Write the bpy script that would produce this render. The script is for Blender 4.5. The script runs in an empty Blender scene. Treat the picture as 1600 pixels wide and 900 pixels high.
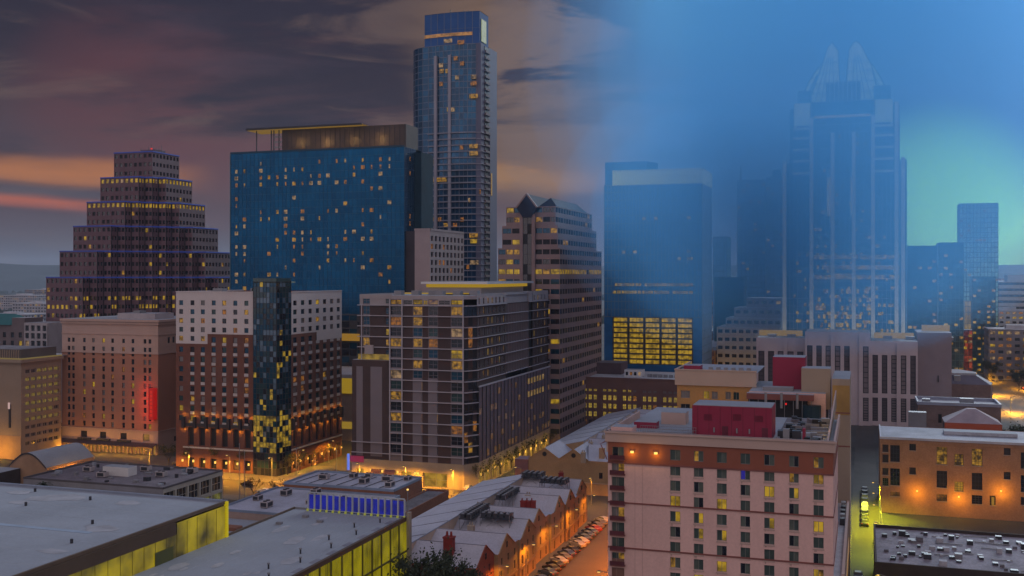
import bpy, math, random
from mathutils import Vector
random.seed(7)
SC = bpy.context.scene
COL = SC.collection
# ---------------------------------------------------------------- camera
F = 1650.0; HOR = 430.0; CH = 70.0; PHI = math.atan(550 / F); SN, CS = math.sin(PHI), math.cos(PHI)
cam = bpy.data.cameras.new('camera'); cob = bpy.data.objects.new('camera', cam); COL.objects.link(cob)
cam.sensor_width = 36; cam.lens = 36 * F / 1600; cam.clip_start = 1; cam.clip_end = 30000
cam.shift_y = -20 / 1600
cob.location = (0, 0, CH); cob.rotation_euler = (math.radians(90), 0, PHI)
SC.camera = cob
SC.view_settings.view_transform = 'Standard'; SC.view_settings.look = 'None'
SC.view_settings.exposure = 0; SC.view_settings.gamma = 1; SC.view_settings.use_curve_mapping = False
SC.cycles.max_bounces = 5; SC.cycles.diffuse_bounces = 2; SC.cycles.glossy_bounces = 2
SC.cycles.transmission_bounces = 2; SC.cycles.volume_bounces = 1; SC.cycles.transparent_max_bounces = 24
SC.cycles.caustics_reflective = False; SC.cycles.caustics_refractive = False
SC.cycles.sample_clamp_indirect = 2.0
# ---------------------------------------------------------------- sky
def sky():
    w = bpy.data.worlds.new('World'); SC.world = w; w.use_nodes = True
    nt = w.node_tree; N = nt.nodes; L = nt.links; N.clear()
    def n(t, **k):
        o = N.new(t)
        for a, b in k.items(): setattr(o, a, b)
        return o
    tc = n('ShaderNodeTexCoord'); nrm = n('ShaderNodeVectorMath', operation='NORMALIZE'); L.new(tc.outputs['Generated'], nrm.inputs[0])
    D = nrm.outputs[0]
    sep = n('ShaderNodeSeparateXYZ'); L.new(D, sep.inputs[0]); Z = sep.outputs['Z']
    def dirn(px, py):
        r = (px - 800) / F; z = (HOR - py) / F
        return Vector((r * CS - SN, r * SN + CS, z)).normalized()
    def mr(src, a, b, c=0.0, d=1.0, kind='SMOOTHSTEP'):
        m = n('ShaderNodeMapRange', interpolation_type=kind); L.new(src, m.inputs[0])
        for i, v in enumerate((a, b, c, d)): m.inputs[i + 1].default_value = v
        return m.outputs[0]
    def blob(px, py, rin, rout, amp=1.0):       # soft disc of sky round a direction (radii in degrees)
        d = n('ShaderNodeVectorMath', operation='DOT_PRODUCT'); L.new(D, d.inputs[0]); d.inputs[1].default_value = dirn(px, py)
        return mr(d.outputs['Value'], math.cos(math.radians(rout)), math.cos(math.radians(rin)), 0, amp)
    def mix(fac, a, b, bt='MIX'):
        m = n('ShaderNodeMix', data_type='RGBA', blend_type=bt)
        if isinstance(fac, (int, float)): m.inputs[0].default_value = fac
        else: L.new(fac, m.inputs[0])
        for s, i in ((a, 6), (b, 7)):
            if isinstance(s, tuple): m.inputs[i].default_value = (*s, 1)
            else: L.new(s, m.inputs[i])
        return m.outputs[2]
    def noise(scale, sx, sy, sz, detail=4, rough=.55, dist=0.0, off=(0, 0, 0)):
        mp = n('ShaderNodeMapping'); L.new(D, mp.inputs[0]); mp.inputs['Scale'].default_value = (sx, sy, sz); mp.inputs['Location'].default_value = off
        mp.inputs['Rotation'].default_value = (0, 0, -PHI)
        t = n('ShaderNodeTexNoise'); L.new(mp.outputs[0], t.inputs['Vector']); t.inputs['Scale'].default_value = scale
        t.inputs['Detail'].default_value = detail; t.inputs['Roughness'].default_value = rough; t.inputs['Distortion'].default_value = dist
        return t.outputs['Fac']
    def mul(a, b):
        m = n('ShaderNodeMath', operation='MULTIPLY')
        for i, s in enumerate((a, b)):
            if isinstance(s, (int, float)): m.inputs[i].default_value = s
            else: L.new(s, m.inputs[i])
        return m.outputs[0]
    # base: dusk haze low, mauve above
    c = mix(mr(Z, 0.0, .07), (.056, .056, .078), (.078, .047, .060))
    c = mix(mr(Z, .06, .14), c, (.066, .038, .050)); c = mix(mr(Z, .12, .21), c, (.024, .018, .034))
    c1 = noise(1.9, 1, 1, 4.6, 7, .58, .55, (3.1, 1.7, .4))
    c2 = noise(4.2, 1, 1, 5.5, 8, .60, .6, (7.3, 2.2, 1.9))
    c = mix(mul(mr(c1, .46, .57), mr(Z, .02, .12)), c, (.022, .018, .036))           # dark streets of cloud
    c = mix(mul(mr(c2, .52, .68), .55), c, (.150, .098, .085))                        # paler fringes
    c = mix(mul(mr(c2, .48, .32), mul(mr(Z, .03, .1), .5)), c, (.052, .036, .058))
    # the last warm light low on both sides, in ragged bands
    nz = noise(3.2, 1, 1, 5, 4, .55, .3, (.3, 5.2, .77))
    zd = n('ShaderNodeMath', operation='MULTIPLY_ADD'); L.new(nz, zd.inputs[0]); zd.inputs[1].default_value = .06; L.new(Z, zd.inputs[2])
    def band(c0, w, amp): return mul(mr(zd.outputs[0], c0 - w, c0, 0, amp), mr(zd.outputs[0], c0 + w, c0))
    c = mix(mul(blob(420, 150, 1, 10), mul(mr(c1, .55, .40), .6)), c, (.125, .048, .060))
    c = mix(mul(blob(190, 150, 1, 6), mul(mr(c1, .56, .42), .5)), c, (.12, .036, .045))
    c = mix(mul(blob(60, 262, 2.0, 9), band(.122, .018, .9)), c, (.42, .15, .05))
    c = mix(mul(blob(90, 292, 1, 5), band(.102, .014, .7)), c, (.065, .055, .078))
    c = mix(mul(blob(20, 322, 1, 6), band(.088, .013, .85)), c, (.42, .10, .05))
    c = mix(mul(blob(860, 265, 1.5, 8), band(.126, .026, .95)), c, (.38, .19, .08))
    c = mix(mul(blob(870, 90, 3, 9), mul(mr(c2, .45, .55), .9)), c, (.17, .105, .075)); c = mix(mul(blob(850, 130, 2, 8), mul(mr(c1, .50, .60), .8)), c, (.055, .038, .045))
    # zenith: brighter blue-grey light from overhead, above the frame
    c = mix(mr(Z, .27, .75), c, (.16, .20, .32))
    # behind the viewer: open blue dusk
    bk = n('ShaderNodeVectorMath', operation='DOT_PRODUCT'); L.new(D, bk.inputs[0]); bk.inputs[1].default_value = (SN, -CS, 0.12)
    c = mix(mr(bk.outputs['Value'], -.2, .7), c, (.60, .49, .51))
    # clear blue gap in the cloud to the right, with a teal glow low down
    c = mix(mul(blob(1500, 60, 7, 22), .45), c, (.13, .24, .42))
    b1 = blob(1430, 250, 10, 18.8)
    blue = mix(mr(Z, .03, .13), (.022, .115, .28), (.06, .15, .29))
    blue = mix(mul(mr(c2, .45, .65), .35), blue, (.13, .23, .46))
    c = mix(b1, c, blue)
    c = mix(blob(1130, -30, 0, 6, .6), c, (.10, .28, .38))
    c = mix(blob(1620, 120, 0, 8, .55), c, (.17, .25, .46))
    c = mix(blob(1462, 340, .3, 6.2, .95), c, (.62, 1.7, .55))
    # below the horizon
    c = mix(mr(Z, -.01, -.06), c, (.05, .05, .06))
    # a little real twilight scattering
    st = n('ShaderNodeTexSky', sky_type='NISHITA'); st.sun_disc = False; st.sun_elevation = math.radians(2.0); st.sun_rotation = PHI_SUN
    bg1 = n('ShaderNodeBackground'); L.new(c, bg1.inputs[0]); bg1.inputs[1].default_value = 1.0
    bg2 = n('ShaderNodeBackground'); L.new(st.outputs[0], bg2.inputs[0]); bg2.inputs[1].default_value = .003
    ad = n('ShaderNodeAddShader'); L.new(bg1.outputs[0], ad.inputs[0]); L.new(bg2.outputs[0], ad.inputs[1])
    out = n('ShaderNodeOutputWorld'); L.new(ad.outputs[0], out.inputs[0])
PHI_SUN = math.radians(5)
sky()
# afterglow: broad cool light from high behind the towers on the right
sl = bpy.data.lights.new('sun', 'SUN'); sl.energy = 1.75; sl.angle = math.radians(20); sl.color = (.78, .90, 1.0)
so = bpy.data.objects.new('sun', sl); COL.objects.link(so)
_r = (1640 - 800) / F; _v = Vector((_r * CS - SN, _r * SN + CS, .44)).normalized()
so.rotation_euler = _v.to_track_quat('Z', 'Y').to_euler(); so.location = (0, 0, 400)
# ---------------------------------------------------------------- geometry helpers
def P(px, d):
    r = (px - 800) / F * d
    return (r * CS - d * SN, r * SN + d * CS)
def RD(p): return (p[0] * CS + p[1] * SN, -p[0] * SN + p[1] * CS)
def zat(py, d): return CH - (py - HOR) * d / F
def runX(p, px):
    r, d = RD(p); q = (px - 800) / F; return p[0] + (q * d - r) / (CS + q * SN)
def runY(p, px):
    r, d = RD(p); q = (px - 800) / F; return p[1] + (q * d - r) / (SN - q * CS)
def gnd(px, py): return P(px, CH * F / (py - HOR))
class MB:
    def __init__(s): s.v = []; s.f = []; s.m = []; s.mats = []; s.smooth = False; s.pc = []
    def mi(s, m):
        if m not in s.mats: s.mats.append(m)
        return s.mats.index(m)
    def poly(s, pts, m):
        s.pc.append((len(s.v), len(s.f))); i = len(s.v); s.v += [tuple(p) for p in pts]; s.f.append(tuple(range(i, i + len(pts)))); s.m.append(s.mi(m))
    def box(s, x0, x1, y0, y1, z0, z1, m, top=None, bottom=True):
        if x1 < x0: x0, x1 = x1, x0
        if y1 < y0: y0, y1 = y1, y0
        s.pc.append((len(s.v), len(s.f))); i = len(s.v); s.v += [(x0, y0, z0), (x1, y0, z0), (x1, y1, z0), (x0, y1, z0), (x0, y0, z1), (x1, y0, z1), (x1, y1, z1), (x0, y1, z1)]
        fs = [(0, 1, 5, 4), (1, 2, 6, 5), (2, 3, 7, 6), (3, 0, 4, 7), (4, 5, 6, 7)] + ([(3, 2, 1, 0)] if bottom else [])
        for k, f in enumerate(fs):
            s.f.append(tuple(i + j for j in f)); s.m.append(s.mi(top if (top and k == 4) else m))
    def bar(s, A, B, w, z0, z1, m, off=0.0):
        """box along A->B (2D), from `off` outward to off+w, outward = right of travel"""
        dx, dy = B[0] - A[0], B[1] - A[1]; l = math.hypot(dx, dy) or 1; nx, ny = dy / l, -dx / l
        a = [(A[0] + nx * off, A[1] + ny * off), (A[0] + nx * (off + w), A[1] + ny * (off + w)), (B[0] + nx * (off + w), B[1] + ny * (off + w)), (B[0] + nx * off, B[1] + ny * off)]
        s.prism(a, z0, z1, m)
    def prism(s, pts, z0, z1, m, top=None, cap=True):
        n = len(pts); s.pc.append((len(s.v), len(s.f))); i = len(s.v)
        s.v += [(p[0], p[1], z0) for p in pts] + [(p[0], p[1], z1) for p in pts]
        for k in range(n):
            j = (k + 1) % n; s.f.append((i + k, i + j, i + n + j, i + n + k)); s.m.append(s.mi(m))
        if cap:
            s.f.append(tuple(i + n + k for k in range(n))); s.m.append(s.mi(top or m))
            s.f.append(tuple(i + k for k in reversed(range(n)))); s.m.append(s.mi(m))
    def tube(s, a, b, r, m, n=6, r2=None):
        a, b = Vector(a), Vector(b); d = (b - a).normalized(); u = d.orthogonal().normalized(); w = d.cross(u); r2 = r if r2 is None else r2
        s.pc.append((len(s.v), len(s.f))); i = len(s.v)
        for c, q in ((a, r), (b, r2)):
            for k in range(n):
                t = 2 * math.pi * k / n; s.v.append(tuple(c + u * q * math.cos(t) + w * q * math.sin(t)))
        for k in range(n):
            j = (k + 1) % n; s.f.append((i + k, i + j, i + n + j, i + n + k)); s.m.append(s.mi(m))
        s.f.append(tuple(i + n + k for k in range(n))); s.m.append(s.mi(m)); s.f.append(tuple(i + k for k in reversed(range(n)))); s.m.append(s.mi(m))
    def pieces(s):
        out = []; e = s.pc[1:] + [(len(s.v), len(s.f))]
        for (v0, f0), (v1, f1) in zip(s.pc, e):
            q = MB(); q.mats = s.mats; q.v = s.v[v0:v1]; q.f = [tuple(i - v0 for i in f) for f in s.f[f0:f1]]; q.m = s.m[f0:f1]; out.append(q)
        return out
    def mesh(s, name, o=(0, 0, 0)):
        me = bpy.data.meshes.new(name)
        me.from_pydata([(x - o[0], y - o[1], z - o[2]) for x, y, z in s.v], [], s.f)
        for m in s.mats: me.materials.append(m)
        me.polygons.foreach_set('material_index', s.m)
        if s.smooth: me.polygons.foreach_set('use_smooth', [True] * len(s.f))
        me.update(); return me
def link(name, me, parent=None, loc=(0, 0, 0), rz=0.0):
    o = bpy.data.objects.new(name, me); COL.objects.link(o); o.location = loc; o.rotation_euler = (0, 0, rz)
    if parent: o.parent = parent
    return o
def empty(name, loc, rz=0.0):
    o = bpy.data.objects.new(name, None); COL.objects.link(o); o.location = loc; o.rotation_euler = (0, 0, rz); o.empty_display_size = .5
    return o
def tag(o, label=None, cat=None, group=None, kind=None):
    if label: o['label'] = label
    if cat: o['category'] = cat
    if group: o['group'] = group
    if kind: o['kind'] = kind
    return o
def copy_tree(o, parent=None):
    c = o.copy(); COL.objects.link(c); c.parent = parent
    for ch in [x for x in KIDS.get(o.name, [])]: copy_tree(ch, c)
    return c
KIDS = {}
def kid(p, c): KIDS.setdefault(p.name, []).append(c); return c
def struct(name, mb, o=(0, 0, 0)):
    ob = link(name, mb.mesh(name, o), None, o); ob['kind'] = 'structure'; return ob
# ---------------------------------------------------------------- materials
MC = {}
def mat(name, col, rough=.7, metal=0.0, spec=.4, var=.18, vs=.15, streak=.0, emi=None, es=0.0, bump=0.0, fine=0.0):
    if name in MC: return MC[name]
    m = bpy.data.materials.new(name); m.use_nodes = True; nt = m.node_tree; N, L = nt.nodes, nt.links
    b = N['Principled BSDF']; b.inputs['Roughness'].default_value = rough; b.inputs['Metallic'].default_value = metal
    b.inputs['Specular IOR Level'].default_value = spec; b.inputs['Base Color'].default_value = (*col, 1)
    if var > 0:
        g = N.new('ShaderNodeNewGeometry'); t = N.new('ShaderNodeTexNoise'); t.inputs['Scale'].default_value = vs; t.inputs['Detail'].default_value = 6; t.inputs['Roughness'].default_value = .65
        mp = N.new('ShaderNodeMapping'); mp.inputs['Scale'].default_value = (1, 1, .35 if streak else 1)
        L.new(g.outputs['Position'], mp.inputs[0]); L.new(mp.outputs[0], t.inputs['Vector'])
        r = N.new('ShaderNodeMapRange'); L.new(t.outputs['Fac'], r.inputs[0]); r.inputs[1].default_value = .3; r.inputs[2].default_value = .7
        r.inputs[3].default_value = 1 - var; r.inputs[4].default_value = 1 + var
        fac = r.outputs[0]
        if fine:
            t2 = N.new('ShaderNodeTexNoise'); t2.inputs['Scale'].default_value = 2.2; t2.inputs['Detail'].default_value = 3; L.new(g.outputs['Position'], t2.inputs['Vector'])
            r2 = N.new('ShaderNodeMapRange'); L.new(t2.outputs['Fac'], r2.inputs[0]); r2.inputs[1].default_value = .3; r2.inputs[2].default_value = .7
            r2.inputs[3].default_value = 1 - fine; r2.inputs[4].default_value = 1 + fine
            mu = N.new('ShaderNodeMath'); mu.operation = 'MULTIPLY'; L.new(fac, mu.inputs[0]); L.new(r2.outputs[0], mu.inputs[1]); fac = mu.outputs[0]
        v = N.new('ShaderNodeVectorMath'); v.operation = 'SCALE'; v.inputs[0].default_value = col; L.new(fac, v.inputs['Scale'])
        L.new(v.outputs[0], b.inputs['Base Color'])
        if bump:
            bp = N.new('ShaderNodeBump'); bp.inputs['Strength'].default_value = bump; bp.inputs['Distance'].default_value = .1; L.new(t.outputs['Fac'], bp.inputs['Height']); L.new(bp.outputs[0], b.inputs['Normal'])
    if emi: b.inputs['Emission Color'].default_value = (*emi, 1); b.inputs['Emission Strength'].default_value = es
    MC[name] = m; return m
def lit(name, col, s, scale=.55, lo=.25, second=None):
    """a lit room seen through glass: uneven warm glow with darker furniture and drapes"""
    if name in MC: return MC[name]
    s *= .68
    m = bpy.data.materials.new(name); m.use_nodes = True; nt = m.node_tree; N, L = nt.nodes, nt.links
    b = N['Principled BSDF']; b.inputs['Base Color'].default_value = (.03, .03, .035, 1); b.inputs['Roughness'].default_value = .15
    g = N.new('ShaderNodeNewGeometry'); t = N.new('ShaderNodeTexNoise'); t.inputs['Scale'].default_value = scale; t.inputs['Detail'].default_value = 3
    L.new(g.outputs['Position'], t.inputs['Vector'])
    r = N.new('ShaderNodeMapRange'); L.new(t.outputs['Fac'], r.inputs[0]); r.inputs[1].default_value = .35; r.inputs[2].default_value = .62; r.inputs[3].default_value = lo * s; r.inputs[4].default_value = s
    t2 = N.new('ShaderNodeTexNoise'); t2.inputs['Scale'].default_value = scale * .6; L.new(g.outputs['Position'], t2.inputs['Vector'])
    mx = N.new('ShaderNodeMix'); mx.data_type = 'RGBA'; L.new(t2.outputs['Fac'], mx.inputs[0]); mx.inputs[6].default_value = (*col, 1); mx.inputs[7].default_value = (*(second or col), 1)
    L.new(mx.outputs[2], b.inputs['Emission Color']); L.new(r.outputs[0], b.inputs['Emission Strength'])
    MC[name] = m; return m
def glow(name, col, s): return mat(name, (.02, .02, .02), .5, var=0, emi=col, es=min(s * .6, 1.3))
M_roof = mat('white_roof', (.29, .32, .365), .8, var=.17, vs=.045, fine=.06)
M_roofsnow = mat('pale_shingle_roof', (.45, .45, .51), .85, var=.13, vs=.12, fine=.08)
M_roofgrey = mat('grey_roof', (.42, .43, .47), .85, var=.25, vs=.12, fine=.12)
M_roofdark = mat('dark_gravel_roof', (.15, .14, .16), .9, var=.4, vs=.2, fine=.25)
M_asph = mat('asphalt', (.062, .055, .05), .85, var=.25, vs=.06, fine=.15)
M_walk = mat('pavement', (.12, .11, .10), .85, var=.2, vs=.2, fine=.1)
M_metal = mat('galvanised_metal', (.26, .26, .28), .6, .3, var=.15)
M_dmetal = mat('dark_metal', (.05, .05, .06), .5, .4, var=.1)
M_white = mat('white_paint', (.7, .7, .7), .6, var=.08)
M_black = mat('black_opening', (.012, .012, .016), .6, var=0)
G_dark = mat('window_glass_dark', (.010, .014, .024), .12, .0, 1.0, var=0)
G_blue = mat('window_glass_blue', (.006, .07, .13), .14, .5, 1.0, var=.3, vs=.3)
G_teal = mat('window_glass_teal', (.03, .075, .08), .15, .2, .9, var=.3, vs=.5)
G_cur = mat('drawn_curtains', (.17, .16, .16), .5, 0, .8, var=.25, vs=.8)
L_y = lit('lit_room_yellow', (1, .60, .03), .55)
L_y2 = lit('lit_room_gold', (1, .50, .05), .48, .8, .1)
L_o = lit('lit_room_orange', (1, .36, .05), .38, .9, .1)
L_p = lit('lit_room_pale', (1, .62, .30), .42, .7, .1)
L_b = glow('lit_room_blue', (.06, .05, 1), .30)
# ---------------------------------------------------------------- building kit
WCACHE = {}
def window_mesh(w, h, m, style, fm, t=.07, key=None):
    k = (round(w, 1), round(h, 1), m if isinstance(m, tuple) else m.name, style, fm.name if fm else None, t)
    if k in WCACHE: return WCACHE[k]
    mb = MB(); x0, x1 = -w / 2, w / 2
    ms = m if isinstance(m, tuple) else (m,)
    for i, q in enumerate(ms):
        a = x0 + w * i / len(ms); b = x0 + w * (i + 1) / len(ms)
        mb.poly([(a, 0, -h / 2), (b, 0, -h / 2), (b, 0, h / 2), (a, 0, h / 2)], MC[q] if isinstance(q, str) else q)
    if fm:
        nv, nh = style
        for i in range(nv + 2):
            c = x0 + w * i / (nv + 1); c = min(max(c, x0 + t / 2 + .004), x1 - t / 2 - .004); mb.box(c - t / 2, c + t / 2, -.07, -.01, -h / 2 + .004, h / 2 - .004, fm)
        for i in range(nh + 2):
            c = -h / 2 + h * i / (nh + 1); c = min(max(c, -h / 2 + t / 2 + .004), h / 2 - t / 2 - .004); mb.box(x0 + .006, x1 - .006, -.064, -.013, c - t / 2, c + t / 2, fm)
    me = mb.mesh('window'); WCACHE[k] = me; return me
def even(l, n, w, m0=None, m1=None):
    """n openings w wide spread over length l (margins m0,m1)"""
    m0 = (l / n - w) / 2 if m0 is None else m0; m1 = m0 if m1 is None else m1
    if n == 1: return [(l / 2 - w / 2, l / 2 + w / 2)]
    p = (l - m0 - m1 - w) / (n - 1)
    return [(m0 + i * p, m0 + i * p + w) for i in range(n)]
def rows(z0, n, fh, sill, h): return [(z0 + i * fh + sill, z0 + i * fh + sill + h) for i in range(n)]
EACH = set('''roof_unit vent roof_vent balcony column street_lantern wall_lantern pier_cap fin antenna mast wall_light canopy_post wall_lamp sconce plant_light post panel foot_light
pilaster corner_post juliet_balcony lit_loggia_window grey_panel glass_panel parking_light podium_unit roof_pipe sign_letter neon_sign slab_edge ledge_lights ledge_light corner_band sill wall_joint balcony_fin
chimney roof_room penthouse door rear_eave_post plant_duct string_line string_course shop_awning stair_head alley_wing_joint roof_terrace_light round_window window_surround spandrel
roof_room_window shop_volume lit_shaft side_balcony cornice core podium annex dark_patch window cornice_light amenity_terrace_glow pavilion_light roof_pavilion podium_lit_band frame corner_eave
gable_coping ridge_trim wall_louvre crown panel_joint screen_post upper_storey_pier'''.split())
class Bld:
    def __init__(s, name, label, cat, x, y, group=None):
        s.root = tag(empty(name, (x, y, 0)), label, cat, group); s.o = (x, y, 0); s.parts = {}; s.ops = []
    def __getitem__(s, n):
        if n not in s.parts: s.parts[n] = MB()
        return s.parts[n]
    def part(s, name, mb, parent=None, label=None, kind=None):
        p = parent or s.root
        o = link(name, mb.mesh(name, s.o), p)
        if label: o['label'] = label
        if kind: o['kind'] = kind
        return o
    def wall(s, part, A, B, z0, z1, cols, rws, m, depth=.3, tagv=None, skip=None, back=None):
        mb = s[part]; dx, dy = B[0] - A[0], B[1] - A[1]; l = math.hypot(dx, dy); ux, uy = dx / l, dy / l; nx, ny = uy, -ux
        def pt(u, z, e=0.0): return (A[0] + ux * u - nx * e, A[1] + uy * u - ny * e, z)
        def q(u0, u1, a, b):
            if u1 - u0 > 1e-4 and b - a > 1e-4: mb.poly([pt(u0, a), pt(u1, a), pt(u1, b), pt(u0, b)], m)
        cols = [(max(a, 0), min(b, l)) for a, b in cols if b > 0 and a < l]; rws = [(max(a, z0), min(b, z1)) for a, b in rws if b > z0 and a < z1]
        if not cols or not rws: q(0, l, z0, z1); return
        u = 0
        for a, b in cols: q(u, a, z0, z1); u = b
        q(u, l, z0, z1)
        for ci, (a, b) in enumerate(cols):
            z = z0
            for ri, (c, d) in enumerate(rws):
                if skip and skip(ci, ri): continue
                q(a, b, z, c); z = d
                for p in ([pt(a, c), pt(b, c), pt(b, c, depth), pt(a, c, depth)], [pt(a, d, depth), pt(b, d, depth), pt(b, d), pt(a, d)],
                          [pt(a, c), pt(a, c, depth), pt(a, d, depth), pt(a, d)], [pt(b, c, depth), pt(b, c), pt(b, d), pt(b, d, depth)]):
                    mb.poly(p, m)
                s.ops.append(dict(c=ci, r=ri, tag=tagv, w=b - a, h=d - c, p=pt((a + b) / 2, (c + d) / 2, depth), a=math.atan2(dy, dx), nc=len(cols), nr=len(rws)))
            q(a, b, z, z1)
    def windows(s, fn, frame=None, style=(1, 0), name='window', maxn=100, t=.07, split=False):
        """fn(op) -> material (or tuple) and optional style; the largest `maxn` are parts, the rest one part"""
        def score(o):
            v = Vector(o['p']) - Vector((0, 0, CH)); n = Vector((math.sin(o['a']), -math.cos(o['a']), 0)); return -o['w'] * o['h'] * max(0, -(v.normalized().dot(n))) / v.length_squared
        ops = sorted(s.ops, key=score); rest = MB(); k = 0
        for o in ops:
            m = fn(o)
            if m is None: continue
            if isinstance(m, tuple): mk = tuple(x.name for x in m)
            else: mk = m
            me = window_mesh(o['w'], o['h'], mk, style, frame, t)
            if k < maxn:
                if split and frame:
                    kp = (o['w'], o['h'], mk if isinstance(mk, tuple) else mk.name, 'pane'); 
                    me = WCACHE.get(kp) or WCACHE.setdefault(kp, window_mesh(o['w'], o['h'], mk, (0, 0), None, t)); kf = ('frame', round(o['w'], 2), round(o['h'], 2), style, frame.name)
                    if kf not in WCACHE:
                        WCACHE[kf] = MB(); q = WCACHE[kf]; full = window_mesh(o['w'], o['h'], mk, style, frame, t); nm = len(mk) if isinstance(mk, tuple) else 1
                        q.v = [tuple(v.co) for v in full.vertices]; q.mats = [frame]; q.f = [tuple(pl.vertices) for pl in full.polygons][nm:]; q.m = [0] * len(q.f); WCACHE[kf] = q.mesh('frame')
                w = link(name, me, s.root, (o['p'][0] - s.o[0], o['p'][1] - s.o[1], o['p'][2]), o['a'])
                if split and frame: link('frame', WCACHE[kf], w)
                k += 1
            else:
                i = len(rest.v); ca, sa = math.cos(o['a']), math.sin(o['a'])
                for v in me.vertices:
                    x, y, z = v.co; rest.v.append((o['p'][0] + x * ca - y * sa, o['p'][1] + x * sa + y * ca, o['p'][2] + z))
                for pl in me.polygons:
                    rest.f.append(tuple(i + j for j in pl.vertices)); rest.m.append(rest.mi(me.materials[pl.material_index]))
        s.ops = []
        if rest.f: s.part(name + 's', rest, kind='stuff')
    def curtain(s, A, B, z0, z1, pw, ph, mats, fm, bar=.12, part='glass_wall', fpart='mullions', wts=None, proud=.08, hb=None, vb=True):
        dx, dy = B[0] - A[0], B[1] - A[1]; l = math.hypot(dx, dy); n = max(1, round(l / pw)); k = max(1, round((z1 - z0) / ph)); ux, uy = dx / l, dy / l
        g = s[part]; f = s[fpart]
        for i in range(n):
            for j in range(k):
                a, b = l * i / n, l * (i + 1) / n; c, d = z0 + (z1 - z0) * j / k, z0 + (z1 - z0) * (j + 1) / k
                m = random.choices(mats, wts)[0]
                g.poly([(A[0] + ux * a, A[1] + uy * a, c), (A[0] + ux * b, A[1] + uy * b, c), (A[0] + ux * b, A[1] + uy * b, d), (A[0] + ux * a, A[1] + uy * a, d)], m)
        if fm and vb:
            for i in range(n + 1):
                u = min(max(l * i / n, bar / 2), l - bar / 2); f.bar((A[0] + ux * (u - bar / 2), A[1] + uy * (u - bar / 2)), (A[0] + ux * (u + bar / 2), A[1] + uy * (u + bar / 2)), proud, z0, z1, fm, .01)
        if fm and hb != 0:
            hb = hb or bar
            for j in range(k + 1):
                z = min(max(z0 + (z1 - z0) * j / k, z0 + hb / 2), z1 - hb / 2); f.bar(A, B, proud * .8, z - hb / 2, z + hb / 2, fm, .012)
    def flat(s, part, pts, z, m): s[part].poly([(p[0], p[1], z) for p in pts], m)
    def parapet(s, part, pts, z0, z1, m, w=.4, out=.15):
        n = len(pts)
        for i in range(n):
            A, B = pts[i], pts[(i + 1) % n]; dx, dy = B[0] - A[0], B[1] - A[1]; l = math.hypot(dx, dy); e = out - .003 * (i % 2)
            ux, uy = dx / l * e, dy / l * e
            s[part].bar((A[0] - ux, A[1] - uy), (B[0] + ux, B[1] + uy), w + out, z0, z1 + .004 * (i % 2), m, -w)
    def finish(s, labels={}):
        out = {}
        for n, mb in s.parts.items():
            if not mb.f: continue
            if n in EACH and len(mb.pc) > 1:
                ps = mb.pieces()
                for q in ps[:100]: out[n] = s.part(n, q)
                if len(ps) > 100:
                    r = MB()
                    for q in ps[100:]:
                        i = len(r.v); r.v += q.v; r.mats = q.mats; r.f += [tuple(i + j for j in f) for f in q.f]; r.m += q.m
                    s.part(n + 's', r, kind='stuff')
            else: out[n] = s.part(n, mb, label=labels.get(n))
        s.parts = {}; return out
def rect(x0, x1, y0, y1): return [(x0, y0), (x1, y0), (x1, y1), (x0, y1)]
def roofbox(b, part, x0, x1, y0, y1, z0, z1, m, top=None): b[part].box(x0, x1, y0, y1, z0, z1, m, top)
def flatroof(b, x0, x1, y0, y1, z, mroof, mpar, ph=1.0, out=.15, w=.4):
    b.flat('roof', rect(x0, x1, y0, y1), z, mroof); b.parapet('parapet', rect(x0, x1, y0, y1), z - .3, z + ph, mpar, w, out)
rnd = random.Random(11)
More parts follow.
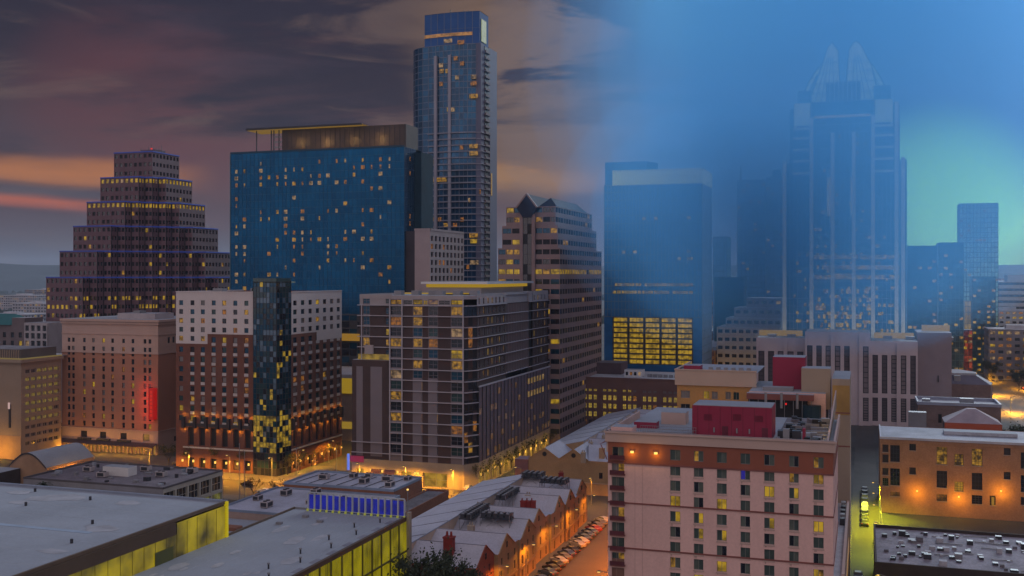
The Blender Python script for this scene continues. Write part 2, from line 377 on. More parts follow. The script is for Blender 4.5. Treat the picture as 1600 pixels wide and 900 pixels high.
# ---------------------------------------------------------------- ground and terrain
def ground():
    mb = MB(); mb.poly([(-9800, -500, 0), (9800, -500, 0), (9800, 9800, 0), (-9800, 9800, 0)], mat('city_ground', (.055, .055, .055), .9, var=.5, vs=.02, fine=.3))
    struct('ground', mb)
    def strip(name, x0, x1, y0, y1, z, m): mb = MB(); mb.box(x0, x1, y0, y1, -.05, z, m, bottom=False); return struct(name, mb)
    mb = MB()
    for x0, x1 in ((-124, -105.5), (-183, -168), (-73, -48), (-3.4, 4.2), (72, 98)): mb.poly([(x0, 100, .004), (x1, 100, .004), (x1, 1400, .004), (x0, 1400, .004)], M_asph)
    struct('street', mb)
    mb = MB()
    for y0, y1 in ((291, 312), (452, 466), (640, 660)): mb.poly([(-420, y0, .008), (160, y0, .008), (160, y1, .008), (-420, y1, .008)], M_asph)
    struct('cross_street', mb)
    line = mat('road_paint', (.55, .52, .42), .7, var=.3, vs=1)
    mb = MB()
    for x in (-115, -57.5, 85):
        for k in range(60): mb.box(x - .08, x + .08, 200 + k * 9, 203 + k * 9, .009, .013, line, bottom=False)
    for k in range(30): mb.box(-400 + k * 9, -397 + k * 9, 301.4, 301.6, .012, .016, line, bottom=False)
    for yy in (313.5, 288.2):
        for k in range(9): mb.box(-123 + k * 1.9, -122.1 + k * 1.9, yy, yy + 2.6, .012, .017, line, bottom=False)
    struct('road_markings', mb)
    mb = MB()
    for x0, x1, y0, y1 in ((-168, -124, 312, 318), (-128, -124.05, 318, 440), (-105.5, -104, 200, 291), (-76, -73, 200, 291), (-76, -73, 333, 450), (-48, -45.6, 150, 262), (-300, -183, 312, 345), (-4.3, -3.4, 180, 270), (4.2, 5.0, 200, 360), (-300, -124, 284, 291), (68.5, 72, 300, 640), (98, 102, 300, 640), (-105.5, -76, 326, 333)):
        mb.box(x0, x1, y0, y1, -.05, .13, M_walk, bottom=False)
    struct('pavement', mb)
    # distant hills
    mb = MB(); mb.smooth = True; hm = mat('hills_wood', (.035, .05, .06), .95, var=.4, vs=.004)
    for (d, hh, off) in ((5200, 150, 0), (8200, 185, 3)):
        n = 90; prev = None
        for i in range(n + 1):
            q = -0.75 + 1.5 * i / n; x, y = P(800 + q * F, d)
            h = hh * (.72 + .2 * math.sin(q * 9 + off) + .08 * math.sin(q * 31 + off * 2)) * (1 if q < -.2 else .85)
            x2, y2 = P(800 + q * F, d * .8); x3, y3 = P(800 + q * F, d * 1.15)
            cur = [(x2, y2, -1), (x * .95, y * .95, h * .6), (x, y, h), (x3, y3, -1)]
            if prev:
                for k in range(3): mb.poly([prev[k], cur[k], cur[k + 1], prev[k + 1]], hm)
            prev = cur
    struct('hills', mb)
    # a far-off wood and low city that read as one mass
    mb = MB(); g = mat('far_trees', (.03, .045, .035), .95, var=.4, vs=.05)
    for i in range(1300):
        d = rnd.uniform(900, 4200); px = rnd.choice((rnd.uniform(-60, 120), rnd.uniform(1480, 1660), rnd.uniform(-60, 1660))); x, y = P(px, d); r = rnd.uniform(4, 9) * (d / 1500) ** .6; h = rnd.uniform(6, 12)
        n = 7; b = len(mb.v)
        mb.v += [(x + r * math.cos(k * .9 + i), y + r * math.sin(k * .9 + i), 0) for k in range(n)] + [(x + r * .8 * math.cos(k * .9 + i), y + r * .8 * math.sin(k * .9 + i), h * rnd.uniform(.5, .8)) for k in range(n)] + [(x, y, h)]
        for k in range(n):
            j = (k + 1) % n; mb.f.append((b + k, b + j, b + n + j, b + n + k)); mb.m.append(mb.mi(g)); mb.f.append((b + n + k, b + n + j, b + 2 * n)); mb.m.append(mb.mi(g))
    tag(link('far_wood', mb.mesh('far_wood')), kind='stuff', label='far dark belt of trees spread across the low city to the hills', cat='woods')
ground()
FARC = [mat('far_wall_pale', (.36, .36, .40), .8), mat('far_wall_grey', (.2, .2, .24), .8), mat('far_wall_brown', (.2, .15, .14), .8)]
def far_block(px, d, w, dep, h, m, label, litp=.15, cols=None, fh=4.0):
    x, y = P(px, d); b = Bld('distant_building', label, 'building', x, y)
    n = max(2, int(w / 5)); nf = max(1, int(h / fh)); cs = even(w, n, w / n * .6); rs = rows(0, nf, h / nf, .9, h / nf * .45)
    b.wall('walls', (x - w / 2, y), (x + w / 2, y), 0, h, cs, rs, m)
    nd = max(2, int(dep / 5)); sx = 1 if px < 1350 else -1; X = x + sx * w / 2
    A, B = ((X, y), (X, y + dep)) if sx > 0 else ((X, y + dep), (X, y)); b.wall('walls', A, B, 0, h, even(dep, nd, dep / nd * .6), rs, m)
    X2 = x - sx * w / 2; b['walls'].poly([(X2, y, 0), (X2, y, h), (X2, y + dep, h), (X2, y + dep, 0)], m); b['walls'].poly([(x - w / 2, y + dep, 0), (x + w / 2, y + dep, 0), (x + w / 2, y + dep, h), (x - w / 2, y + dep, h)], m)
    b.flat('roof', rect(x - w / 2, x + w / 2, y, y + dep), h, M_roofgrey); b['roof'].box(x - w * .2, x + w * .1, y + dep * .3, y + dep * .6, h, h + 2.5, M_roofgrey)
    b.windows(lambda o: rnd.choice((L_y, L_o, L_p)) if rnd.random() < litp else G_dark, maxn=24); b.finish()
# ---------------------------------------------------------------- stepped granite tower
def stepped_tower():
    d = 520; cx, cy = P(238, d); b = Bld('stepped_office_tower', 'stepped brown granite tower with blue lit ledges and yellow window rows', 'office tower', cx, cy)
    G = mat('brown_granite', (.150, .085, .105), .6, var=.12, vs=.1, fine=.05); blu = glow('blue_ledge_light', (.07, .16, 1), .26)
    tops = [131, 118.3, 106, 94, 81.7, 69]; s = 4.5; fh = 4.1; bot = 0
    for k in range(6):
        zt = tops[k]; zb = tops[k + 1] if k < 5 else 0; zvis = max(zb, 40)
        y0 = cy - k * s; x1 = cx + k * s; xl = runX((cx - k * s, y0), 178 - 21.2 * k); xc = cx - k * s
        yb = runY((x1, cy + k * s), 280 + 20.2 * k) if k < 4 else cy + k * s + 34 + 4 * k
        path = [(xl, y0)]; path.append((xc, y0)); x, y = xc, y0
        for t in range(2 * k): y += s; path.append((x, y)); x += s; path.append((x, y))
        path.append((x1, yb)); full = path + [(xl, yb)]
        nf = round((zt - zvis) / fh); rs = rows(zvis, nf, (zt - zvis) / nf, 1.3, 1.9)
        for i in range(len(path) - 1):
            A, B = path[i], path[i + 1]; l = math.hypot(B[0] - A[0], B[1] - A[1]); n = max(1, round(l / 2.75)) if l > 5 else 2
            b.wall('walls', A, B, zvis, zt, even(l, n, l / n * (.62 if l > 5 else .72)), rs, G, .35, tagv=(k, i))
            if l <= 5: b['walls'].bar((A[0], A[1]), (A[0] + (B[0] - A[0]) * .1, A[1] + (B[1] - A[1]) * .1), .12, zvis, zt - .2, M_black, .01)
            b['ledge_light'].bar((A[0], A[1]), (B[0], B[1]), .25, zt - .3, zt + .2, blu, .02)
        for A, B in (((x1, yb), (xl, yb)), ((xl, yb), (xl, y0))): b['walls'].poly([(A[0], A[1], zvis), (B[0], B[1], zvis), (B[0], B[1], zt), (A[0], A[1], zt)], G)
        if zvis > zb:
            b['walls'].prism(full, 0, zvis, G, cap=False)
        b.flat('roof', full, zt, M_roofdark)
    def fn(o):
        k, i = o['tag']; top = o['r'] == o['nr'] - 1
        if k in (1, 2) and top: return L_y if rnd.random() < .93 else L_p
        if k == 5 and o['p'][2] > 48 and o['p'][2] < 60 and rnd.random() < .38: return L_y
        if k == 4 and rnd.random() < .05: return L_y
        return rnd.choice((L_y, L_y2)) if rnd.random() < .035 else rnd.choice((G_dark, G_dark, M_black))
    b.windows(fn); x, y = cx - 10, cy + 12
    m = b['roof_plant']; m.prism([(x - 4, y - 3), (x + 5, y - 3), (x + 5, y + 5), (x - 4, y + 5)], 131, 133.2, mat('penthouse_purple', (.13, .09, .14), .7))
    for q in range(5): b['antenna'].tube((x - 6 + q * 3.1, y + (q % 2) * 2, 131), (x - 6 + q * 3.1, y + (q % 2) * 2, 134.5 + q % 3), .12, M_dmetal, 5)
    b['beacon'].box(x + 1.4, x + 2.0, y - 2, y - 1.4, 133.2, 134.1, glow('red_beacon', (1, .02, .02), 1.2)); b.finish()
stepped_tower()
# ---------------------------------------------------------------- blue glass hotel slab with roof canopy
def glass_hotel():
    d = 480; c = P(632, d); x1, y0 = c; x0 = runX(c, 360.5); y1 = runY(c, 650); zt = 128.5
    b = Bld('glass_hotel', 'wide deep blue glass hotel with scattered lit rooms and a thin roof canopy', 'hotel', x1, y0)
    gl = [mat('hotel_glass_a', (.0, .082, .20), .2, .6, .25, var=.28, vs=.035), mat('hotel_glass_b', (.0, .072, .18), .2, .6, .25, var=.28, vs=.035), mat('hotel_glass_c', (.001, .09, .215), .2, .6, .25, var=.28, vs=.035)]  # broad tint noise stands in for uneven reflections on the front glass
    fm = mat('hotel_mullion', (.012, .055, .10), .4, .3, var=0)
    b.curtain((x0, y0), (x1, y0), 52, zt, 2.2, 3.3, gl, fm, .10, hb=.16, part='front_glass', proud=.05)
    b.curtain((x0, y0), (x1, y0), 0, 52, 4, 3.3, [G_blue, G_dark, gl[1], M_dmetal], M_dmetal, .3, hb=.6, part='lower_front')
    g2 = [mat('hotel_glass_side', (.02, .11, .23), .2, .6, .9, var=.1, vs=.05)]; b.curtain((x1, y0), (x1, y1), 0, zt, 2.6, 3.3, g2, fm, .1, part='side_glass', proud=.05)
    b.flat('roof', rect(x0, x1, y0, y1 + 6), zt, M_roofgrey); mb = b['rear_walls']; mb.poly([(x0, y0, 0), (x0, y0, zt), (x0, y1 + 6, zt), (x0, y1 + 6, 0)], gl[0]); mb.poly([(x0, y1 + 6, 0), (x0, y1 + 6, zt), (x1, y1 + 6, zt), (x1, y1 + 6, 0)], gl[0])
    b['edge_trim'].bar((x0, y0), (x1, y0), .3, zt - .1, zt + .7, fm, .01); b['edge_trim'].bar((x0 - .35, y0), (x0, y0), .3, 30, zt, mat('edge_pale', (.1, .19, .26), .3, .3), .01)
    # dark service core beside the slab
    k = b['core']; k.box(x1 + .1, x1 + 3.6, y1 - 2, y1 + 12, 0, 128.5 - 1.5, mat('hotel_core', (.012, .045, .075), .8, 0, .1, var=.3, vs=.1)); k.box(x1 + .02, x1 + 6, y0 + 1.2, y0 + 16, 0, 90, mat('hotel_dark_wall', (.04, .033, .045), .7))
    # lit rooms: shallow boxes of light in single panels, in ragged columns as in a real hotel
    grid = {0: (1, 2, 3, 5, 6, 9, 10, 12, 13, 16, 17), 1: (0, 1, 3, 8, 9, 12, 13, 14, 16, 18), 3: (0, 1, 2, 3, 7, 8), 4: (1, 2, 8, 13, 16), 5: (2, 3, 7, 10, 11, 12, 16), 6: (1, 2, 3, 7, 8, 9, 10, 14), 7: (1, 3, 5, 10, 11, 12, 14, 16), 8: (1, 3, 7, 8, 10, 11, 12, 13), 9: (2, 3, 10, 11), 10: (0, 2, 3, 8, 11, 14), 11: (2, 7, 11, 12, 13, 14), 12: (0, 3, 6, 11, 12, 13), 13: (0, 3, 6, 10, 11, 14), 14: (1, 2, 10, 14), 15: (0, 1, 3, 7, 9, 11, 13, 15), 16: (1, 4, 7, 10, 11, 13, 14), 17: (0, 1, 2, 4, 8, 16), 18: (0, 1, 6, 14, 15, 17)}
    l = x1 - x0; n = 0
    for ci, rr in grid.items():
        for r in rr:
            w = rnd.choice((.7, .9, 1.3, 1.9)); z = zt - 4.2 - r * 3.3 - rnd.choice((0, 0, 3.3)) * (rnd.random() < .2); u = 3.2 + ci * (l - 8) / 18.6
            m = rnd.choice((L_y2, L_o, L_p, L_o, L_p)); b.ops.append(dict(c=ci, r=r, w=w, h=1.8, p=(x0 + u, y0 - .07, z - 1.2), a=0.0, mm=m))
    for r in (0, 2, 8, 9, 14): b.ops.append(dict(c=0, r=r, w=1.2, h=2, p=(x1 + .07, y0 + 6, zt - 5 - r * 3.3), a=math.pi / 2, mm=L_o))
    b.windows(lambda o: o['mm'], name='lit_window', maxn=100)
    # roof plant screen, canopy and posts
    sc = mat('plant_screen', (.075, .055, .05), .7, 0, var=.3, vs=.08); sx0 = runX((x1, y0 + 2.5), 441); mb = b['plant_screen']
    mb.box(sx0, x1 - .4, y0 + 2.5, y1 + 3, zt, zt + 10.6, sc, M_roofdark)
    for q in range(26): u = sx0 + (x1 - 1 - sx0) * q / 25; mb.box(u, u + .15, y0 + 2.36, y0 + 2.5, zt, zt + 10.5, M_dmetal)
    for q in range(4):
        u = sx0 + 10 + q * 14; b['wall_light'].box(u - .3, u + .3, y0 + 2.2, y0 + 2.4, zt + .6, zt + 1, glow('warm_uplight', (1, .6, .2), 3))
        pl = bpy.data.lights.new('uplight', 'POINT'); pl.energy = 500; pl.color = (1, .62, .2); pl.shadow_soft_size = .5; po = bpy.data.objects.new('uplight', pl); COL.objects.link(po); po.parent = b.root; po.location = (u - x1, -.2, zt + 4)
    cx0 = runX((x1, y0 + .5), 387); cx1 = runX((x1, y0 + .5), 567); zc = zt + 10.9
    mb = b['canopy']; mb.poly([(cx0, y0 - .5, zc), (cx1, y0 - .5, zc + .4), (cx1, y1, zc + .4), (cx0, y1, zc)], M_roofgrey); mb.box(cx0, cx1, y0 - .8, y0 - .5, zc - .1, zc + .8, M_dmetal); mb.box(cx0 - .3, cx0, y0 - .8, y1, zc - .1, zc + .6, M_dmetal)
    b['canopy_soffit'].poly([(cx0, y0 - .4, zc - .3), (cx0, y1, zc - .3), (cx1, y1, zc + .1), (cx1, y0 - .4, zc + .1)], glow('warm_soffit', (1, .55, .06), .28))
    for px in (401, 424, 428, 436): u = runX((x1, y0 + 2), px); b['canopy_post'].box(u - .2, u + .2, y0 + 1.8, y0 + 2.2, zt, zc - .3, M_dmetal)
    for z in (2, 4.5, 7): b['canopy_post'].box(runX((x1, y0 + 2), 428), runX((x1, y0 + 2), 440), y0 + 1.85, y0 + 2.1, zt + z, zt + z + .8, M_metal)
    # podium seen between the hotels
    mb = b['podium']; mb.box(x1 - 55, x1 + 12, y0 - 38, y0 - 2, 0, 20, mat('tan_plaster', (.34, .27, .23), .8)); mb.box(x1 - 56, x1 + 13, y0 - 38.6, y0 - 38.05, 20, 26.5, glow('podium_lit_band', (1, .62, .03), .42)); mb.box(x1 - 57, x1 + 13, y0 - 39, y0 - 2, 26.5, 28, M_roofgrey)
    mb.box(x1 - 50, x1 + 6, y0 - 38.3, y0 - 38.05, 5, 8, glow('podium_lit_low', (1, .62, .06), .4)); mb.box(x1 - 45, x1 + 5, y0 - 6, y0 - 1, 40, 43, glow('podium_lit_high', (1, .5, .03), .4)); b.finish()
glass_hotel()
# ---------------------------------------------------------------- tall residential tower
def tall_tower():
    d = 580; c = P(744, d); x1, y0 = c; xl = runX(c, 654)
    b = Bld('residential_tower', 'tallest tower, curved blue glass front, white slab lines and lit lantern top', 'tower', x1, y0)
    zt = 197.5; z2 = zat(205, 580); gl = [mat('tower_glass_a', (.003, .085, .20), .15, .55, .9, var=.25, vs=.05), mat('tower_glass_b', (.006, .065, .15), .15, .55, .9, var=.25, vs=.05), mat('tower_glass_c', (.008, .11, .24), .15, .55, .9, var=.25, vs=.05)]
    fr = mat('tower_pale_frame', (.17, .20, .27), .5, .1, var=.1); fr2 = mat('tower_slab_edge', (.33, .33, .40), .6, var=.1)
    arc = []
    R = 14; ax, ay = xl + 6, y0 + R
    for k in range(7): t = math.radians(90 - 90 * k / 6); arc.append((ax - R * math.sin(t), ay - R * math.cos(t) * 1.0))
    arc = [(ax - R, ay + 12)] + arc; mid = [(xl + 6 + (x1 - xl - 6) * k / 6, y0 - 1.6 * math.sin(math.pi * k / 6)) for k in range(1, 6)]
    path = arc + mid + [(x1, y0)]
    for i in range(len(path) - 1):
        A, B = path[i], path[i + 1]; left = i < 7; l = math.hypot(B[0] - A[0], B[1] - A[1])
        b.curtain(A, B, 0, zt, 2.2 if not left else 3.6, 3.45, gl, fr if 2 < i else fr, .16 if i > 2 else .08, part='glass', fpart='frames', hb=.35 if i > 3 else .15, wts=(3, 4, 2), vb=i > 1)
    # white fins and slab edges over the lower two thirds
    for px in (681, 703): x = runX((x1, y0 - 1.5), px); b['fin'].box(x - .8, x + .8, y0 - 2.6, y0 - .6, 0, zt - 6, fr2)
    nf = int(z2 / 3.45)
    for k in range(8, nf + 1):
        z = k * 3.45
        for i in range(7, len(path) - 1): b['slab_edge'].bar(path[i], path[i + 1], 1.3, z - .15, z + .17, fr2, .03)
        b['slab_edge'].box(x1 + .03, x1 + 3.6, y0 - .8, y0 + 12, z - .14, z + .16, fr2)
    # right-hand balcony stack and its end wall
    ye = runY((x1 + 3, y0), 771); wl = mat('tower_end_wall', (.13, .14, .22), .7, var=.1, vs=.1)
    b['end_wall'].box(x1 + .02, x1 + 3, y0 - .5, y0 + 5, 0, zt, wl); b['end_wall'].box(x1 + .02, x1 + 3.6, y0 + 12.6, y0 + 17.4, 0, z2, wl)
    for k in range(12, int(zt / 3.45)):
        z = k * 3.45; b['balcony'].box(x1 + 3.05, x1 + 3.9, y0 + 5, y0 + 12.4, z, z + 1.2, mat('balcony_brown', (.16, .11, .12), .7)); b['balcony'].box(x1 + .05, x1 + 3.2, y0 + 5.05, y0 + 12, z + 1.2, z + 3.42, M_black)
    b['rear_walls'].prism([(ax - R, ay + 12), (x1 + 3, ay + 12), (x1 + 3, y0 + 12), (x1, y0 + 12), (x1, y0 + .1), (xl + 8, y0 + .1), (ax - R + .5, ay)][::-1], 0, zt - .1, wl, cap=False)
    b.flat('roof', path + [(x1 + 3, y0 + 26), (ax - R, y0 + 26)], zt, M_roofgrey)
    # lantern crown
    zc0, zc1 = zt, zat(17, 583); gx0, gx1 = runX((x1, y0 + 3), 663.5), x1 + 1.0; cg = [mat('crown_glass', (.04, .12, .34), .7, 0, .1, var=.2, vs=.05)]  # blue glow of the lit lantern is put into this glass colour
    n = 8; ptsf = [(gx0 + (gx1 - gx0) * k / n, y0 + 3 - 1.5 * math.sin(math.pi * k / n)) for k in range(n + 1)]
    for k in range(n): b.curtain(ptsf[k], ptsf[k + 1], zc0, zc1, 3.4, 8.5, cg, fr, .12, part='crown_glass', fpart='crown_frame')
    for k in range(n - 1): b['crown_band_light'].bar(ptsf[k], ptsf[k + 1], .2, zc0 + 5.2, zc0 + 7.0, lit('crown_band', (1, .45, .12), .5, .5, .4), .12)
    b['crown_side'].poly([(gx1, y0 + 3, zc0), (gx1, y0 + 17, zc0), (gx1, y0 + 17, zc1), (gx1, y0 + 3, zc1)], cg[0]); b['crown_side'].box(gx1 + .02, gx1 + .3, y0 + 5, y0 + 13, zc0 + 2, zc1 - 4, glow('crown_green_light', (.55, .60, .02), .30))
    b['crown_roof'].prism(ptsf + [(gx1, y0 + 17), (gx0, y0 + 17)], zc1 - .3, zc1, M_dmetal); b['crown_side'].poly([(gx0, y0 + 3, zc0), (gx0, y0 + 3, zc1), (gx0, y0 + 17, zc1), (gx0, y0 + 17, zc0)], cg[0])
    for q in (9, 14, 22, 25, 27): b['mast'].tube((gx0 + q, y0 + 7, zc1), (gx0 + q, y0 + 7, zc1 + 1 + (q % 3)), .2, M_dmetal, 5)
    # lit flats
    def at(px, py, w, h, m):
        x = runX((x1, y0 - 1.9), px); b.ops.append(dict(c=0, r=0, w=w, h=h, p=(x, y0 - 1.95, zat(py, RD((x, y0))[1])), a=0.0, mm=m))
    for px, py, w, m in ((690, 112, 2.5, L_y2), (698, 112, 1.5, L_y2), (689, 103, 2.5, L_p), (689, 132, 2, L_o), (714, 122, 2.2, L_p), (740, 121, 3.2, L_p), (740, 131, 3.6, L_o), (740, 151, 5, L_y2), (700, 172, 1.3, L_y2), (707, 172, 2.4, L_p), (740, 229, 5, L_y2), (740, 240, 5, L_y2), (721, 231, 2, L_o), (672, 253, 4, L_p), (673, 282, 4, L_p), (690, 281, 6, L_y2), (673, 318, 2, L_y2), (673, 343, 3.4, L_y2), (687, 343, 2, L_o), (722, 343, 2, L_o), (697, 352, 3, L_y2), (740, 368, 5, L_y2), (740, 377, 4, L_y), (741, 410, 5, L_p), (731, 417, 1.6, L_o), (768, 92 + 200, 0.1, L_y2), (712, 92, 2.3, L_o), (722, 100, 2.3, L_o), (700, 65, 5, L_p), (720, 67, 4, L_o), (733, 313, 1.2, L_p), (711, 352, 2.4, L_o), (750, 300, 1.0, L_o)): at(px, py, w, 2.3, m)
    b.windows(lambda o: o['mm'], name='lit_window'); b['stair_light'].box(x1 + 3.65, x1 + 3.9, y0 + 14, y0 + 15.5, zat(305, 590), zat(270, 590), glow('stair_glow', (1, .55, .08), .32)); b.finish()
tall_tower()
# ---------------------------------------------------------------- small pale block beside the glass hotel
def pale_block():
    d = 440; c = P(672, d); x1, y0 = c; x0 = runX(c, 648); y1 = runY(c, 725); zt = zat(359, d)
    b = Bld('pale_office_block', 'plain pale mauve block with a blank front and a gridded window side', 'office building', x1, y0); m = mat('pale_mauve_stone', (.38, .31, .32), .8, var=.08)
    b['walls'].poly([(x0, y0, 0), (x1, y0, 0), (x1, y0, zt), (x0, y0, zt)], m); l = y1 - y0
    b.wall('walls', (x1, y0), (x1, y1), 30, zt, even(l, 9, l / 9 * .58), rows(30, 17, (zt - 32) / 17, .8, 2.1), m, .4)
    mb = b['walls']; mb.poly([(x1, y0, 0), (x1, y1, 0), (x1, y1, 30), (x1, y0, 30)], m); mb.poly([(x0, y0, 0), (x0, y0, zt), (x0, y1, zt), (x0, y1, 0)], m); mb.poly([(x1, y1, 0), (x0, y1, 0), (x0, y1, zt), (x1, y1, zt)], m)
    flatroof(b, x0, x1, y0, y1, zt, M_roofgrey, m, .6); b.windows(lambda o: L_o if rnd.random() < .04 else rnd.choice((G_dark, M_black))); b.finish()
pale_block()
# ---------------------------------------------------------------- banded office with gabled top
def gable_office():
    d = 430; c = P(868, d); x1, y0 = c; m = mat('pink_granite', (.28, .195, .19), .65, var=.12, vs=.1, fine=.05); dm = mat('slate_glass_roof', (.03, .04, .07), .8, 0, .1)
    b = Bld('gabled_office_building', 'banded pink granite office with a dark diamond gable, fading into blue mist', 'office building', x1, y0)
    fh = 4.09; zt = zat(322, d)
    steps = [(zt, 791, 925, 0), (zat(352, d), 785, 932, 2.0), (zat(385, d) - .6, 779, 940, 4.0)]
    for k, (z1, pl, pr, e) in enumerate(steps):
        z0 = steps[k + 1][0] if k < 2 else 0; zb = max(z0, 4); xr, yf = x1 + e * .5, y0 - (.3 * k)
        xl = runX((x1, y0), pl); yr = runY((xr, yf), pr); l = xr - xl; nf = round((z1 - zb) / fh); rs = rows(zb, nf, (z1 - zb) / nf, .55, 2.05); rs = [(a + .9, c2 + .9) for a, c2 in rs]
        tw = (runX((x1, y0), 815), runX((x1, y0), 836)); segs = [(xl, tw[0]), (tw[1], runX((x1, y0), 860)), (runX((x1, y0), 860), xr)]
        for A, B in segs: b.wall('walls', (A, yf), (B, yf), zb, z1, even(B - A, max(1, round((B - A) / 4)), (B - A) / max(1, round((B - A) / 4)) * .9), rs, m, .3, tagv='f')
        n = round((yr - yf) / 4); b.wall('walls', (xr, yf), (xr, yr), zb, z1, even(yr - yf, n, (yr - yf) / n * .9), rs, m, .3, tagv='s')
        if zb > z0: b['walls'].prism(rect(xl, xr, yf, yr), 0, zb, m, cap=False)
        mb = b['walls']; mb.poly([(xl, yf, zb), (xl, yf, z1), (xl, yr, z1), (xl, yr, zb)], m); mb.poly([(xl, yr, zb), (xl, yr, z1), (xr, yr, z1), (xr, yr, zb)], m)
        b.flat('roof', rect(xl, xr, yf, yr), z1 - .02 * k, M_roofgrey)
    # slab of the sloping plant roof and the diamond gable tower
    tc = (tw[0] + tw[1]) / 2; hw = (tw[1] - tw[0]) / 2; mb = b['gable_tower']; yf = y0 - 1.6
    b.curtain((tw[0] + 1, yf + .4), (tw[1] - 1, yf + .4), 0, zt - 3, 1.7, 4.1, [G_dark, G_dark, M_black, L_o], M_dmetal, .15, part='gable_glass', wts=(8, 6, 4, 1.2))
    mb.box(tw[0] - .4, tw[0] + 1, yf, y0 + 6, 0, zt - 3, m); mb.box(tw[1] - 1, tw[1] + .4, yf, y0 + 6, 0, zt - 3, m)
    zc = zat(302, 429); dp = [(tc - hw - 1.5, zt - .5), (tc, zc), (tc + hw + 1.5, zt - .5), (tc + hw * .6, zt - 4.5), (tc - hw * .6, zt - 4.5)]
    fr = [(x, yf - .6, z) for x, z in dp]; bk = [(x, y0 + 40, z) for x, z in dp]; g = b['gable']; g.poly(fr[::-1], dm)
    for i in range(5): j = (i + 1) % 5; g.poly([fr[i], fr[j], bk[j], bk[i]], dm)
    for i in (0, 1): A, B = fr[i], fr[i + 1]; g.tube(A, B, .45, m, 4)
    rp = [(tw[1], y0 + 4, zt), (x1 - .5, y0 + 4, zt), (x1 - .5, steps and runY((x1, y0), 920), zt), (tw[1], runY((x1, y0), 920), zt)]; rx = (tw[1] + x1) / 2
    g.poly([rp[0], rp[1], (rx, y0 + 8, zt + 4)], dm); g.poly([rp[1], rp[2], (rx, rp[2][1] - 6, zt + 4), (rx, y0 + 8, zt + 4)], dm); g.poly([rp[2], rp[3], (rx, rp[2][1] - 6, zt + 4)], dm); g.poly([rp[3], rp[0], (rx, y0 + 8, zt + 4), (rx, rp[2][1] - 6, zt + 4)], dm)
    litrow = zat(426, d)
    def fn(o):
        z = o['p'][2]
        if abs(z - litrow) < 1.9 and rnd.random() < .9: return L_y
        if o['tag'] == 'f' and rnd.random() < .17: return rnd.choice((L_y, L_y2))
        return rnd.choice((G_dark, G_blue, M_black)) if rnd.random() > .04 else L_y2
    b.windows(fn, M_dmetal, (1, 0)); b.finish()
gable_office()
# ---------------------------------------------------------------- blocks seen through the mist
def mist_block():
    d = 520; c = P(1097, d); x1, y0 = c; x0 = runX(c, 944); y1 = runY(c, 1112); zt = zat(285, d)
    b = Bld('square_glass_tower', 'broad square glass tower in blue mist with a pale crown band and golden lower floors', 'office tower', x1, y0)
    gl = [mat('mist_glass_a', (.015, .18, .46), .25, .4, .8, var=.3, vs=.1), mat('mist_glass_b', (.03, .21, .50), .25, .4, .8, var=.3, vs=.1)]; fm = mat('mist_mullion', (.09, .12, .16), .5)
    xb0, xb1 = runX(c, 957), runX(c, 1083); z5 = zat(497, d)
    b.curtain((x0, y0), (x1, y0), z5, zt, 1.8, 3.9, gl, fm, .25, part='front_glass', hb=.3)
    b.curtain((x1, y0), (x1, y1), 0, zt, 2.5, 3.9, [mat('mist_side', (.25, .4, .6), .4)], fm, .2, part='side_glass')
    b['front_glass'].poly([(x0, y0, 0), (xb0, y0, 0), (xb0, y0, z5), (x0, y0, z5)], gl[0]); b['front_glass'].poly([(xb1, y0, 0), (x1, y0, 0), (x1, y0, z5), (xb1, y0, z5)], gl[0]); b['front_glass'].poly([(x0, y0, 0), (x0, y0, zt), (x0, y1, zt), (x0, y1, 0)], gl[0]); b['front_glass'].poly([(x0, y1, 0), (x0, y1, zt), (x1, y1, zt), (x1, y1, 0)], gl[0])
    z6 = zat(572, d); W = (xb1 - xb0) / 5
    b['front_glass'].poly([(xb0, y0, 0), (xb1, y0, 0), (xb1, y0, z6), (xb0, y0, z6)], gl[0])
    for i in range(5):
        A = xb0 + i * W
        b.wall('golden_floors', (A, y0), (A + W, y0), z6, z5, [(.5, W - .5)], rows(z6, 9, (z5 - z6) / 9, .3, 2.1), M_dmetal, .3, tagv='g')
    zc = zat(262, d); crown = mat('crown_screen', (.55, .58, .42), .6, var=.1, emi=(.7, .8, .25), es=.14); cx = runX(c, 957)
    n = 30
    for k in range(n):
        a = cx + (x1 - cx) * k / n; b['crown_screen'].box(a, a + (x1 - cx) / n * .7, y0 - .25, y0 + .2, zt - .5, zc, crown)
    b['crown_screen'].box(cx + .2, x1 - .2, y0 + .25, y0 + 8, zt, zc - 1, crown); b['crown_screen'].box(x1 + .02, x1 + .3, y0, y1, zt - .5, zc, crown)
    b['roof_plant'].prism([(x0, y0 + 2), (runX(c, 1010), y0 + 2), (runX(c, 1020), y0 + 14), (x0, y0 + 14)], zt, zat(248, d), gl[0]); b.flat('roof', rect(x0, x1, y0, y1), zt, M_roofgrey)
    for zz, p in ((zat(445, d), .8), (zat(457, d), .75), (zat(404, d), .2), (zat(393, d), .15), (zat(340, d), .1)):
        for k in range(34):
            if rnd.random() < p: b.ops.append(dict(c=k, r=0, w=1.9, h=1.7, p=(xb0 + 1 + (xb1 - xb0 - 2) * k / 33, y0 - .1, zz), a=0., tag='l'))
    b.windows(lambda o: L_y if o['tag'] == 'g' or rnd.random() < .8 else L_p, M_dmetal, (3, 0), t=.12); b.finish()
mist_block()
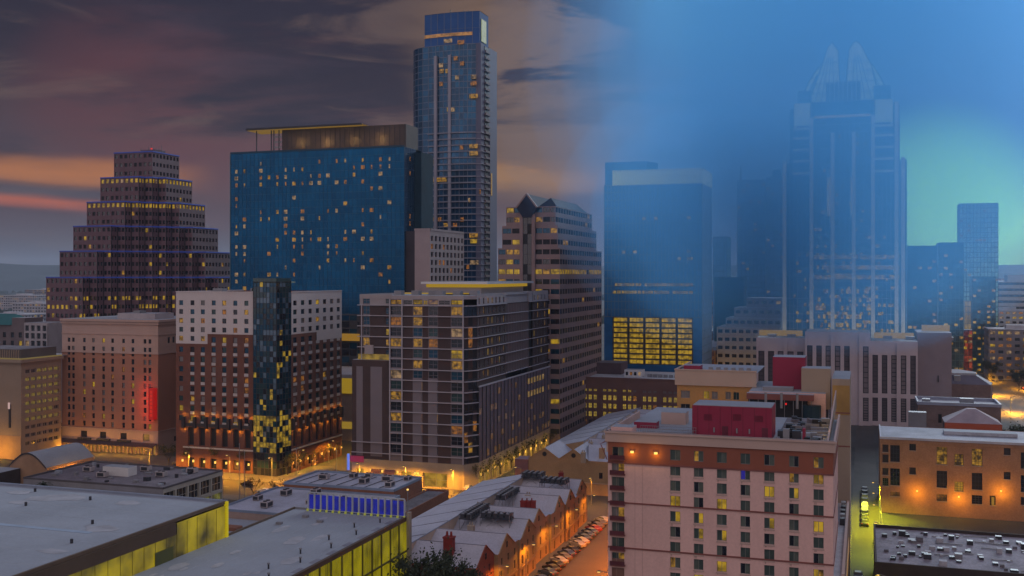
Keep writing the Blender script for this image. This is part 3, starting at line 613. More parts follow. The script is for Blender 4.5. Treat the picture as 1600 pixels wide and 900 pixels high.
def stepped_white():
    d = 590; b = None; m = mat('white_office_wall', (.42, .42, .42), .75, var=.1); c = P(1160, d); b = Bld('terraced_white_office', 'small terraced white office with rows of dark windows below the mist', 'office building', *c)
    for k, (pl, py, e) in enumerate(((1166, 466, 8), (1147, 481, 4), (1134, 497, 0), (1120, 511, -4))):
        x0 = runX((c[0], c[1] + e), pl); x1 = runX((c[0], c[1] + e), 1222 - k); z = zat(py, d); nf = max(1, round(z / 4.6)); n = round((x1 - x0) / 4)
        b.wall('walls', (x0, c[1] + e), (x1, c[1] + e), 0, z, even(x1 - x0, n, 2.5), rows(0, nf, z / nf, 1.4, 1.9), m, .4)
        b['walls'].poly([(x1, c[1] + e, 0), (x1, c[1] + 30, 0), (x1, c[1] + 30, z), (x1, c[1] + e, z)], m); b['walls'].poly([(x0, c[1] + e, 0), (x0, c[1] + e, z), (x0, c[1] + 30, z), (x0, c[1] + 30, 0)], m); b.flat('roof', rect(x0, x1, c[1] + e, c[1] + 30 + k * .1), z, M_roof)
    b.windows(lambda o: L_y if rnd.random() < .03 else G_dark, maxn=80); b.finish()
stepped_white()
def slender(px0, px1, py, d, name, label, gm, dep=22, litp=.06, fm=None, cap=None, pw=2.6):
    c = P(px0, d); x1 = runX(c, px1); z = zat(py, d); b = Bld(name, label, 'tower', *c); fm = fm or M_dmetal
    b.curtain(c, (x1, c[1]), 0, z, pw, 3.8, gm, fm, .3, part='front_glass', hb=.4)
    b['body'].box(c[0] + .05, x1 - .05, c[1] + .1, c[1] + dep, 0, z - .02, gm[0], M_roofgrey)
    n = int((x1 - c[0]) / pw)
    for k in range(n):
        for j in range(int(z / 3.8)):
            if rnd.random() < litp * (2.2 if j < 12 else 1): b.ops.append(dict(c=k, r=j, w=pw * .8, h=1.6, p=(c[0] + (x1 - c[0]) * (k + .5) / n, c[1] - .3, j * 3.8 + 2), a=0., tag=0))
    b.windows(lambda o: rnd.choice((L_y, L_y2, L_p)), name='lit_window', maxn=60)
    if cap: cap(b, c, x1, z)
    b.finish(); return b
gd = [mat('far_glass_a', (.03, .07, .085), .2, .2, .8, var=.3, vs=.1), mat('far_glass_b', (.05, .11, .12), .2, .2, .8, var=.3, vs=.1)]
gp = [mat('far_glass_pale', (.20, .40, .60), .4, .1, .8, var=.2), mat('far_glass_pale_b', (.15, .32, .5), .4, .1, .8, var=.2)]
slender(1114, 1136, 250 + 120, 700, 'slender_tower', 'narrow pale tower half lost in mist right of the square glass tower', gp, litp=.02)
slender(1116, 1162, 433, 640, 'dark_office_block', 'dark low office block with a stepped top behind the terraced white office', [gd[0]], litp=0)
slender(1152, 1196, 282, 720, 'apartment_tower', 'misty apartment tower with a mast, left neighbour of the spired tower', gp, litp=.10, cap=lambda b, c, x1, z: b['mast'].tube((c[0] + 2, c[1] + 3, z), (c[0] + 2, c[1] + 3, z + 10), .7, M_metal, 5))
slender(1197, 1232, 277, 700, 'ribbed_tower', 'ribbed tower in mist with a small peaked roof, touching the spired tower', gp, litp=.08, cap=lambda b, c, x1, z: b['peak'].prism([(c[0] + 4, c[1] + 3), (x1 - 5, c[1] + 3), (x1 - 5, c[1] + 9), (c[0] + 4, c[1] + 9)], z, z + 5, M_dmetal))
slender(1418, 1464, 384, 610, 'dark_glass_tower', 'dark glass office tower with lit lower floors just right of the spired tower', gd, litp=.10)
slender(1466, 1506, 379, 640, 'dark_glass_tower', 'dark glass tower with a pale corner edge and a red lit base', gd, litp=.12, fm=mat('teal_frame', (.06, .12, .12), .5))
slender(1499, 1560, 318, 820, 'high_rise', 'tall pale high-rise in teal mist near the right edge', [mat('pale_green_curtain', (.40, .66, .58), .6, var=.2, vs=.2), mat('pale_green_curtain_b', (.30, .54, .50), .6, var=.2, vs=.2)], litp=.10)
slender(1519, 1556, 432, 760, 'mid_rise_office', 'dark mid-rise office with lit windows beside the yellow street', gd, litp=.2)
slender(1507, 1518, 470, 700, 'lit_stair_tower', 'thin yellow lit tower at the head of the right-hand street', [lit('yellow_stair', (1, .62, .1), .3, .2, .3)], litp=0, dep=10)
slender(1488, 1520, 515, 660, 'red_lit_building', 'red lit building at the head of the right-hand street', [lit('red_front', (1, .12, .03), .35, .4, .2), mat('red_brick_far', (.3, .06, .04))], litp=.2, dep=10)
# banded white office on the right edge
def banded():
    m = mat('banded_white', (.45, .45, .46), .7, var=.1); d = 950; x0, y0 = P(1549, d); x1 = x0 + 60; y1 = runY((x0, y0), 1518); zt = zat(440, d)
    b = Bld('banded_white_office', 'white office with dark ribbon windows on the right edge in teal mist', 'office building', x0, y0)
    b.wall('walls', (x0, y1), (x0, y0), 0, zt, [(.5, y1 - y0 - .5)], rows(0, 12, zt / 12, 2.2, 2.4), m, .5, tagv='s'); b.wall('walls', (x0, y0), (x1, y0), 0, zt, [(.5, 59)], rows(0, 12, zt / 12, 2.2, 2.4), m, .5, tagv='f'); b.flat('roof', rect(x0, x1, y0, y1), zt, M_roof); b['walls'].poly([(x0, y1, 0), (x0, y1, zt), (x1, y1, zt), (x1, y1, 0)], m)
    b['roof_room'].box(x0 + 14, x1, y0 + 6, y0 + 30, zt, zt + 6, m, M_roof)
    b.windows(lambda o: L_y if rnd.random() < .1 else G_dark, M_metal, (12, 0), name='ribbon_window', t=.2); b.finish()
    d = 790; x0 = 103.5; y0 = 715; x1 = 190; y1 = y0 + 80; z = 27; b = Bld('parking_garage', 'pale parking garage with open yellow lit decks at the right edge beside the busy street', 'parking garage', x0, y0)
    b.wall('walls', (x0, y1), (x0, y0), 0, z, [(.6, 79)], rows(.5, 6, 4.4, 1.8, 2.1), m, .5, tagv='s'); b.wall('walls', (x0, y0), (x1, y0), 0, z, [(.6, 85)], rows(.5, 6, 4.4, 1.8, 2.1), m, .5, tagv='f'); b.flat('roof', rect(x0, x1, y0, y1), z, M_roofgrey)
    b.windows(lambda o: lit('deck_light', (1, .55, .08), .38, .15, .2), M_metal, (12, 0), name='deck_opening', t=.3); b.finish()
banded()
# ---------------------------------------------------------------- spired tower
def spired():
    d = 530; c = P(1262, d); y0 = c[1]; X = lambda px, yy=0: runX((c[0], y0 + yy), px); Zt = lambda py: zat(py, d)
    b = Bld('spired_tower', 'landmark tower with a folded pointed glass crown, rising in blue mist', 'tower', X(1320), y0)
    gl = [mat('spire_glass_a', (.06, .24, .50), .25, .4, .8, var=.25, vs=.1), mat('spire_glass_b', (.10, .30, .56), .25, .4, .8, var=.25, vs=.1)]; fm = mat('spire_frame', (.30, .42, .55), .5); pale = mat('spire_pale_frame', (.78, .82, .75), .6, emi=(.7, .8, .6), es=.06); sil = mat('spire_crown_glass', (.75, .88, .70), .6, 0, .3, var=.15, vs=.2, emi=(.62, .80, .45), es=.20)
    zs = Zt(160)
    # centre bay, flanking corner bays set back
    b.curtain((X(1268), y0), (X(1365), y0), 20, zs, 2.3, 3.9, gl, fm, .2, part='front_glass', hb=.3)
    for a, e, zz, off in ((1246, 1268, Zt(140), 3), (1365, 1392, Zt(138), 3), (1234, 1246, Zt(165), 8), (1392, 1406, Zt(165), 8), (1226, 1234, Zt(250), 13), (1406, 1417, Zt(250), 13)):
        b.curtain((X(a, off), y0 + off), (X(e, off), y0 + off), 0, zz, 2.3, 3.9, gl, fm, .2, part='wing_glass', fpart='wing_frames', hb=.3)
        b['body'].box(X(a, off), X(e, off), y0 + off + .1, y0 + 45 - off, 0, zz, gl[0])
    b['body'].box(X(1268) + .05, X(1365) - .05, y0 + .1, y0 + 44, 0, zs, gl[0])
    for px in (1268, 1301, 1334, 1364):
        b['fin'].box(X(px) - .9, X(px) + .9, y0 - 1.4, y0 - .02, 20, zs - (8 if px in (1268, 1364) else 16), pale)
    for px in (1228, 1410, 1400): b['fin'].box(X(px, 12) - .9, X(px, 12) + .9, y0 + 1.2, y0 + 2.9, 0, Zt(250) if px != 1400 else Zt(165), pale)
    for i, py in enumerate((200, 215, 233, 251, 270)):
        b['corner_band'].box(X(1239, 2.8), X(1264, 2.8), y0 + 2.0, y0 + 2.8, Zt(py) - .6, Zt(py) + .6, pale); b['corner_band'].box(X(1367, 2.8), X(1396, 2.8), y0 + 2.0, y0 + 2.8, Zt(py) - .6, Zt(py) + .6, pale)
    b['shoulder'].box(X(1241, 2), X(1266, 2), y0 + 2, y0 + 20, Zt(195), Zt(160), sil); b['shoulder'].box(X(1367, 2), X(1395, 2), y0 + 2, y0 + 20, Zt(195), Zt(160), sil)
    # folded crown: paired triangular blades with a V between them
    edge = mat('spire_crown_edge', (.10, .22, .34), .6)
    def blade(pts, y, t=1.2):
        fr = [(X(px, y), y0 + y, Zt(py)) for px, py in pts]; bk = [(a, q + t, z) for a, q, z in fr]; mb = b['crown']; mb.poly(fr, sil); mb.poly(bk[::-1], sil)
        for i in range(len(fr)): j = (i + 1) % len(fr); mb.poly([fr[i], bk[i], bk[j], fr[j]], sil); b['crown_edge'].tube(fr[i], fr[j], .45, edge, 4)
        cx_, zt_ = sum(a for a, _, _ in fr) / len(fr), max(z for _, _, z in fr); base = sorted(fr, key=lambda v: v[2])[:2]
        for k in range(1, 5):
            t = k / 5; q = base[0][0] + (base[1][0] - base[0][0]) * t; tip = max(fr, key=lambda v: v[2]); b['crown_lattice'].tube((q, fr[0][1] - .15, base[0][2]), (tip[0] + (q - tip[0]) * .25, fr[0][1] - .15, tip[2] - (tip[2] - base[0][2]) * .25), .22, edge, 4)
        for k in range(1, 5):
            z = base[0][2] + (zt_ - base[0][2]) * k / 6; xs = []
            for i in range(len(fr)):
                a, c2 = fr[i], fr[(i + 1) % len(fr)]
                if (a[2] - z) * (c2[2] - z) < 0: xs.append(a[0] + (c2[0] - a[0]) * (z - a[2]) / (c2[2] - a[2]))
            if len(xs) >= 2: b['crown_lattice'].tube((min(xs), fr[0][1] - .15, z), (max(xs), fr[0][1] - .15, z), .2, edge, 4)
    for y in (6, 34):
        blade([(1262, 160), (1314, 160), (1310, 78), (1300, 64), (1293, 72), (1283, 104)], y); blade([(1320, 160), (1374, 160), (1362, 104), (1345, 70), (1336, 64), (1326, 78)], y)
        blade([(1250, 160), (1268, 160), (1284, 96), (1276, 104), (1262, 125)], y + 4); blade([(1368, 160), (1392, 160), (1378, 125), (1366, 104), (1352, 92)], y + 4)
    for px0, px1 in ((1296, 1298), (1340, 1342)):
        x = X(px0, 10); b['crown_ridge'].poly([(x, y0 + 7, zs), (x, y0 + 34, zs), (x, y0 + 34, Zt(70)), (x, y0 + 7, Zt(70))], sil)
    b['crown_base'].box(X(1290), X(1345), y0 - .6, y0 + 5, zs, Zt(131), mat('crown_base_glass', (.10, .14, .2), .3, .2, .8)); 
    for k in range(9): x = X(1290) + (X(1345) - X(1290)) * k / 8; b['crown_base'].box(x - .12, x + .12, y0 - .8, y0 - .6, zs, Zt(131), pale)
    b['top_light'].box(X(1272), X(1360), y0 - .25, y0 - .1, Zt(186), Zt(182), glow('crown_lamp', (1, .75, .4), .6)); b['name_band'].box(X(1270), X(1362), y0 - .4, y0 - .1, Zt(176), Zt(162), gl[0])
    for px, a, e in ((1296, 338, 200), (1333, 338, 200)): b['lit_shaft'].box(X(px) - 1.2, X(px) + 1.2, y0 - .35, y0 - .12, Zt(a), Zt(a - 60), glow('shaft_lamp', (1, .8, .4), .6))
    def L(px0, px1, py, p, h=1.6, n=None):
        n = n or max(1, int((px1 - px0) / 4))
        for k in range(n):
            if rnd.random() < p:
                px = px0 + (px1 - px0) * (k + .5) / n; off = 0 if 1268 < px < 1364 else 3; b.ops.append(dict(c=0, r=0, w=1.25 * (px1 - px0) / n / 4, h=h, p=(X(px, off), y0 + off - .3, Zt(py)), a=0., tag=0))
    for py in (402, 418, 433): L(1272, 1405, py, .9, 2.2)
    for py in (455, 468, 481, 494, 507): L(1274, 1362, py, .42, 2.2)
    for py in range(346, 520, 13): L(1240, 1400, py, .13 if py < 440 else .3)
    for py in range(215, 340, 13): L(1270, 1362, py, .09)
    for py in (430, 434): L(1300, 1330, py, .9)
    b.windows(lambda o: rnd.choice((L_y, L_y, L_p)), name='lit_window'); b.finish()
spired()
def podium_garage():
    d = 500; c = P(1258, d); y0 = c[1]; m = mat('podium_stone', (.58, .48, .49), .75, var=.1, vs=.1); X = lambda px, e=0: runX((c[0], y0 + e), px); Zt = lambda py: zat(py, d)
    b = Bld('pilastered_parking_building', 'long pale pilastered building with dark window strips at the foot of the spired tower', 'building', X(1320), y0)
    wd = mat('strip_window_dark', (.09, .07, .08), .5); fr = mat('precast_grille', (.22, .18, .19), .8)
    for a, e, py, off in ((1182, 1258, 530, 8), (1258, 1360, 518, 0), (1360, 1434, 531, 2)):
        xa, xe = X(a, off), X(e, off); z = Zt(py); l = xe - xa; n = round(l / 4.4); p = l / n
        b.wall('walls', (xa, y0 + off), (xe, y0 + off), 0, z - 4, [(p * k + .9, p * k + p - .8) for k in range(n) if (k % 6) != 5], [(2, 13), (15, z - 6.5)], m, .5, tagv=a)
        b['walls'].box(xa, xe, y0 + off, y0 + 26, z - 4, z, m, M_roof); b['walls'].box(xa, xe, y0 + 20, y0 + 26, 0, z - 4, m)
        b['walls'].poly([(xe, y0 + off, 0), (xe, y0 + 26, 0), (xe, y0 + 26, z), (xe, y0 + off, z)], m); b['walls'].poly([(xa, y0 + off, 0), (xa, y0 + off, z), (xa, y0 + 26, z), (xa, y0 + 26, 0)], m)
        for k in range(0, n + 1, 3): b['pilaster'].box(xa + p * k - .9 + (.9 if k == 0 else 0), xa + p * k + .9 - (.9 if k == n else 0), y0 + off - .8, y0 + off - .01, 0, z - 1, m)
    b.windows(lambda o: wd if (o['c'] % 6 in (0, 1, 4)) else fr, M_dmetal, (0, 8), name='window_strip', t=.35)
    xa, xe = X(1433, 14), X(1487, 14); b['annex_wall'].box(xa, xe, y0 + 14, y0 + 44, 0, Zt(519), mat('mauve_render', (.27, .225, .25), .85, var=.08, fine=.04), M_roofgrey); b['annex_wall'].box(xa + 30 * .3, xa + 9.5, y0 + 13.6, y0 + 14, 20, 23, M_dmetal)
    rl = glow('roof_terrace_glow', (1, .62, .18), .34)
    for a, e, z in ((1186, 1254, Zt(527)), (1366, 1428, Zt(528)), (1440, 1484, Zt(515))): b['roof_terrace_light'].box(X(a, 27), X(e, 27), y0 + 27, y0 + 27.4, z - 1, z + 1.8, rl)
    for a in (1200, 1230, 1380, 1415, 1450, 1475): b['roof_unit'].box(X(a, 18), X(a, 18) + 4, y0 + 16, y0 + 20, Zt(531), Zt(526), M_metal)
    b.finish()
podium_garage()
# low buildings at the right beside the busy street
def low_right():
    br = mat('dim_brown_brick', (.20, .135, .12), .85, var=.2, vs=.3, fine=.1)
    d = 420; c = P(1434, d); x1 = runX(c, 1564); z = zat(632, d); b = Bld('low_brick_building', 'long low brown brick building with arched windows and pale roof edge', 'building', *c); l = x1 - c[0]
    b.wall('walls', c, (x1, c[1]), 0, z, [(l * f, l * f + 1.3) for f in (.06, .25, .46, .64, .84)], [(2, 5), (z - 7, z - 3.5)], br, .4); b['walls'].box(c[0] + .05, x1 - .05, c[1] + .6, c[1] + 20, 0, z, br, M_roofgrey); b['walls'].poly([(c[0], c[1] + 20, 0), (c[0], c[1], 0), (c[0], c[1], z), (c[0], c[1] + 20, z)], br)
    b.parapet('coping', rect(c[0], x1, c[1], c[1] + 20), z, z + 1.2, mat('blue_grey_coping', (.3, .32, .4), .6), .4, .25); b['roof_unit'].box(c[0] + 16, c[0] + 21, c[1] + 5, c[1] + 9, z, z + 2.4, M_metal)
    b['roof_unit'].box(c[0] + 2, c[0] + 5, c[1] + 6, c[1] + 10, z, z + 1.6, M_metal); b.windows(lambda o: L_y if o['c'] == 4 and o['r'] == 1 else M_black, M_dmetal, (0, 1)); b.finish()
    d = 520; c = P(1488, d); x1 = runX(c, 1548); zt = zat(600, d); b = Bld('slate_roofed_hall', 'dark slate-roofed hall with clipped corners behind the low brick building', 'building', *c); sl = mat('slate_roof', (.12, .11, .15), .6, var=.2)
    x0 = c[0]; y0 = c[1]; lo = [(x0 - 8, y0), (x1, y0), (x1 + 2, y0 + 12), (x1 - 6, y0 + 34), (x0 - 8, y0 + 34)]; hi = [(x0 - 4, y0 + 6), (x1 - 6, y0 + 6), (x1 - 5, y0 + 14), (x1 - 12, y0 + 28), (x0 - 4, y0 + 28)]
    b['walls'].prism(lo, 0, zt, br)
    for i in range(5): j = (i + 1) % 5; b['roof'].poly([(*lo[i], zt), (*lo[j], zt), (*hi[j], zt + 4), (*hi[i], zt + 4)], sl)
    b['roof'].prism(hi, zt + 4, zt + 5, M_roofgrey); b['vent'].box(x0 + 1, x0 + 4, y0 + 2, y0 + 5, zt, zt + 4, M_metal)
    for k in range(5): b['window'].box(x0 - 5 + k * 5, x0 - 3.6 + k * 5, y0 - .12, y0 - .02, 6, 9, G_dark)
    b.finish()
    d = 380; c = P(1476, d); x1 = runX(c, 1566); z = zat(660, d); b = Bld('marquee', 'pale hip-roofed pavilion with a red glowing edge behind the brick warehouse', 'pavilion', *c); y0 = c[1]; x0 = c[0]; tr = mat('tent_roof', (.42, .34, .36), .8); rd = glow('red_lit_valance', (1, .14, .04), .16)
    e = [(x0, y0, z), (x1, y0, z), (x1, y0 + 14, z), (x0, y0 + 14, z)]; t = [(x0 + 8, y0 + 6, z + 4.5), (x1 - 8, y0 + 6, z + 4.5), (x1 - 8, y0 + 9, z + 4.5), (x0 + 8, y0 + 9, z + 4.5)]
    for i in range(4): j = (i + 1) % 4; b['roof'].poly([e[i], e[j], t[j], t[i]], tr)
    b['roof'].poly(t, tr); b['valance'].box(x0, x1, y0 - .1, y0 + .1, z - 2.5, z - .05, rd); b['walls'].box(x0 + .3, x1 - .3, y0 + .3, y0 + 13.5, 0, z - .1, br)
    b['chimney'].box(x0 - 12, x0 - 6, y0 + 2, y0 + 6, 0, z + 3, M_metal); b.finish()
low_right()
# distant low city, left and right
FARL = [(14, 900, 40, 30, 22, 0, 'pale slab at the foot of the hills'), (38, 980, 60, 30, 26, 1, 'grey block with pale neighbours'), (62, 880, 34, 30, 24, 2, 'brown block beside the stepped tower'), (8, 1300, 70, 40, 22, 1, 'wide grey block far off'), (50, 1500, 70, 40, 30, 0, 'row of pale blocks far off'), (26, 1900, 80, 50, 34, 0, 'pale block under the ridge'), (66, 2200, 90, 60, 40, 1, 'grey block under the ridge'), (20, 760, 30, 20, 24, 2, 'brown office with a few lit rooms'), (54, 700, 22, 20, 15, 0, 'white low office with yellow windows')]
for px, d, w, dp, h, k, s in FARL: far_block(px, d, w, dp, h, FARC[k], s + ' at the far left of the city', .25)
FARR = [(1580, 900, 50, 30, 40, 0, 'pale wide office'), (1596, 700, 40, 30, 34, 1, 'grey office near the right edge'), (1565, 1200, 60, 40, 50, 1, 'grey block'), (1535, 1500, 60, 40, 66, 0, 'pale block high'), (1600, 1700, 80, 40, 60, 2, 'brown block'), (1128, 900, 50, 30, 60, 1, 'grey slab behind the white terraces'), (1100, 760, 40, 30, 30, 2, 'brown slab behind the golden floors')]
for px, d, w, dp, h, k, s in FARR: far_block(px, d, w, dp, h, FARC[k], s + ' in the misty right-hand distance',   .6)
def plain_back(b, x0, x1, y0, y1, z, m, left=True, right=False):
    mb = b['rear_walls']; mb.poly([(x1, y1, 0), (x0, y1, 0), (x0, y1, z), (x1, y1, z)], m)
    if left: mb.poly([(x0, y1, 0), (x0, y0, 0), (x0, y0, z), (x0, y1, z)], m)
    if right: mb.poly([(x1, y0, 0), (x1, y1, 0), (x1, y1, z), (x1, y0, z)], m)
WARM = (1, .55, .16)
def spot(parent, p, e, col=WARM, r=.3):
    pl = bpy.data.lights.new('lamp_light', 'POINT'); pl.energy = e * .6; pl.color = (col[0], col[1] * .9, col[2] * .3); pl.shadow_soft_size = r
    o = bpy.data.objects.new('lamp_light', pl); COL.objects.link(o); o.parent = parent; o.location = (p[0] - parent.location.x, p[1] - parent.location.y, p[2] - parent.location.z); return o
# ---------------------------------------------------------------- left edge hotel
def left_block():
    d = 400; c = P(33, d); x1, y0 = c; x0 = runX(c, -60); y1 = runY(c, 96); z = zat(562, d); m = mat('beige_stone', (.30, .225, .17), .8, var=.1, vs=.1, fine=.05)
    b = Bld('beige_office_building', 'beige block on the left edge, lit cornice and slanting rows of yellow windows', 'office building', x1, y0); l = y1 - y0
    b.wall('walls', (x0, y0), (x1, y0), 0, z, [], [], m)
    b.wall('walls', (x1, y0), (x1, y1), 0, z, even(l, 6, 2.3, 2.2, 1.6), rows(5, 10, 3.05, 0, 1.6), m, .4)
    b['cornice'].bar((x0, y0), (x1 + 1.2, y0), 1.3, z - 1.2, z, m, .02); b['cornice'].bar((x1, y0), (x1, y1 - .1), 1.2, z - 1.22, z - .02, m, .02)
    b['cornice_light'].bar((x0, y0 + .6), (x1 + .6, y0 + .6), .4, z + .02, z + .5, glow('cornice_glow', (1, .72, .2), .26), .6); b['cornice_light'].bar((x1 - .4, y0), (x1 - .4, y1 - .3), .4, z + .02, z + .5, glow('cornice_glow', (1, .72, .2), .26), .6)
    b.flat('roof', rect(x0, x1, y0, y1 + 10), z, M_roofgrey); b['upper_storey'].box(x0, x1 - 2.5, y0 + 2.5, y1, z, z + 3.6, mat('attic_dark', (.12, .1, .09), .8), M_roofdark)
    for k in range(24): u = x0 + (x1 - 2.5 - x0) * k / 24; b['upper_storey'].box(u, u + .3, y0 + 2.2, y0 + 2.5, z, z + 3.4, m)
    plain_back(b, x0, x1, y0, y1, z, m); b['base_course'].bar((x0, y0), (x1, y0), .15, 0, 9, mat('orange_stone_base', (.36, .22, .13), .8), .01)
    b['wall_lamp'].box(x1 - 5.5, x1 - 4.9, y0 - .5, y0 - .01, 12, 21, M_dmetal); b['wall_lamp'].box(x1 - 5.6, x1 - 4.8, y0 - .75, y0 - .5, 19.2, 21.6, glow('pink_lamp', (1, .65, .6), .8))
    lm = lit('office_lit', (.95, .66, .10), .30, .9, .55)
    b.windows(lambda o: lm if o['r'] >= 3 and rnd.random() < .96 and not (o['r'] == 9 and o['c'] < 2) else G_dark, m, (1, 0), t=.22)
    spot(b.root, (x1 - 8, y0 - 6, 3), 5000); b.finish()
left_block()
def left_far():
    d = 500; c = P(38, d); x0 = runX(c, -60); z = zat(508, d); m = mat('grey_render', (.16, .13, .14), .85); b = Bld('green_roofed_building', 'grey building with a teal hipped roof and lit tall windows on the left edge', 'building', *c); y0 = c[1]; x1 = c[0]
    b.wall('walls', (x0, y0), (x1, y0), 0, z, even(x1 - x0, 8, 1.9), [(z - 14, z - 11.5), (z - 10, z - 7.5), (z - 6, z - 3.5)], m, .4); tl = mat('teal_copper_roof', (.02, .13, .13), .5); b['roof'].poly([(x0, y0 - 1, z), (x1 - 8, y0 - 1, z), (x1 - 13, y0 + 8, z + 5), (x0, y0 + 8, z + 5)], tl); b['roof'].poly([(x1 - 8, y0 - 1, z), (x1, y0 + 14, z), (x1 - 13, y0 + 8, z + 5)], tl)
    b['gable'].prism([(x1 - 7.5, y0 + .2), (x1, y0 + .2), (x1, y0 + 12), (x1 - 7.5, y0 + 12)], z, z + 3.4, m, M_roofgrey); b['walls'].poly([(x1, y0, 0), (x1, y0 + 14, 0), (x1, y0 + 14, z), (x1, y0, z)], m)
    b.windows(lambda o: L_y if rnd.random() < .45 else G_dark, M_dmetal); b.finish()
    d = 490; c = P(37.6, d + 6); x1 = runX(c, 74); z = zat(505, d); m = mat('white_grid_frame', (.36, .34, .37), .7); b = Bld('white_gridded_building', 'small building with a white square window grid beside the teal roof', 'building', *c); y0 = c[1]
    b.wall('walls', c, (x1, y0), 0, z, even(x1 - c[0], 4, 2.2), rows(0, int(z / 3.6), 3.6, .7, 2.6), m, .6); b['roof'].box(c[0], x1, y0 + .7, y0 + 16, 0, z, m, M_roof); b.windows(lambda o: L_p if rnd.random() < .05 else G_dark); b.finish()
left_far()
# ---------------------------------------------------------------- terracotta hotel with red sign
def red_hotel():
    d = 410; c = P(247, d); x1, y0 = c; x0 = runX(c, 97); y1 = y0 + 26; z = zat(500, d); m = mat('terracotta_stucco', (.40, .19, .125), .85, var=.08, vs=.08, fine=.04); m2 = mat('pink_cream_stucco', (.50, .35, .30), .85, var=.08, vs=.08, fine=.04)
    b = Bld('terracotta_hotel', 'terracotta hotel with cream top floors and a glowing red vertical sign', 'hotel', x1, y0); l = x1 - x0
    s = l / 150.0
    cols = [(a * s, (a + 4.2) * s) for a in (9, 16, 33.5, 48, 64, 78, 95, 109.5, 128, 135.5)]; fh = 3.13; zt2 = z - 13.2
    b.wall('lower_walls', (x0, y0), (x1, y0), 9, zt2, cols, rows(9.2, 11, fh, .8, 2.0), m, .35, tagv='l'); b.wall('upper_walls', (x0, y0), (x1, y0), zt2, z, cols, rows(zt2 - .3, 2, 3.3, .9, 1.7), m2, .35, tagv='u')
    b.wall('base_walls', (x0, y0), (x1, y0), 4.2, 9, [(a * s, (a + 10) * s) for a in (30, 60, 92)] + [(127 * s, 137 * s)], [(5.4, 8)], m2, .5, tagv='b')
    for a in (30, 60, 92): b['balcony'].box(x0 + (a - 3) * s, x0 + (a + 17) * s, y0 - .9, y0 - .02, 4.6, 5.3, M_dmetal)
    b.wall('lower_walls', (x1, y0), (x1, y1), 9, zt2, [], [], m); b.wall('upper_walls', (x1, y0), (x1, y1), zt2, z, [(6, 7.6), (9, 10.6)], [(z - 9.4, z - 7)], m2, .3, tagv='u'); b.wall('base_walls', (x1, y0), (x1, y1), 0, 9, [(10, 12)], [(4, 6)], m2, .3, tagv='b')
    for i, (zz, w, h) in enumerate(((z - .9, 1.0, .9), (z - 1.9, .6, .8), (z - 6.0, .25, .4), (zt2 - .2, .3, .5), (9, .3, .4))):
        b['cornice'].bar((x0 - w * .3, y0), (x1 + w, y0), w, zz, zz + h, m2, .02); b['cornice'].bar((x1, y0), (x1, y1), w, zz - .01, zz + h - .01, m2, .02)
    b.flat('roof', rect(x0, x1, y0, y1 + 12), z, M_roof); b['penthouse'].box(x0 + 22, x1 - 6, y0 + 6, y0 + 18, z, z + 2.2, mat('penthouse_pale', (.42, .38, .40), .8), M_roof); b['penthouse'].box(x0 + 28, x0 + 31, y0 + 8, y0 + 12, z + 2.2, z + 3.2, M_metal); plain_back(b, x0, x1, y0, y1, z, m)
    # ground floor colonnade and awning
    b['colonnade'].box(x0 + 1, x1 - .5, y0 + .8, y0 + 3, 0, 4.1, lit('lobby_glow', (1, .52, .10), .42, .5, .25)); b['colonnade'].box(x0, x1, y0 - .02, y0 + .6, 4.0, 4.3, m2)
    for k in range(24): u = x0 + .6 + (l - 1.8) * k / 23; b['column'].box(u, u + .6, y0 - .05, y0 + .55, 0, 4.2, m2)
    aw = mat('brown_awning', (.08, .05, .05), .8); b['awning'].poly([(x0 - .5, y0 - 3.2, 3.5), (x1, y0 - 3.2, 3.5), (x1, y0 - .1, 4.6), (x0 - .5, y0 - .1, 4.6)], aw); b['awning'].poly([(x0 - .5, y0 - 3.2, 3.2), (x1, y0 - 3.2, 3.2), (x1, y0 - 3.2, 3.5), (x0 - .5, y0 - 3.2, 3.5)], aw)
    # the sign stands off the corner
    sx = x1 - 1.2; rd = glow('red_sign_face', (1, .008, .004), .5); b['sign'].box(sx - 1.1, sx + .9, y0 - 2.5, y0 - .25, zat(655, d), zat(606, d), rd); b['sign_frame'].box(sx - 1.2, sx - 1.11, y0 - 2.6, y0 - .2, zat(656, d), zat(605, d), M_dmetal); b['sign_frame'].box(sx - .3, sx + .1, y0 - .25, y0 - .02, zat(650, d), zat(610, d), M_dmetal)
    for k in range(7): zz = zat(651, d) + k * (zat(609, d) - zat(651, d)) / 7; b['sign_letter'].box(sx - .6, sx + .4, y0 - 2.58, y0 - 2.51, zz + .2, zz + 1.3, mat('sign_letter_red', (.25, .01, .01), .5, var=0, emi=(1, .05, .02), es=.35))
    for k in range(3): spot(b.root, (sx - 3.5, y0 - 3.2, zat(650, d) + k * 5.2), 650, (1, .03, .02), .6)
    for k in range(5): spot(b.root, (x0 + 5 + k * 9, y0 - 5, 2.4), 1300, (1, .50, .10))
    def fn(o):
        if o['tag'] == 'b': return lit('lobby_glow', (1, .52, .10), .42, .5, .25) if o['c'] == 3 else M_black
        return rnd.choice((L_y, L_o)) if rnd.random() < .09 else rnd.choice((G_dark, G_dark, M_black, G_cur))
    b.windows(fn, M_dmetal, (0, 1)); b.finish()
red_hotel()
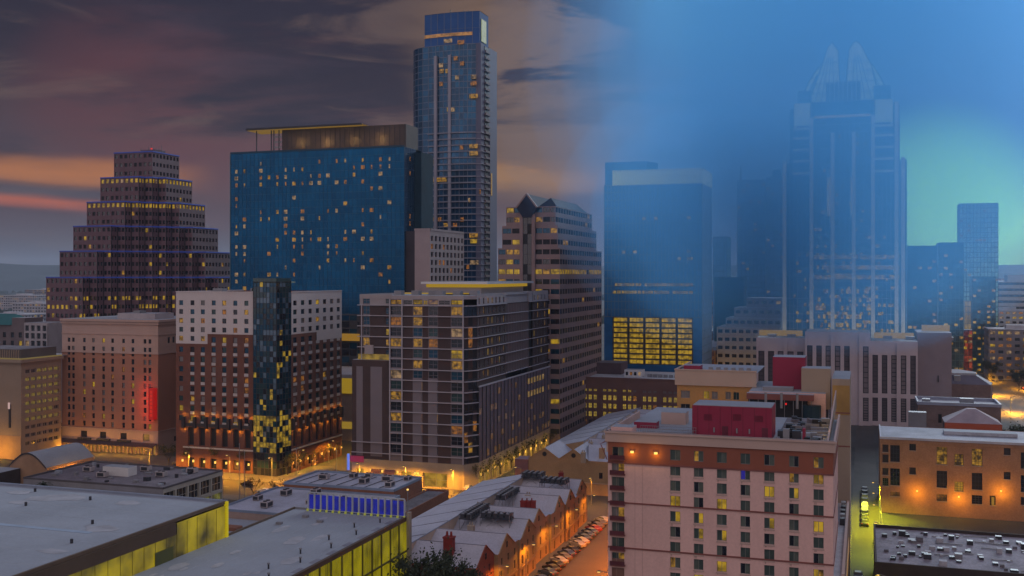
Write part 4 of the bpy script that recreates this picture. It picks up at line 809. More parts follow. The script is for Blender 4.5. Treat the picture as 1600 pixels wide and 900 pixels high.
# ---------------------------------------------------------------- brick and white hotel with a glass corner
def corner_hotel():
    d = 371; cg = P(428, d); m = mat('red_brown_brick', (.165, .066, .045), .85, var=.14, vs=.2, fine=.08); w = mat('white_panel', (.62, .565, .56), .8, var=.06, vs=.1, fine=.03)
    b = Bld('brick_hotel_with_glass_corner', 'red brick and white hotel with a tall dark glass corner and uplit brick piers', 'hotel', *cg)
    c1 = P(397, d); y0 = c1[1]; x1 = c1[0]; x0 = runX(c1, 275); ce = P(455, d + 2); xe = ce[0]; ye = ce[1]; y1 = runY(ce, 534); z = zat(457, d); fh = 3.2
    zw = zat(525, d); zb = z - 2.1
    l = x1 - x0; s = l / 122.0; cw = [(a * s, (a + 6.3) * s) for a in (5, 23, 39.5, 56.5, 73, 90, 107)]
    # front: white top block steps down over the three left columns, brick below
    zs = zat(525, d); zs2 = zat(538, d); xs = x0 + 50 * s
    ztop = zb; r5 = rows(ztop - 5 * fh, 5, fh, .6, 1.75)
    b.wall('white_walls', (x0, y0), (x1, y0), ztop - 4 * fh - 0.0, z, cw, [q for q in r5[1:]], w, .3, tagv='w')
    zm = ztop - 4 * fh; zl = 17.2
    b.wall('white_walls', (x0, y0), (xs, y0), zm - fh - .4, zm, cw[:3], r5[:1], w, .3, tagv='w')
    b.wall('brick_walls', (xs, y0), (x1, y0), zl, zm, [(a - 50 * s, e - 50 * s) for a, e in cw[3:]], rows(zl, 9, (zm - zl) / 9, .5, 1.9), m, .3, tagv='m')
    b.wall('brick_walls', (x0, y0), (xs, y0), zl, zm - fh - .4, cw[:3], rows(zl, 8, (zm - fh - .4 - zl) / 8, .5, 1.9), m, .3, tagv='m')
    # white spandrels under each window give the ladder look
    for ci, (a, e) in enumerate(cw[1:]):
        n = 8 if ci < 2 else 9; top = (zm - fh - .4) if ci < 2 else zm
        for k in range(n): zz = zl + (top - zl) / n * k; b['spandrel'].box(x0 + a, x0 + e, y0 - .06, y0 + .2, zz - .62, zz + .42, mat('pale_spandrel', (.5, .47, .47), .7))
    # base: recessed loggia of tall dark openings between uplit piers
    pl = even(l - 16 * s, 6, 9.2 * s); pl = [(a + 15 * s, e + 15 * s) for a, e in pl]
    b.wall('brick_walls', (x0, y0), (x1, y0), 0, zl, pl, [(1.0, 4.6), (9.0, 15.4)], m, .9, tagv='p')
    b['string_course'].bar((x0 + 12 * s, y0), (x1 + .2, y0), .35, 8.0, 8.5, mat('cream_band', (.6, .55, .5), .7), .01)
    for k in range(7):
        u = x0 + (13.0 + k * (l / s - 15) / 6.05) * s; b['pier_cap'].box(u - .55, u + .55, y0 - .9, y0 - .02, 15.2, 19.2, mat('black_bracket', (.03, .025, .03), .5))
        spot(b.root, (u, y0 - .75, 19.8), 120, (1, .55, .10), .15); spot(b.root, (u, y0 - .8, 14.7), 130, (1, .55, .10), .15)
    for k in range(6): u = x0 + pl[k][0]; b['juliet_balcony'].box(u - .5, u + (pl[k][1] - pl[k][0]) + .5, y0 - .7, y0 - .3, 15.9, 17.0, M_dmetal); b['lit_loggia_window'].box(u + .3, u + (pl[k][1] - pl[k][0]) - .3, y0 - .04, y0 - .01, 16.1, 18.0, (L_y2, G_blue, L_y, G_blue, L_y, G_dark)[k])
    # side
    ls = y1 - ye; ns = 7; cs = even(ls, ns, 2.6); zms = zm
    b.wall('white_side_walls', (xe, ye), (xe, y1), zms, z, cs, r5[1:], w, .3, tagv='w'); b.wall('brick_walls', (xe, ye), (xe, y1), zl, zms, cs, rows(zl, 9, (zms - zl) / 9, .5, 1.9), m, .3, tagv='m'); b.wall('brick_walls', (xe, ye), (xe, y1), 0, zl, cs, [(1, 4.4), (9, 15.4)], m, .9, tagv='p')
    b['white_side_walls'].box(xe + .01, xe + .06, ye + ls * .48, y1 - .02, zms - fh, zms, w)
    b['string_course'].bar((xe, ye), (xe, y1), .35, 8, 8.5, mat('cream_band', (.6, .55, .5), .7), .01)
    for a, e in cs:
        for k in range(9): zz = zl + (zms - zl) / 9 * k; b['spandrel'].box(xe - .2, xe + .06, ye + a, ye + e, zz - .62, zz + .42, mat('pale_spandrel', (.5, .47, .47), .7))
    for k in range(8):
        v = ye + .8 + (ls - 1.6) * k / 7; b['pier_cap'].box(xe + .02, xe + .9, v - .5, v + .5, 15.2, 19.2, mat('black_bracket', (.03, .025, .03), .5)); spot(b.root, (xe + .8, v, 19.8), 120, (1, .55, .10), .15); spot(b.root, (xe + .8, v, 14.7), 130, (1, .55, .10), .15)
        b['street_lantern'].box(xe + .1, xe + .5, v - .25, v + .25, 3.2, 4.0, glow('lantern_glow', (1, .6, .12), 5)); spot(b.root, (xe + 1.2, v, 3.4), 200, (1, .5, .08))
    for k in range(7): u = x0 + 3 + (l - 5) * k / 6; b['street_lantern'].box(u - .25, u + .25, y0 - .5, y0 - .1, 3.0, 3.8, glow('lantern_glow', (1, .6, .12), 5)); spot(b.root, (u, y0 - 1.3, 3.3), 200, (1, .5, .08))
    # glass corner: two bright-framed curtain faces meeting at a prow
    gz = zat(440, d); pr = P(432, d - 4.5); gm = [G_dark, G_blue, mat('corner_glass_teal', (.02, .06, .075), .12, .2, .9, var=.3, vs=.3), mat('corner_glass_pale', (.12, .20, .28), .2, .2, .9, var=.3, vs=.2)]
    gy = [lit('atrium_lit', (1, .62, .05), .48, .6, .15)]; pts = [(x1 + .02, y0 - .6), pr, (xe, ye)]; zl2 = zat(672, d)
    for i in (0, 1):
        b.curtain(pts[i], pts[i + 1], 0, 8, 1.6, 2.6, [G_dark, G_dark, M_dmetal, G_teal], M_dmetal, .14, part='entrance_glass'); b.curtain(pts[i], pts[i + 1], 8, 21, 1.5, 1.9, gm + gy, M_dmetal, .12, part='corner_glass', wts=(2, 1.2, 1.4, .4, 7)); b.curtain(pts[i], pts[i + 1], 21, gz + (0 if i else .0), 1.5, 1.9, gm + gy, M_dmetal, .12, part='corner_glass', wts=(2.4, 6, 4, 3.4, .9)); b['glass_rail'].bar(pts[i], pts[i + 1], .2, gz, gz + 1.2, G_teal, -.1)
    b['glass_roof'].prism([pts[0], pr, (xe, ye), (xe - 3, ye + 8), (x1 - 1, y0 + 8)], gz - .5, gz, mat('atrium_roof', (.10, .12, .09), .6)); b['side_glass'].poly([(x1, y0 - .6, z - 1), (x1, y0 + 10, z - 1), (x1, y0 + 10, gz), (x1, y0 - .6, gz)], G_teal)
    b['side_glass'].poly([(x1, y0 + .2, z), (x1, y0 - .6, z), (x1, y0 - .6, 0), (x1, y0 + .2, 0)], G_dark)
    b['roof_trellis'].poly([(x0 + 30, y0 + 2, z + .5), (x1 - 1, y0 + 2, gz - .3), (x1 - 1, y0 + 8, gz - .3), (x0 + 30, y0 + 8, z + .5)], mat('green_trellis', (.10, .14, .09), .7))
    b.flat('roof', [(x0, y0), (x1, y0), (x1, ye), (xe, ye), (xe, y1), (x0, y1)], z - .6, M_roofgrey); b['parapet'].bar((x0, y0), (x1, y0), .3, z - .1, z + .3, w, -.15); b['parapet'].bar((xe, ye), (xe, y1), .3, z - .1, z + .3, w, -.15); b['parapet'].bar((x0, y1), (x0, y0), .3, z - .1, z + .28, w, -.15)
    for u, v in ((x0 + 10, y0 + 8), (x1 - 8, y0 + 20), (x0 + 22, y0 + 14)): b['roof_unit'].box(u, u + 4, v, v + 3, z - .6, z + 1.3, M_metal)
    plain_back(b, x0, xe, y0, y1, z, m)
    def fn(o):
        t, r = o['tag'], rnd.random()
        if t == 'p': return M_black if o['r'] == 1 else (L_o if r < .3 else G_dark)
        if r < .17: return rnd.choice((L_y, L_y2, L_o))
        return rnd.choice((G_blue, G_blue, G_dark, G_teal, G_cur)) if r < .9 else M_black
    b.windows(fn, M_dmetal, (0, 0), split=True); b.finish()
corner_hotel()
# ---------------------------------------------------------------- dark apartment block
def apartment():
    d = 345; c = P(725, d); xc, y0 = c; xl = runX(c, 562); m = mat('dark_plum_brick', (.068, .044, .042), .85, var=.14, vs=.2, fine=.08); w = mat('warm_white_render', (.36, .325, .335), .8, var=.06); sl = mat('slab_edge_white', (.42, .40, .44), .7, var=.08); gr = mat('grey_cladding', (.20, .175, .195), .7, var=.06)
    b = Bld('dark_brick_apartment_block', 'large dark brick apartment block with white slab lines, balconies and a pale podium', 'apartment building', xc, y0)
    z = zat(462, d); fh = 3.53; nf = 12; zp = z - 3.2 - nf * fh; X = lambda px, e=0: runX((xc, y0 + e), px); base = 8.4
    # front bays: (px0, px1, kind)
    bays = [(562, 567, 'b'), (567, 578, 'g'), (578, 601, 'b'), (601, 611, 'w'), (613, 632, 'g'), (632, 648, 'b'), (648, 663, 'g'), (663, 672, 'b'), (672, 687, 'g'), (687, 707, 'b'), (707, 727, 'g')]
    front = {'g': gr}
    for i, (a, e, k) in enumerate(bays):
        xa, xe = X(a), X(e); off = 1.5 if a >= 613 else 0; top = z if a < 613 else z - 1.2; lo = base if a >= 613 else zat(566, d)
        A, B = (xa, y0 - off), (xe, y0 - off); l = xe - xa; lev = [z - 3.4 - fh * q for q in range(0, 16) if z - 3.4 - fh * q > lo - 1]
        if k == 'b': b.wall('brick_walls', A, B, lo, z - 3.3, [], [], m); b.wall('top_storey', A, B, z - 3.3, top, [(.3, l - .3)] if a >= 613 else [], [(z - 3.0, z - 1.6)], w, .2, tagv=('t', i))
        elif k == 'w': b.wall('brick_walls', A, B, lo, z - 3.3, [(.4, l - .4)], [(q + .6, q + 2.7) for q in lev[::-1] if q > lo], m, .25, tagv=('w', i)); b.wall('top_storey', A, B, z - 3.3, top, [(.4, l - .4)], [(z - 2.8, z - 1.2)], w, .25, tagv=('w', i))
        else: b.wall('frame_bays', A, B, lo, top if a >= 613 else z - .9, [(.08, l - .08)], [(q + .5, q + 3.25) for q in lev[::-1] if q > lo] + ([(z - 3.2, z - 1.5)] if a >= 613 else []), gr if z - 2 > 0 else gr, .2, tagv=('g', i))
    b['top_storey'].bar((X(562), y0), (X(613), y0), .12, z - 1.2, z, w, .01)
    for q in range(0, nf + 1):
        zz = z - 3.35 - q * fh
        if zz > zat(560, d): b['slab_edge'].bar((X(559), y0), (X(613), y0), .5, zz - .13, zz + .13, sl, .02)
        if zz > base: b['slab_edge'].bar((X(612), y0 - 1.5), (X(728), y0 - 1.5), .55, zz - .13, zz + .13, sl, .02)
    for q in range(nf + 1, 15):
        zz = z - 3.35 - q * fh
        if zz > base: b['slab_edge'].bar((X(553), y0 - 1.6), (X(728), y0 - 1.6), .5, zz - .12, zz + .12, sl, .1)
    for px in (613, 727, 632): b['corner_post'].box(X(px) - .18, X(px) + .18, y0 - 2.15, y0 - 1.8, base, z - 1.2, sl)
    b['corner_post'].box(X(566) - .15, X(566) + .15, y0 - .6, y0 - .3, zat(566, d), z - 3.3, sl)
    # left podium wing with grey panels
    zpw = zat(566, d); xa = X(553); l = X(613) - xa
    b['podium_wing'].box(xa, X(613), y0 - 1.4, y0 + 30, base, zpw, m, M_roofgrey)
    for a, e in ((560, 570), (582, 600)): b['grey_panel'].box(X(a), X(e), y0 - 1.52, y0 - 1.42, base + 1, zpw - 2.2, gr)
    for a, e in ((648, 662), (672, 686)): b['grey_panel'].box(X(a), X(e), y0 - 1.66, y0 - 1.53, base, zat(592, d), gr)
    b['amenity_terrace_glow'].box(X(560), X(612), y0 - .35, y0 - .05, zpw + .1, zpw + 1.9, lit('terrace_lit', (1, .62, .08), .38, .4, .3)); b['terrace_box'].box(X(572), X(585), y0 - 1.2, y0 - .4, zpw + 2, zpw + 5, w)
    # chamfered balcony corner then the long side
    x2 = xc + 3.2; ya = y0 + 3.5; cx = X(727); yb = runY((x2, ya), 857); L = yb - ya
    b.curtain((cx, y0 - 1.45), (x2, ya), base, z - 3.2, 2.2, fh, [G_dark, M_black, m, L_o, L_y2], M_dmetal, .15, part='corner_glass', wts=(5, 4, 3, .9, .9)); b['top_storey'].prism([(X(613), y0 - 1.2), (cx, y0 - 1.2), (x2, ya), (x2 - 3, ya + 5), (X(613), y0 + 5)], z - 1.2, z, w, M_roof)
    seg = lambda f0, f1: (ya + L * f0, ya + L * f1)
    zr = z + .6
    parts = [(0, .16, 'b'), (.16, .30, 'b'), (.30, .36, 'b'), (.36, .68, 'r'), (.68, .74, 'd'), (.74, .97, 'b'), (.97, 1.0, 'd')]; zpod = zat(590, d) - 3.5
    lev = [z - 3.4 - fh * q for q in range(0, 12)]
    for i, (f0, f1, k) in enumerate(parts):
        u0, u1 = seg(f0, f1); ll = u1 - u0; n = max(1, round(ll / 4.4)); rw = [(q + .7, q + 2.9) for q in lev[::-1] if q + .7 > zpod]
        if k == 'b': b.wall('side_brick' if i < 4 else 'end_brick', (x2, u0), (x2, u1), zpod, z - 3.3, even(ll, n, 1.5), rw, m, .3, tagv=('s', i)); b.wall('side_top', (x2, u0), (x2, u1), z - 3.3, zr, even(ll, n, 1.5), [(z - 2.9, z - .9)], w, .3, tagv=('s', i))
        elif k == 'r': b['side_recess'].box(x2 - 3.2, x2 - 3, u0, u1, zpod, z - 3.3, gr); b.wall('side_recess', (x2 - 3, u0), (x2 - 3, u1), zpod, z - 3.31, even(ll, 9, 2.3), rw, gr, .3, tagv=('s', i)); b.wall('side_top', (x2 - .5, u0), (x2 - .5, u1), z - 3.3, zr, [], [], w)
        else: b['side_dark'].box(x2 - 3, x2 - .6, u0, u1, zpod, z - 3.3, M_black); b['side_top'].box(x2 - 3, x2 - .1, u0, u1, z - 3.3, zr, w)
        if k == 'r':
            for q in lev[1:]:
                if q > zpod - 1: b['side_balcony'].box(x2 - 2.99, x2 + .1, u0, u1, q - .15, q + .12, sl)
                for t in range(10):
                    v = u0 + ll * t / 9
                    if q > zpod - 1: b['balcony_fin'].box(x2 - 2.9, x2 - .05, min(max(v, u0 + .1), u1 - .1) - .09, min(max(v, u0 + .1), u1 - .1) + .09, q + .13, q + fh - .16, gr)
        for q in range(0, 12):
            zz = z - 3.35 - q * fh
            if zz > zpod and k != 'r': b['slab_edge'].bar((x2, u0), (x2, u1), .45, zz - .1, zz + .1, sl, .02)
    for q in range(0, 15):
        zz = z - 3.35 - q * fh
        if zz > base: b['slab_edge'].bar((cx, y0 - 1.5), (x2, ya), 1.0, zz - .12, zz + .12, sl, .02)
    # side podium: screened parking behind a mauve mesh, lit from within near the far end
    pm = mat('parking_mesh', (.14, .105, .13), .75, var=.1, vs=.3); n = 22
    for k in range(n):
        v0, v1 = ya + L * k / n, ya + L * (k + 1) / n; warm = .62 < k / n < .9
        b['parking_screen'].poly([(x2 + .5, v0, base), (x2 + .5, v1, base), (x2 + .5, v1, zpod), (x2 + .5, v0, zpod)], pm)
        b['screen_post'].box(x2 + .52, x2 + .75, v0 + .05, v0 + .2, base, zpod, M_dmetal)
        for q in range(5):
            if rnd.random() < (.85 if warm and q > 2 else .28): zz = base + .8 + q * (zpod - base) / 5; b['parking_light'].box(x2 + .52, x2 + .56, v0 + .8, v1 - .8, zz, zz + 2.1, lit('garage_dim', (1, .5, .22), .16, .4, .1) if not (warm and q > 2) else lit('garage_warm', (1, .62, .2), .33, .4, .4))
    b['podium_edge'].box(x2 + .51, x2 + .9, ya, yb, zpod, zpod + .5, sl)
    # stone base with lit shopfronts, garage mouth and lamps
    bs = mat('warm_stone_base', (.38, .30, .21), .8, var=.1, vs=.3); xa = X(553); la = X(728) - xa; f = lambda px: X(px) - xa
    b.wall('stone_base', (xa, y0 - 1.7), (X(728), y0 - 1.7), 0, base, [(f(560), f(572)), (f(584), f(600)), (f(604), f(622)), (f(630), f(646)), (f(664), f(702))], [(.3, 5.0)], bs, 1.2, tagv=('base', 0))
    b.wall('stone_base', (X(728), y0 - 1.7), (x2 + .5, ya), 0, base, [], [], bs); nb = 13
    b.wall('stone_base', (x2 + .5, ya), (x2 + .5, yb), 0, base, even(L, nb, L / nb * .6), [(.3, 5.4)], bs, 1.0, tagv=('base', 1))
    for px in (566, 583, 601, 625, 652, 657, 709): u = X(px); b['wall_lantern'].box(u - .2, u + .2, y0 - 2.1, y0 - 1.72, 4.3, 5.0, glow('lantern_glow', (1, .6, .12), 5)); spot(b.root, (u, y0 - 3.0, 4.2), 160, (1, .52, .10))
    for k in range(12): v = ya + L * (k + .3) / 12; spot(b.root, (x2 + 2.2, v, 3.8), 330, (1, .66, .08)); b['wall_lantern'].box(x2 + .52, x2 + .8, v - .2, v + .2, 3.8, 4.5, glow('lantern_glow', (1, .6, .12), 5))
    for a, e in ((584, 600), (604, 622)): b['shop_awning'].poly([(X(a), y0 - 3, 3.9), (X(e), y0 - 3, 3.9), (X(e), y0 - 1.75, 5.2), (X(a), y0 - 1.75, 5.2)], mat('purple_awning', (.06, .03, .07), .8))
    b['neon_sign'].box(X(549), X(551.5), y0 - 3.2, y0 - 2.4, 4.5, 10.0, glow('blue_neon', (.15, .25, 1), 1.2)); b['neon_sign'].box(X(551.6), X(572), y0 - 1.95, y0 - 1.72, 7.2, 9.2, glow('pink_neon', (.9, .05, .18), .35))
    # roof
    b.flat('roof', [(xl, y0), (xc, y0), (x2, ya), (x2, yb), (xl, yb)], z - .3, M_roof); b['parapet'].bar((xl, y0), (X(613), y0), .4, z - .2, z + .25, w, -.38); b['parapet'].bar((xl, yb), (xl, y0), .4, z - .3, z + .3, w, -.38)
    y2 = y0 + 12; ph = b['roof_pavilion']; ph.box(x2 - 26, x2 - 6, y2 + 12, y2 + 60, z, z + 2.4, w, M_roof); ph.box(x2 - 28, x2 - 3, y2 + 10, y2 + 64, z + 3.6, z + 4.4, M_white, M_roof)
    b['pavilion_light'].box(x2 - 26.6, x2 - 5, y2 + 11.5, y2 + 62, z + 2.4, z + 3.6, glow('pavilion_glow', (1, .60, .02), .50)); b['pavilion_light'].box(x2 - 34, x2 - 8, y2 + 4.5, y2 + 5.2, z + .2, z + .6, glow('pavilion_glow', (1, .60, .02), .50))
    for k in range(6): u = X(600) + k * 5.1; b['roof_unit'].box(u, u + 2.6, y0 + 8 + k % 3 * 3, y0 + 11 + k % 3 * 3, z - .3, z + 1.4, M_metal)
    plain_back(b, xl, x2, y0, yb, z, m)
    pat = {4: {1: L_y2, 3: L_o, 5: L_y2, 8: L_p, 10: L_y2, 12: L_y2}, 6: {7: L_y2, 0: L_y, 2: L_y2, 3: L_y2, 5: L_y2, 9: L_y2, 12: L_o}, 8: {0: L_b, 1: L_y, 12: L_y2}, 10: {1: L_y, 2: L_y2, 4: L_p, 6: L_y, 7: L_y2}, 1: {4: L_y2, 6: L_y2}, 3: {2: L_y, 3: L_y2, 7: L_p, 8: L_y}}
    def fn(o):
        t, i = o['tag']; q = o['nr'] - 1 - o['r']
        if t == 'base': return lit('shop_lit', (1, .60, .07), .5, .4, .25)
        if t in 'gw' and i in pat and q in pat[i]: return pat[i][q]
        if t == 't': return (G_dark, L_y, G_blue)[(i * 7) % 3 if i != 5 else 0]
        if t == 's': return rnd.choice((L_y, L_y2)) if rnd.random() < (.30 if i != 3 else .10) else rnd.choice((G_dark, M_black, G_cur))
        return rnd.choice((G_dark, G_teal, G_dark, G_blue)) if rnd.random() > .05 else L_o
    b.windows(fn, gr, (1, 1), t=.1); b.finish()
apartment()
# ---------------------------------------------------------------- brick parking and shops block, orange wing
def brick_parking():
    d = 470; c = P(906, d); x0, y0 = c; x1 = runX(c, 1062); z = zat(590, d); m = mat('plum_brick', (.17, .085, .07), .85, var=.12, vs=.2, fine=.06); b = Bld('brick_block_with_yellow_windows', 'long low brick block with groups of three glowing yellow windows per floor', 'building', x0, y0)
    l = x1 - x0; cols = []
    for g in range(5):
        for k in range(3): a = 1.6 + g * l / 5 + k * (l / 5 - 2) / 3; cols.append((a, a + (l / 5 - 2) / 3 * .68))
    b.wall('walls', (x0, y0), (x1, y0), 0, z, cols, [(1, 2.4), (4, 6)] + rows(7.4, 3, 3.7, 0, 2.3) + [(18.6, 19.7)], m, .35)
    b['side_wall'].box(runX((x0, y0 - 5), 877), x0 - .2, y0 - 5, y0 + 30, 0, z - .7, mat('dark_brick_plain', (.12, .065, .055), .85), M_roofgrey); b['walls'].box(x0 + .1, x1 - .1, y0 + .6, y0 + 40, 0, z - .05, m, M_roofgrey)
    b['parapet'].bar((x0, y0), (x1, y0), .35, z - .2, z + .5, m, -.1); xm = x0 + l * .18
    b['roof_room'].box(xm + 10, xm + 18, y0 + 10, y0 + 16, z, z + 3.2, M_white, M_roof)
    for k in range(4): b['roof_room_window'].box(xm + 10.6 + k * 1.9, xm + 11.7 + k * 1.9, y0 + 9.9, y0 + 9.99, z + .8, z + 2.3, (G_dark, L_o, G_dark, L_p)[k])
    b['roof_room'].box(x0 + 2, x0 + l * .32, y0 + 20, y0 + 34, z, z + 5.2, mat('dim_plum_wall', (.11, .07, .08), .85), M_roofdark)
    for k in range(9): b['roof_unit'].box(xm + 20 + k * 2.4, xm + 21.8 + k * 2.4, y0 + 12, y0 + 14, z, z + 1.3, M_metal)
    yl = lit('classroom_lit', (1, .66, .10), .42, .6, .5)
    b.windows(lambda o: (G_cur if o['c'] > 7 else yl) if o['r'] == 5 else (rnd.choice((M_black, L_o)) if o['r'] < 2 else (yl if rnd.random() < .97 else L_o)), m, (1, 1), t=.1); spot(b.root, (x0 - 12, y0 - 16, 4), 6000, (1, .6, .08)); b.finish()
    # small lit building and gate left of it
    c = P(857, 452); x1 = runX(c, 878); z = zat(617, 452); b = Bld('small_lit_shop', 'small orange lit shop between the apartment block and the brick block', 'shop', *c); om = mat('orange_stucco', (.42, .24, .12), .85)
    b.wall('walls', c, (x1, c[1]), 0, z, [(1, 4.6)], [(.5, 3), (4.2, 6.6), (10, 12)], om, .4); b['roof'].box(c[0], x1, c[1] + .5, c[1] + 16, 0, z, om, M_roofgrey); b.windows(lambda o: lit('shop_lit', (1, .60, .07), .5, .4, .25) if o['r'] < 2 else G_dark, om, (1, 1)); spot(b.root, (c[0] + 3, c[1] - 4, 3), 2500); b.finish()
brick_parking()
def behind_row():
    d = 560; c = P(1060, d); x1 = runX(c, 1104); z = zat(548, d); m = mat('plum_brick', (.17, .085, .07)); y0 = c[1]; b = Bld('brick_warehouse', 'brick warehouse with an orange lit flank below the golden glass floors', 'building', *c)
    y1 = runY((x1, y0), 1139); b['walls'].box(c[0], x1, y0, y1, 0, z, m, M_roof); l = y1 - y0; b.wall('lit_flank', (x1 + .1, y0), (x1 + .1, y1), 0, z - .02, even(l, 6, l / 9), [(z - 9, z - 6), (z - 4.4, z - 1.8)], mat('orange_brick_far', (.45, .24, .08), .8), .4)
    for k in range(5): b['roof_unit'].box(c[0] + 6 + k * 2.7, c[0] + 8 + k * 2.7, y0 + 5 + k, y0 + 9 + k, z, z + 2 + k % 2, M_roof)
    b['roof_room'].box(x1 - 8, x1 - 1, y0 + 8, y0 + 20, z, z + 4, M_metal, M_roof); b.windows(lambda o: L_y if rnd.random() < .5 else G_dark); spot(b.root, (x1 + 8, y0 + 12, 6), 9000); b.finish()
    c = P(1141, 600); b = Bld('low_white_roofed_shops', 'low snow-pale roofed shops with a red lit wall behind the orange wing', 'shop', *c); x1 = runX(c, 1182); y0 = c[1]
    for k in range(4): b['shop_volume'].box(c[0] + k * 1.2, x1 - k * .8, y0 + k * 9, y0 + k * 9 + 6, 0, 12 + k * 2.4, FARC[1], M_roof)
    b['red_wall'].box(c[0] + 8, x1 - 1, y0 - .3, y0 - .05, 6, 12.5, glow('red_wall_light', (1, .04, .02), .35)); b.finish()
behind_row()
def orange_wing():
    d = 265; c = P(1058, d); x0, y0 = c; x1 = runX(c, 1181); z = zat(577, d); om = mat('ochre_stucco', (.44, .25, .09), .85, var=.08, vs=.1, fine=.04); cr = mat('cream_parapet', (.48, .37, .30), .85, var=.06)
    b = Bld('ochre_hotel_wing', 'ochre stucco wing with a deep cream parapet behind the white hotel roof', 'building', x0, y0); y1 = y0 + 24
    zc = zat(601, d); l = x1 - x0; cols = [(.9, 3.2), (6.6, 8.0), (8.6, 10.1), (12.0, 13.3), (13.9, 15.3)]
    b.wall('walls', (x0, y0), (x1, y0), 0, zc, cols, rows(zc - 37.5, 11, 3.35, .7, 1.9), om, .3); b.wall('parapet', (x0 - .5, y0 - .5), (x1 + .2, y0 - .5), zc, z, [], [], cr); b['parapet'].poly([(x0 - .5, y0 - .5, zc), (x1 + .2, y0 - .5, zc), (x1 + .2, y0, zc), (x0 - .5, y0, zc)], cr)
    b['coping'].bar((x0 - .6, y0 - .55), (x1 + .3, y0 - .55), .5, z - .15, z + .15, cr, -.4); b['coping'].bar((x0 - .45, y1), (x0 - .45, y0), .5, z - .15, z + .13, cr, -.4)
    b.flat('roof', rect(x0 - .5, x1 + .2, y0, y1), z - .5, M_roof); b['roof_curb'].box(x0 + 1, x0 + 5.2, y0 + 4, y0 + 8, z - .5, z + .7, mat('crimson_panel', (.27, .018, .055), .7, var=.06), M_roof); b['walls'].poly([(x0, y1, 0), (x0, y0, 0), (x0, y0, zc), (x0, y1, zc)], om); b['parapet'].poly([(x0 - .5, y1, zc), (x0 - .5, y0 - .5, zc), (x0 - .5, y0 - .5, z), (x0 - .5, y1, z)], cr)
    for k in range(6): b['roof_unit'].box(x0 + 7 + k * 1.9, x0 + 8 + k * 1.9, y0 + 6, y0 + 7, z - .5, z + .25, M_metal)
    for r in (8, 9): zz = zc - 37.5 + (r + .2) * 3.35; b['balcony'].box(x0 + .5, x0 + 3.8, y0 - .9, y0 - .02, zz, zz + .9, M_dmetal)
    b.windows(lambda o: L_y if (o['c'], o['r']) in ((1, 10), (1, 8)) else rnd.choice((G_teal, G_dark, G_cur)), mat('sand_trim', (.35, .3, .25)), (1, 0)); 
    for k in range(3): spot(b.root, (x0 + 4 + k * 5, y0 - 2.6, zc - 11), 240, (1, .55, .08))
    b.finish()
orange_wing()
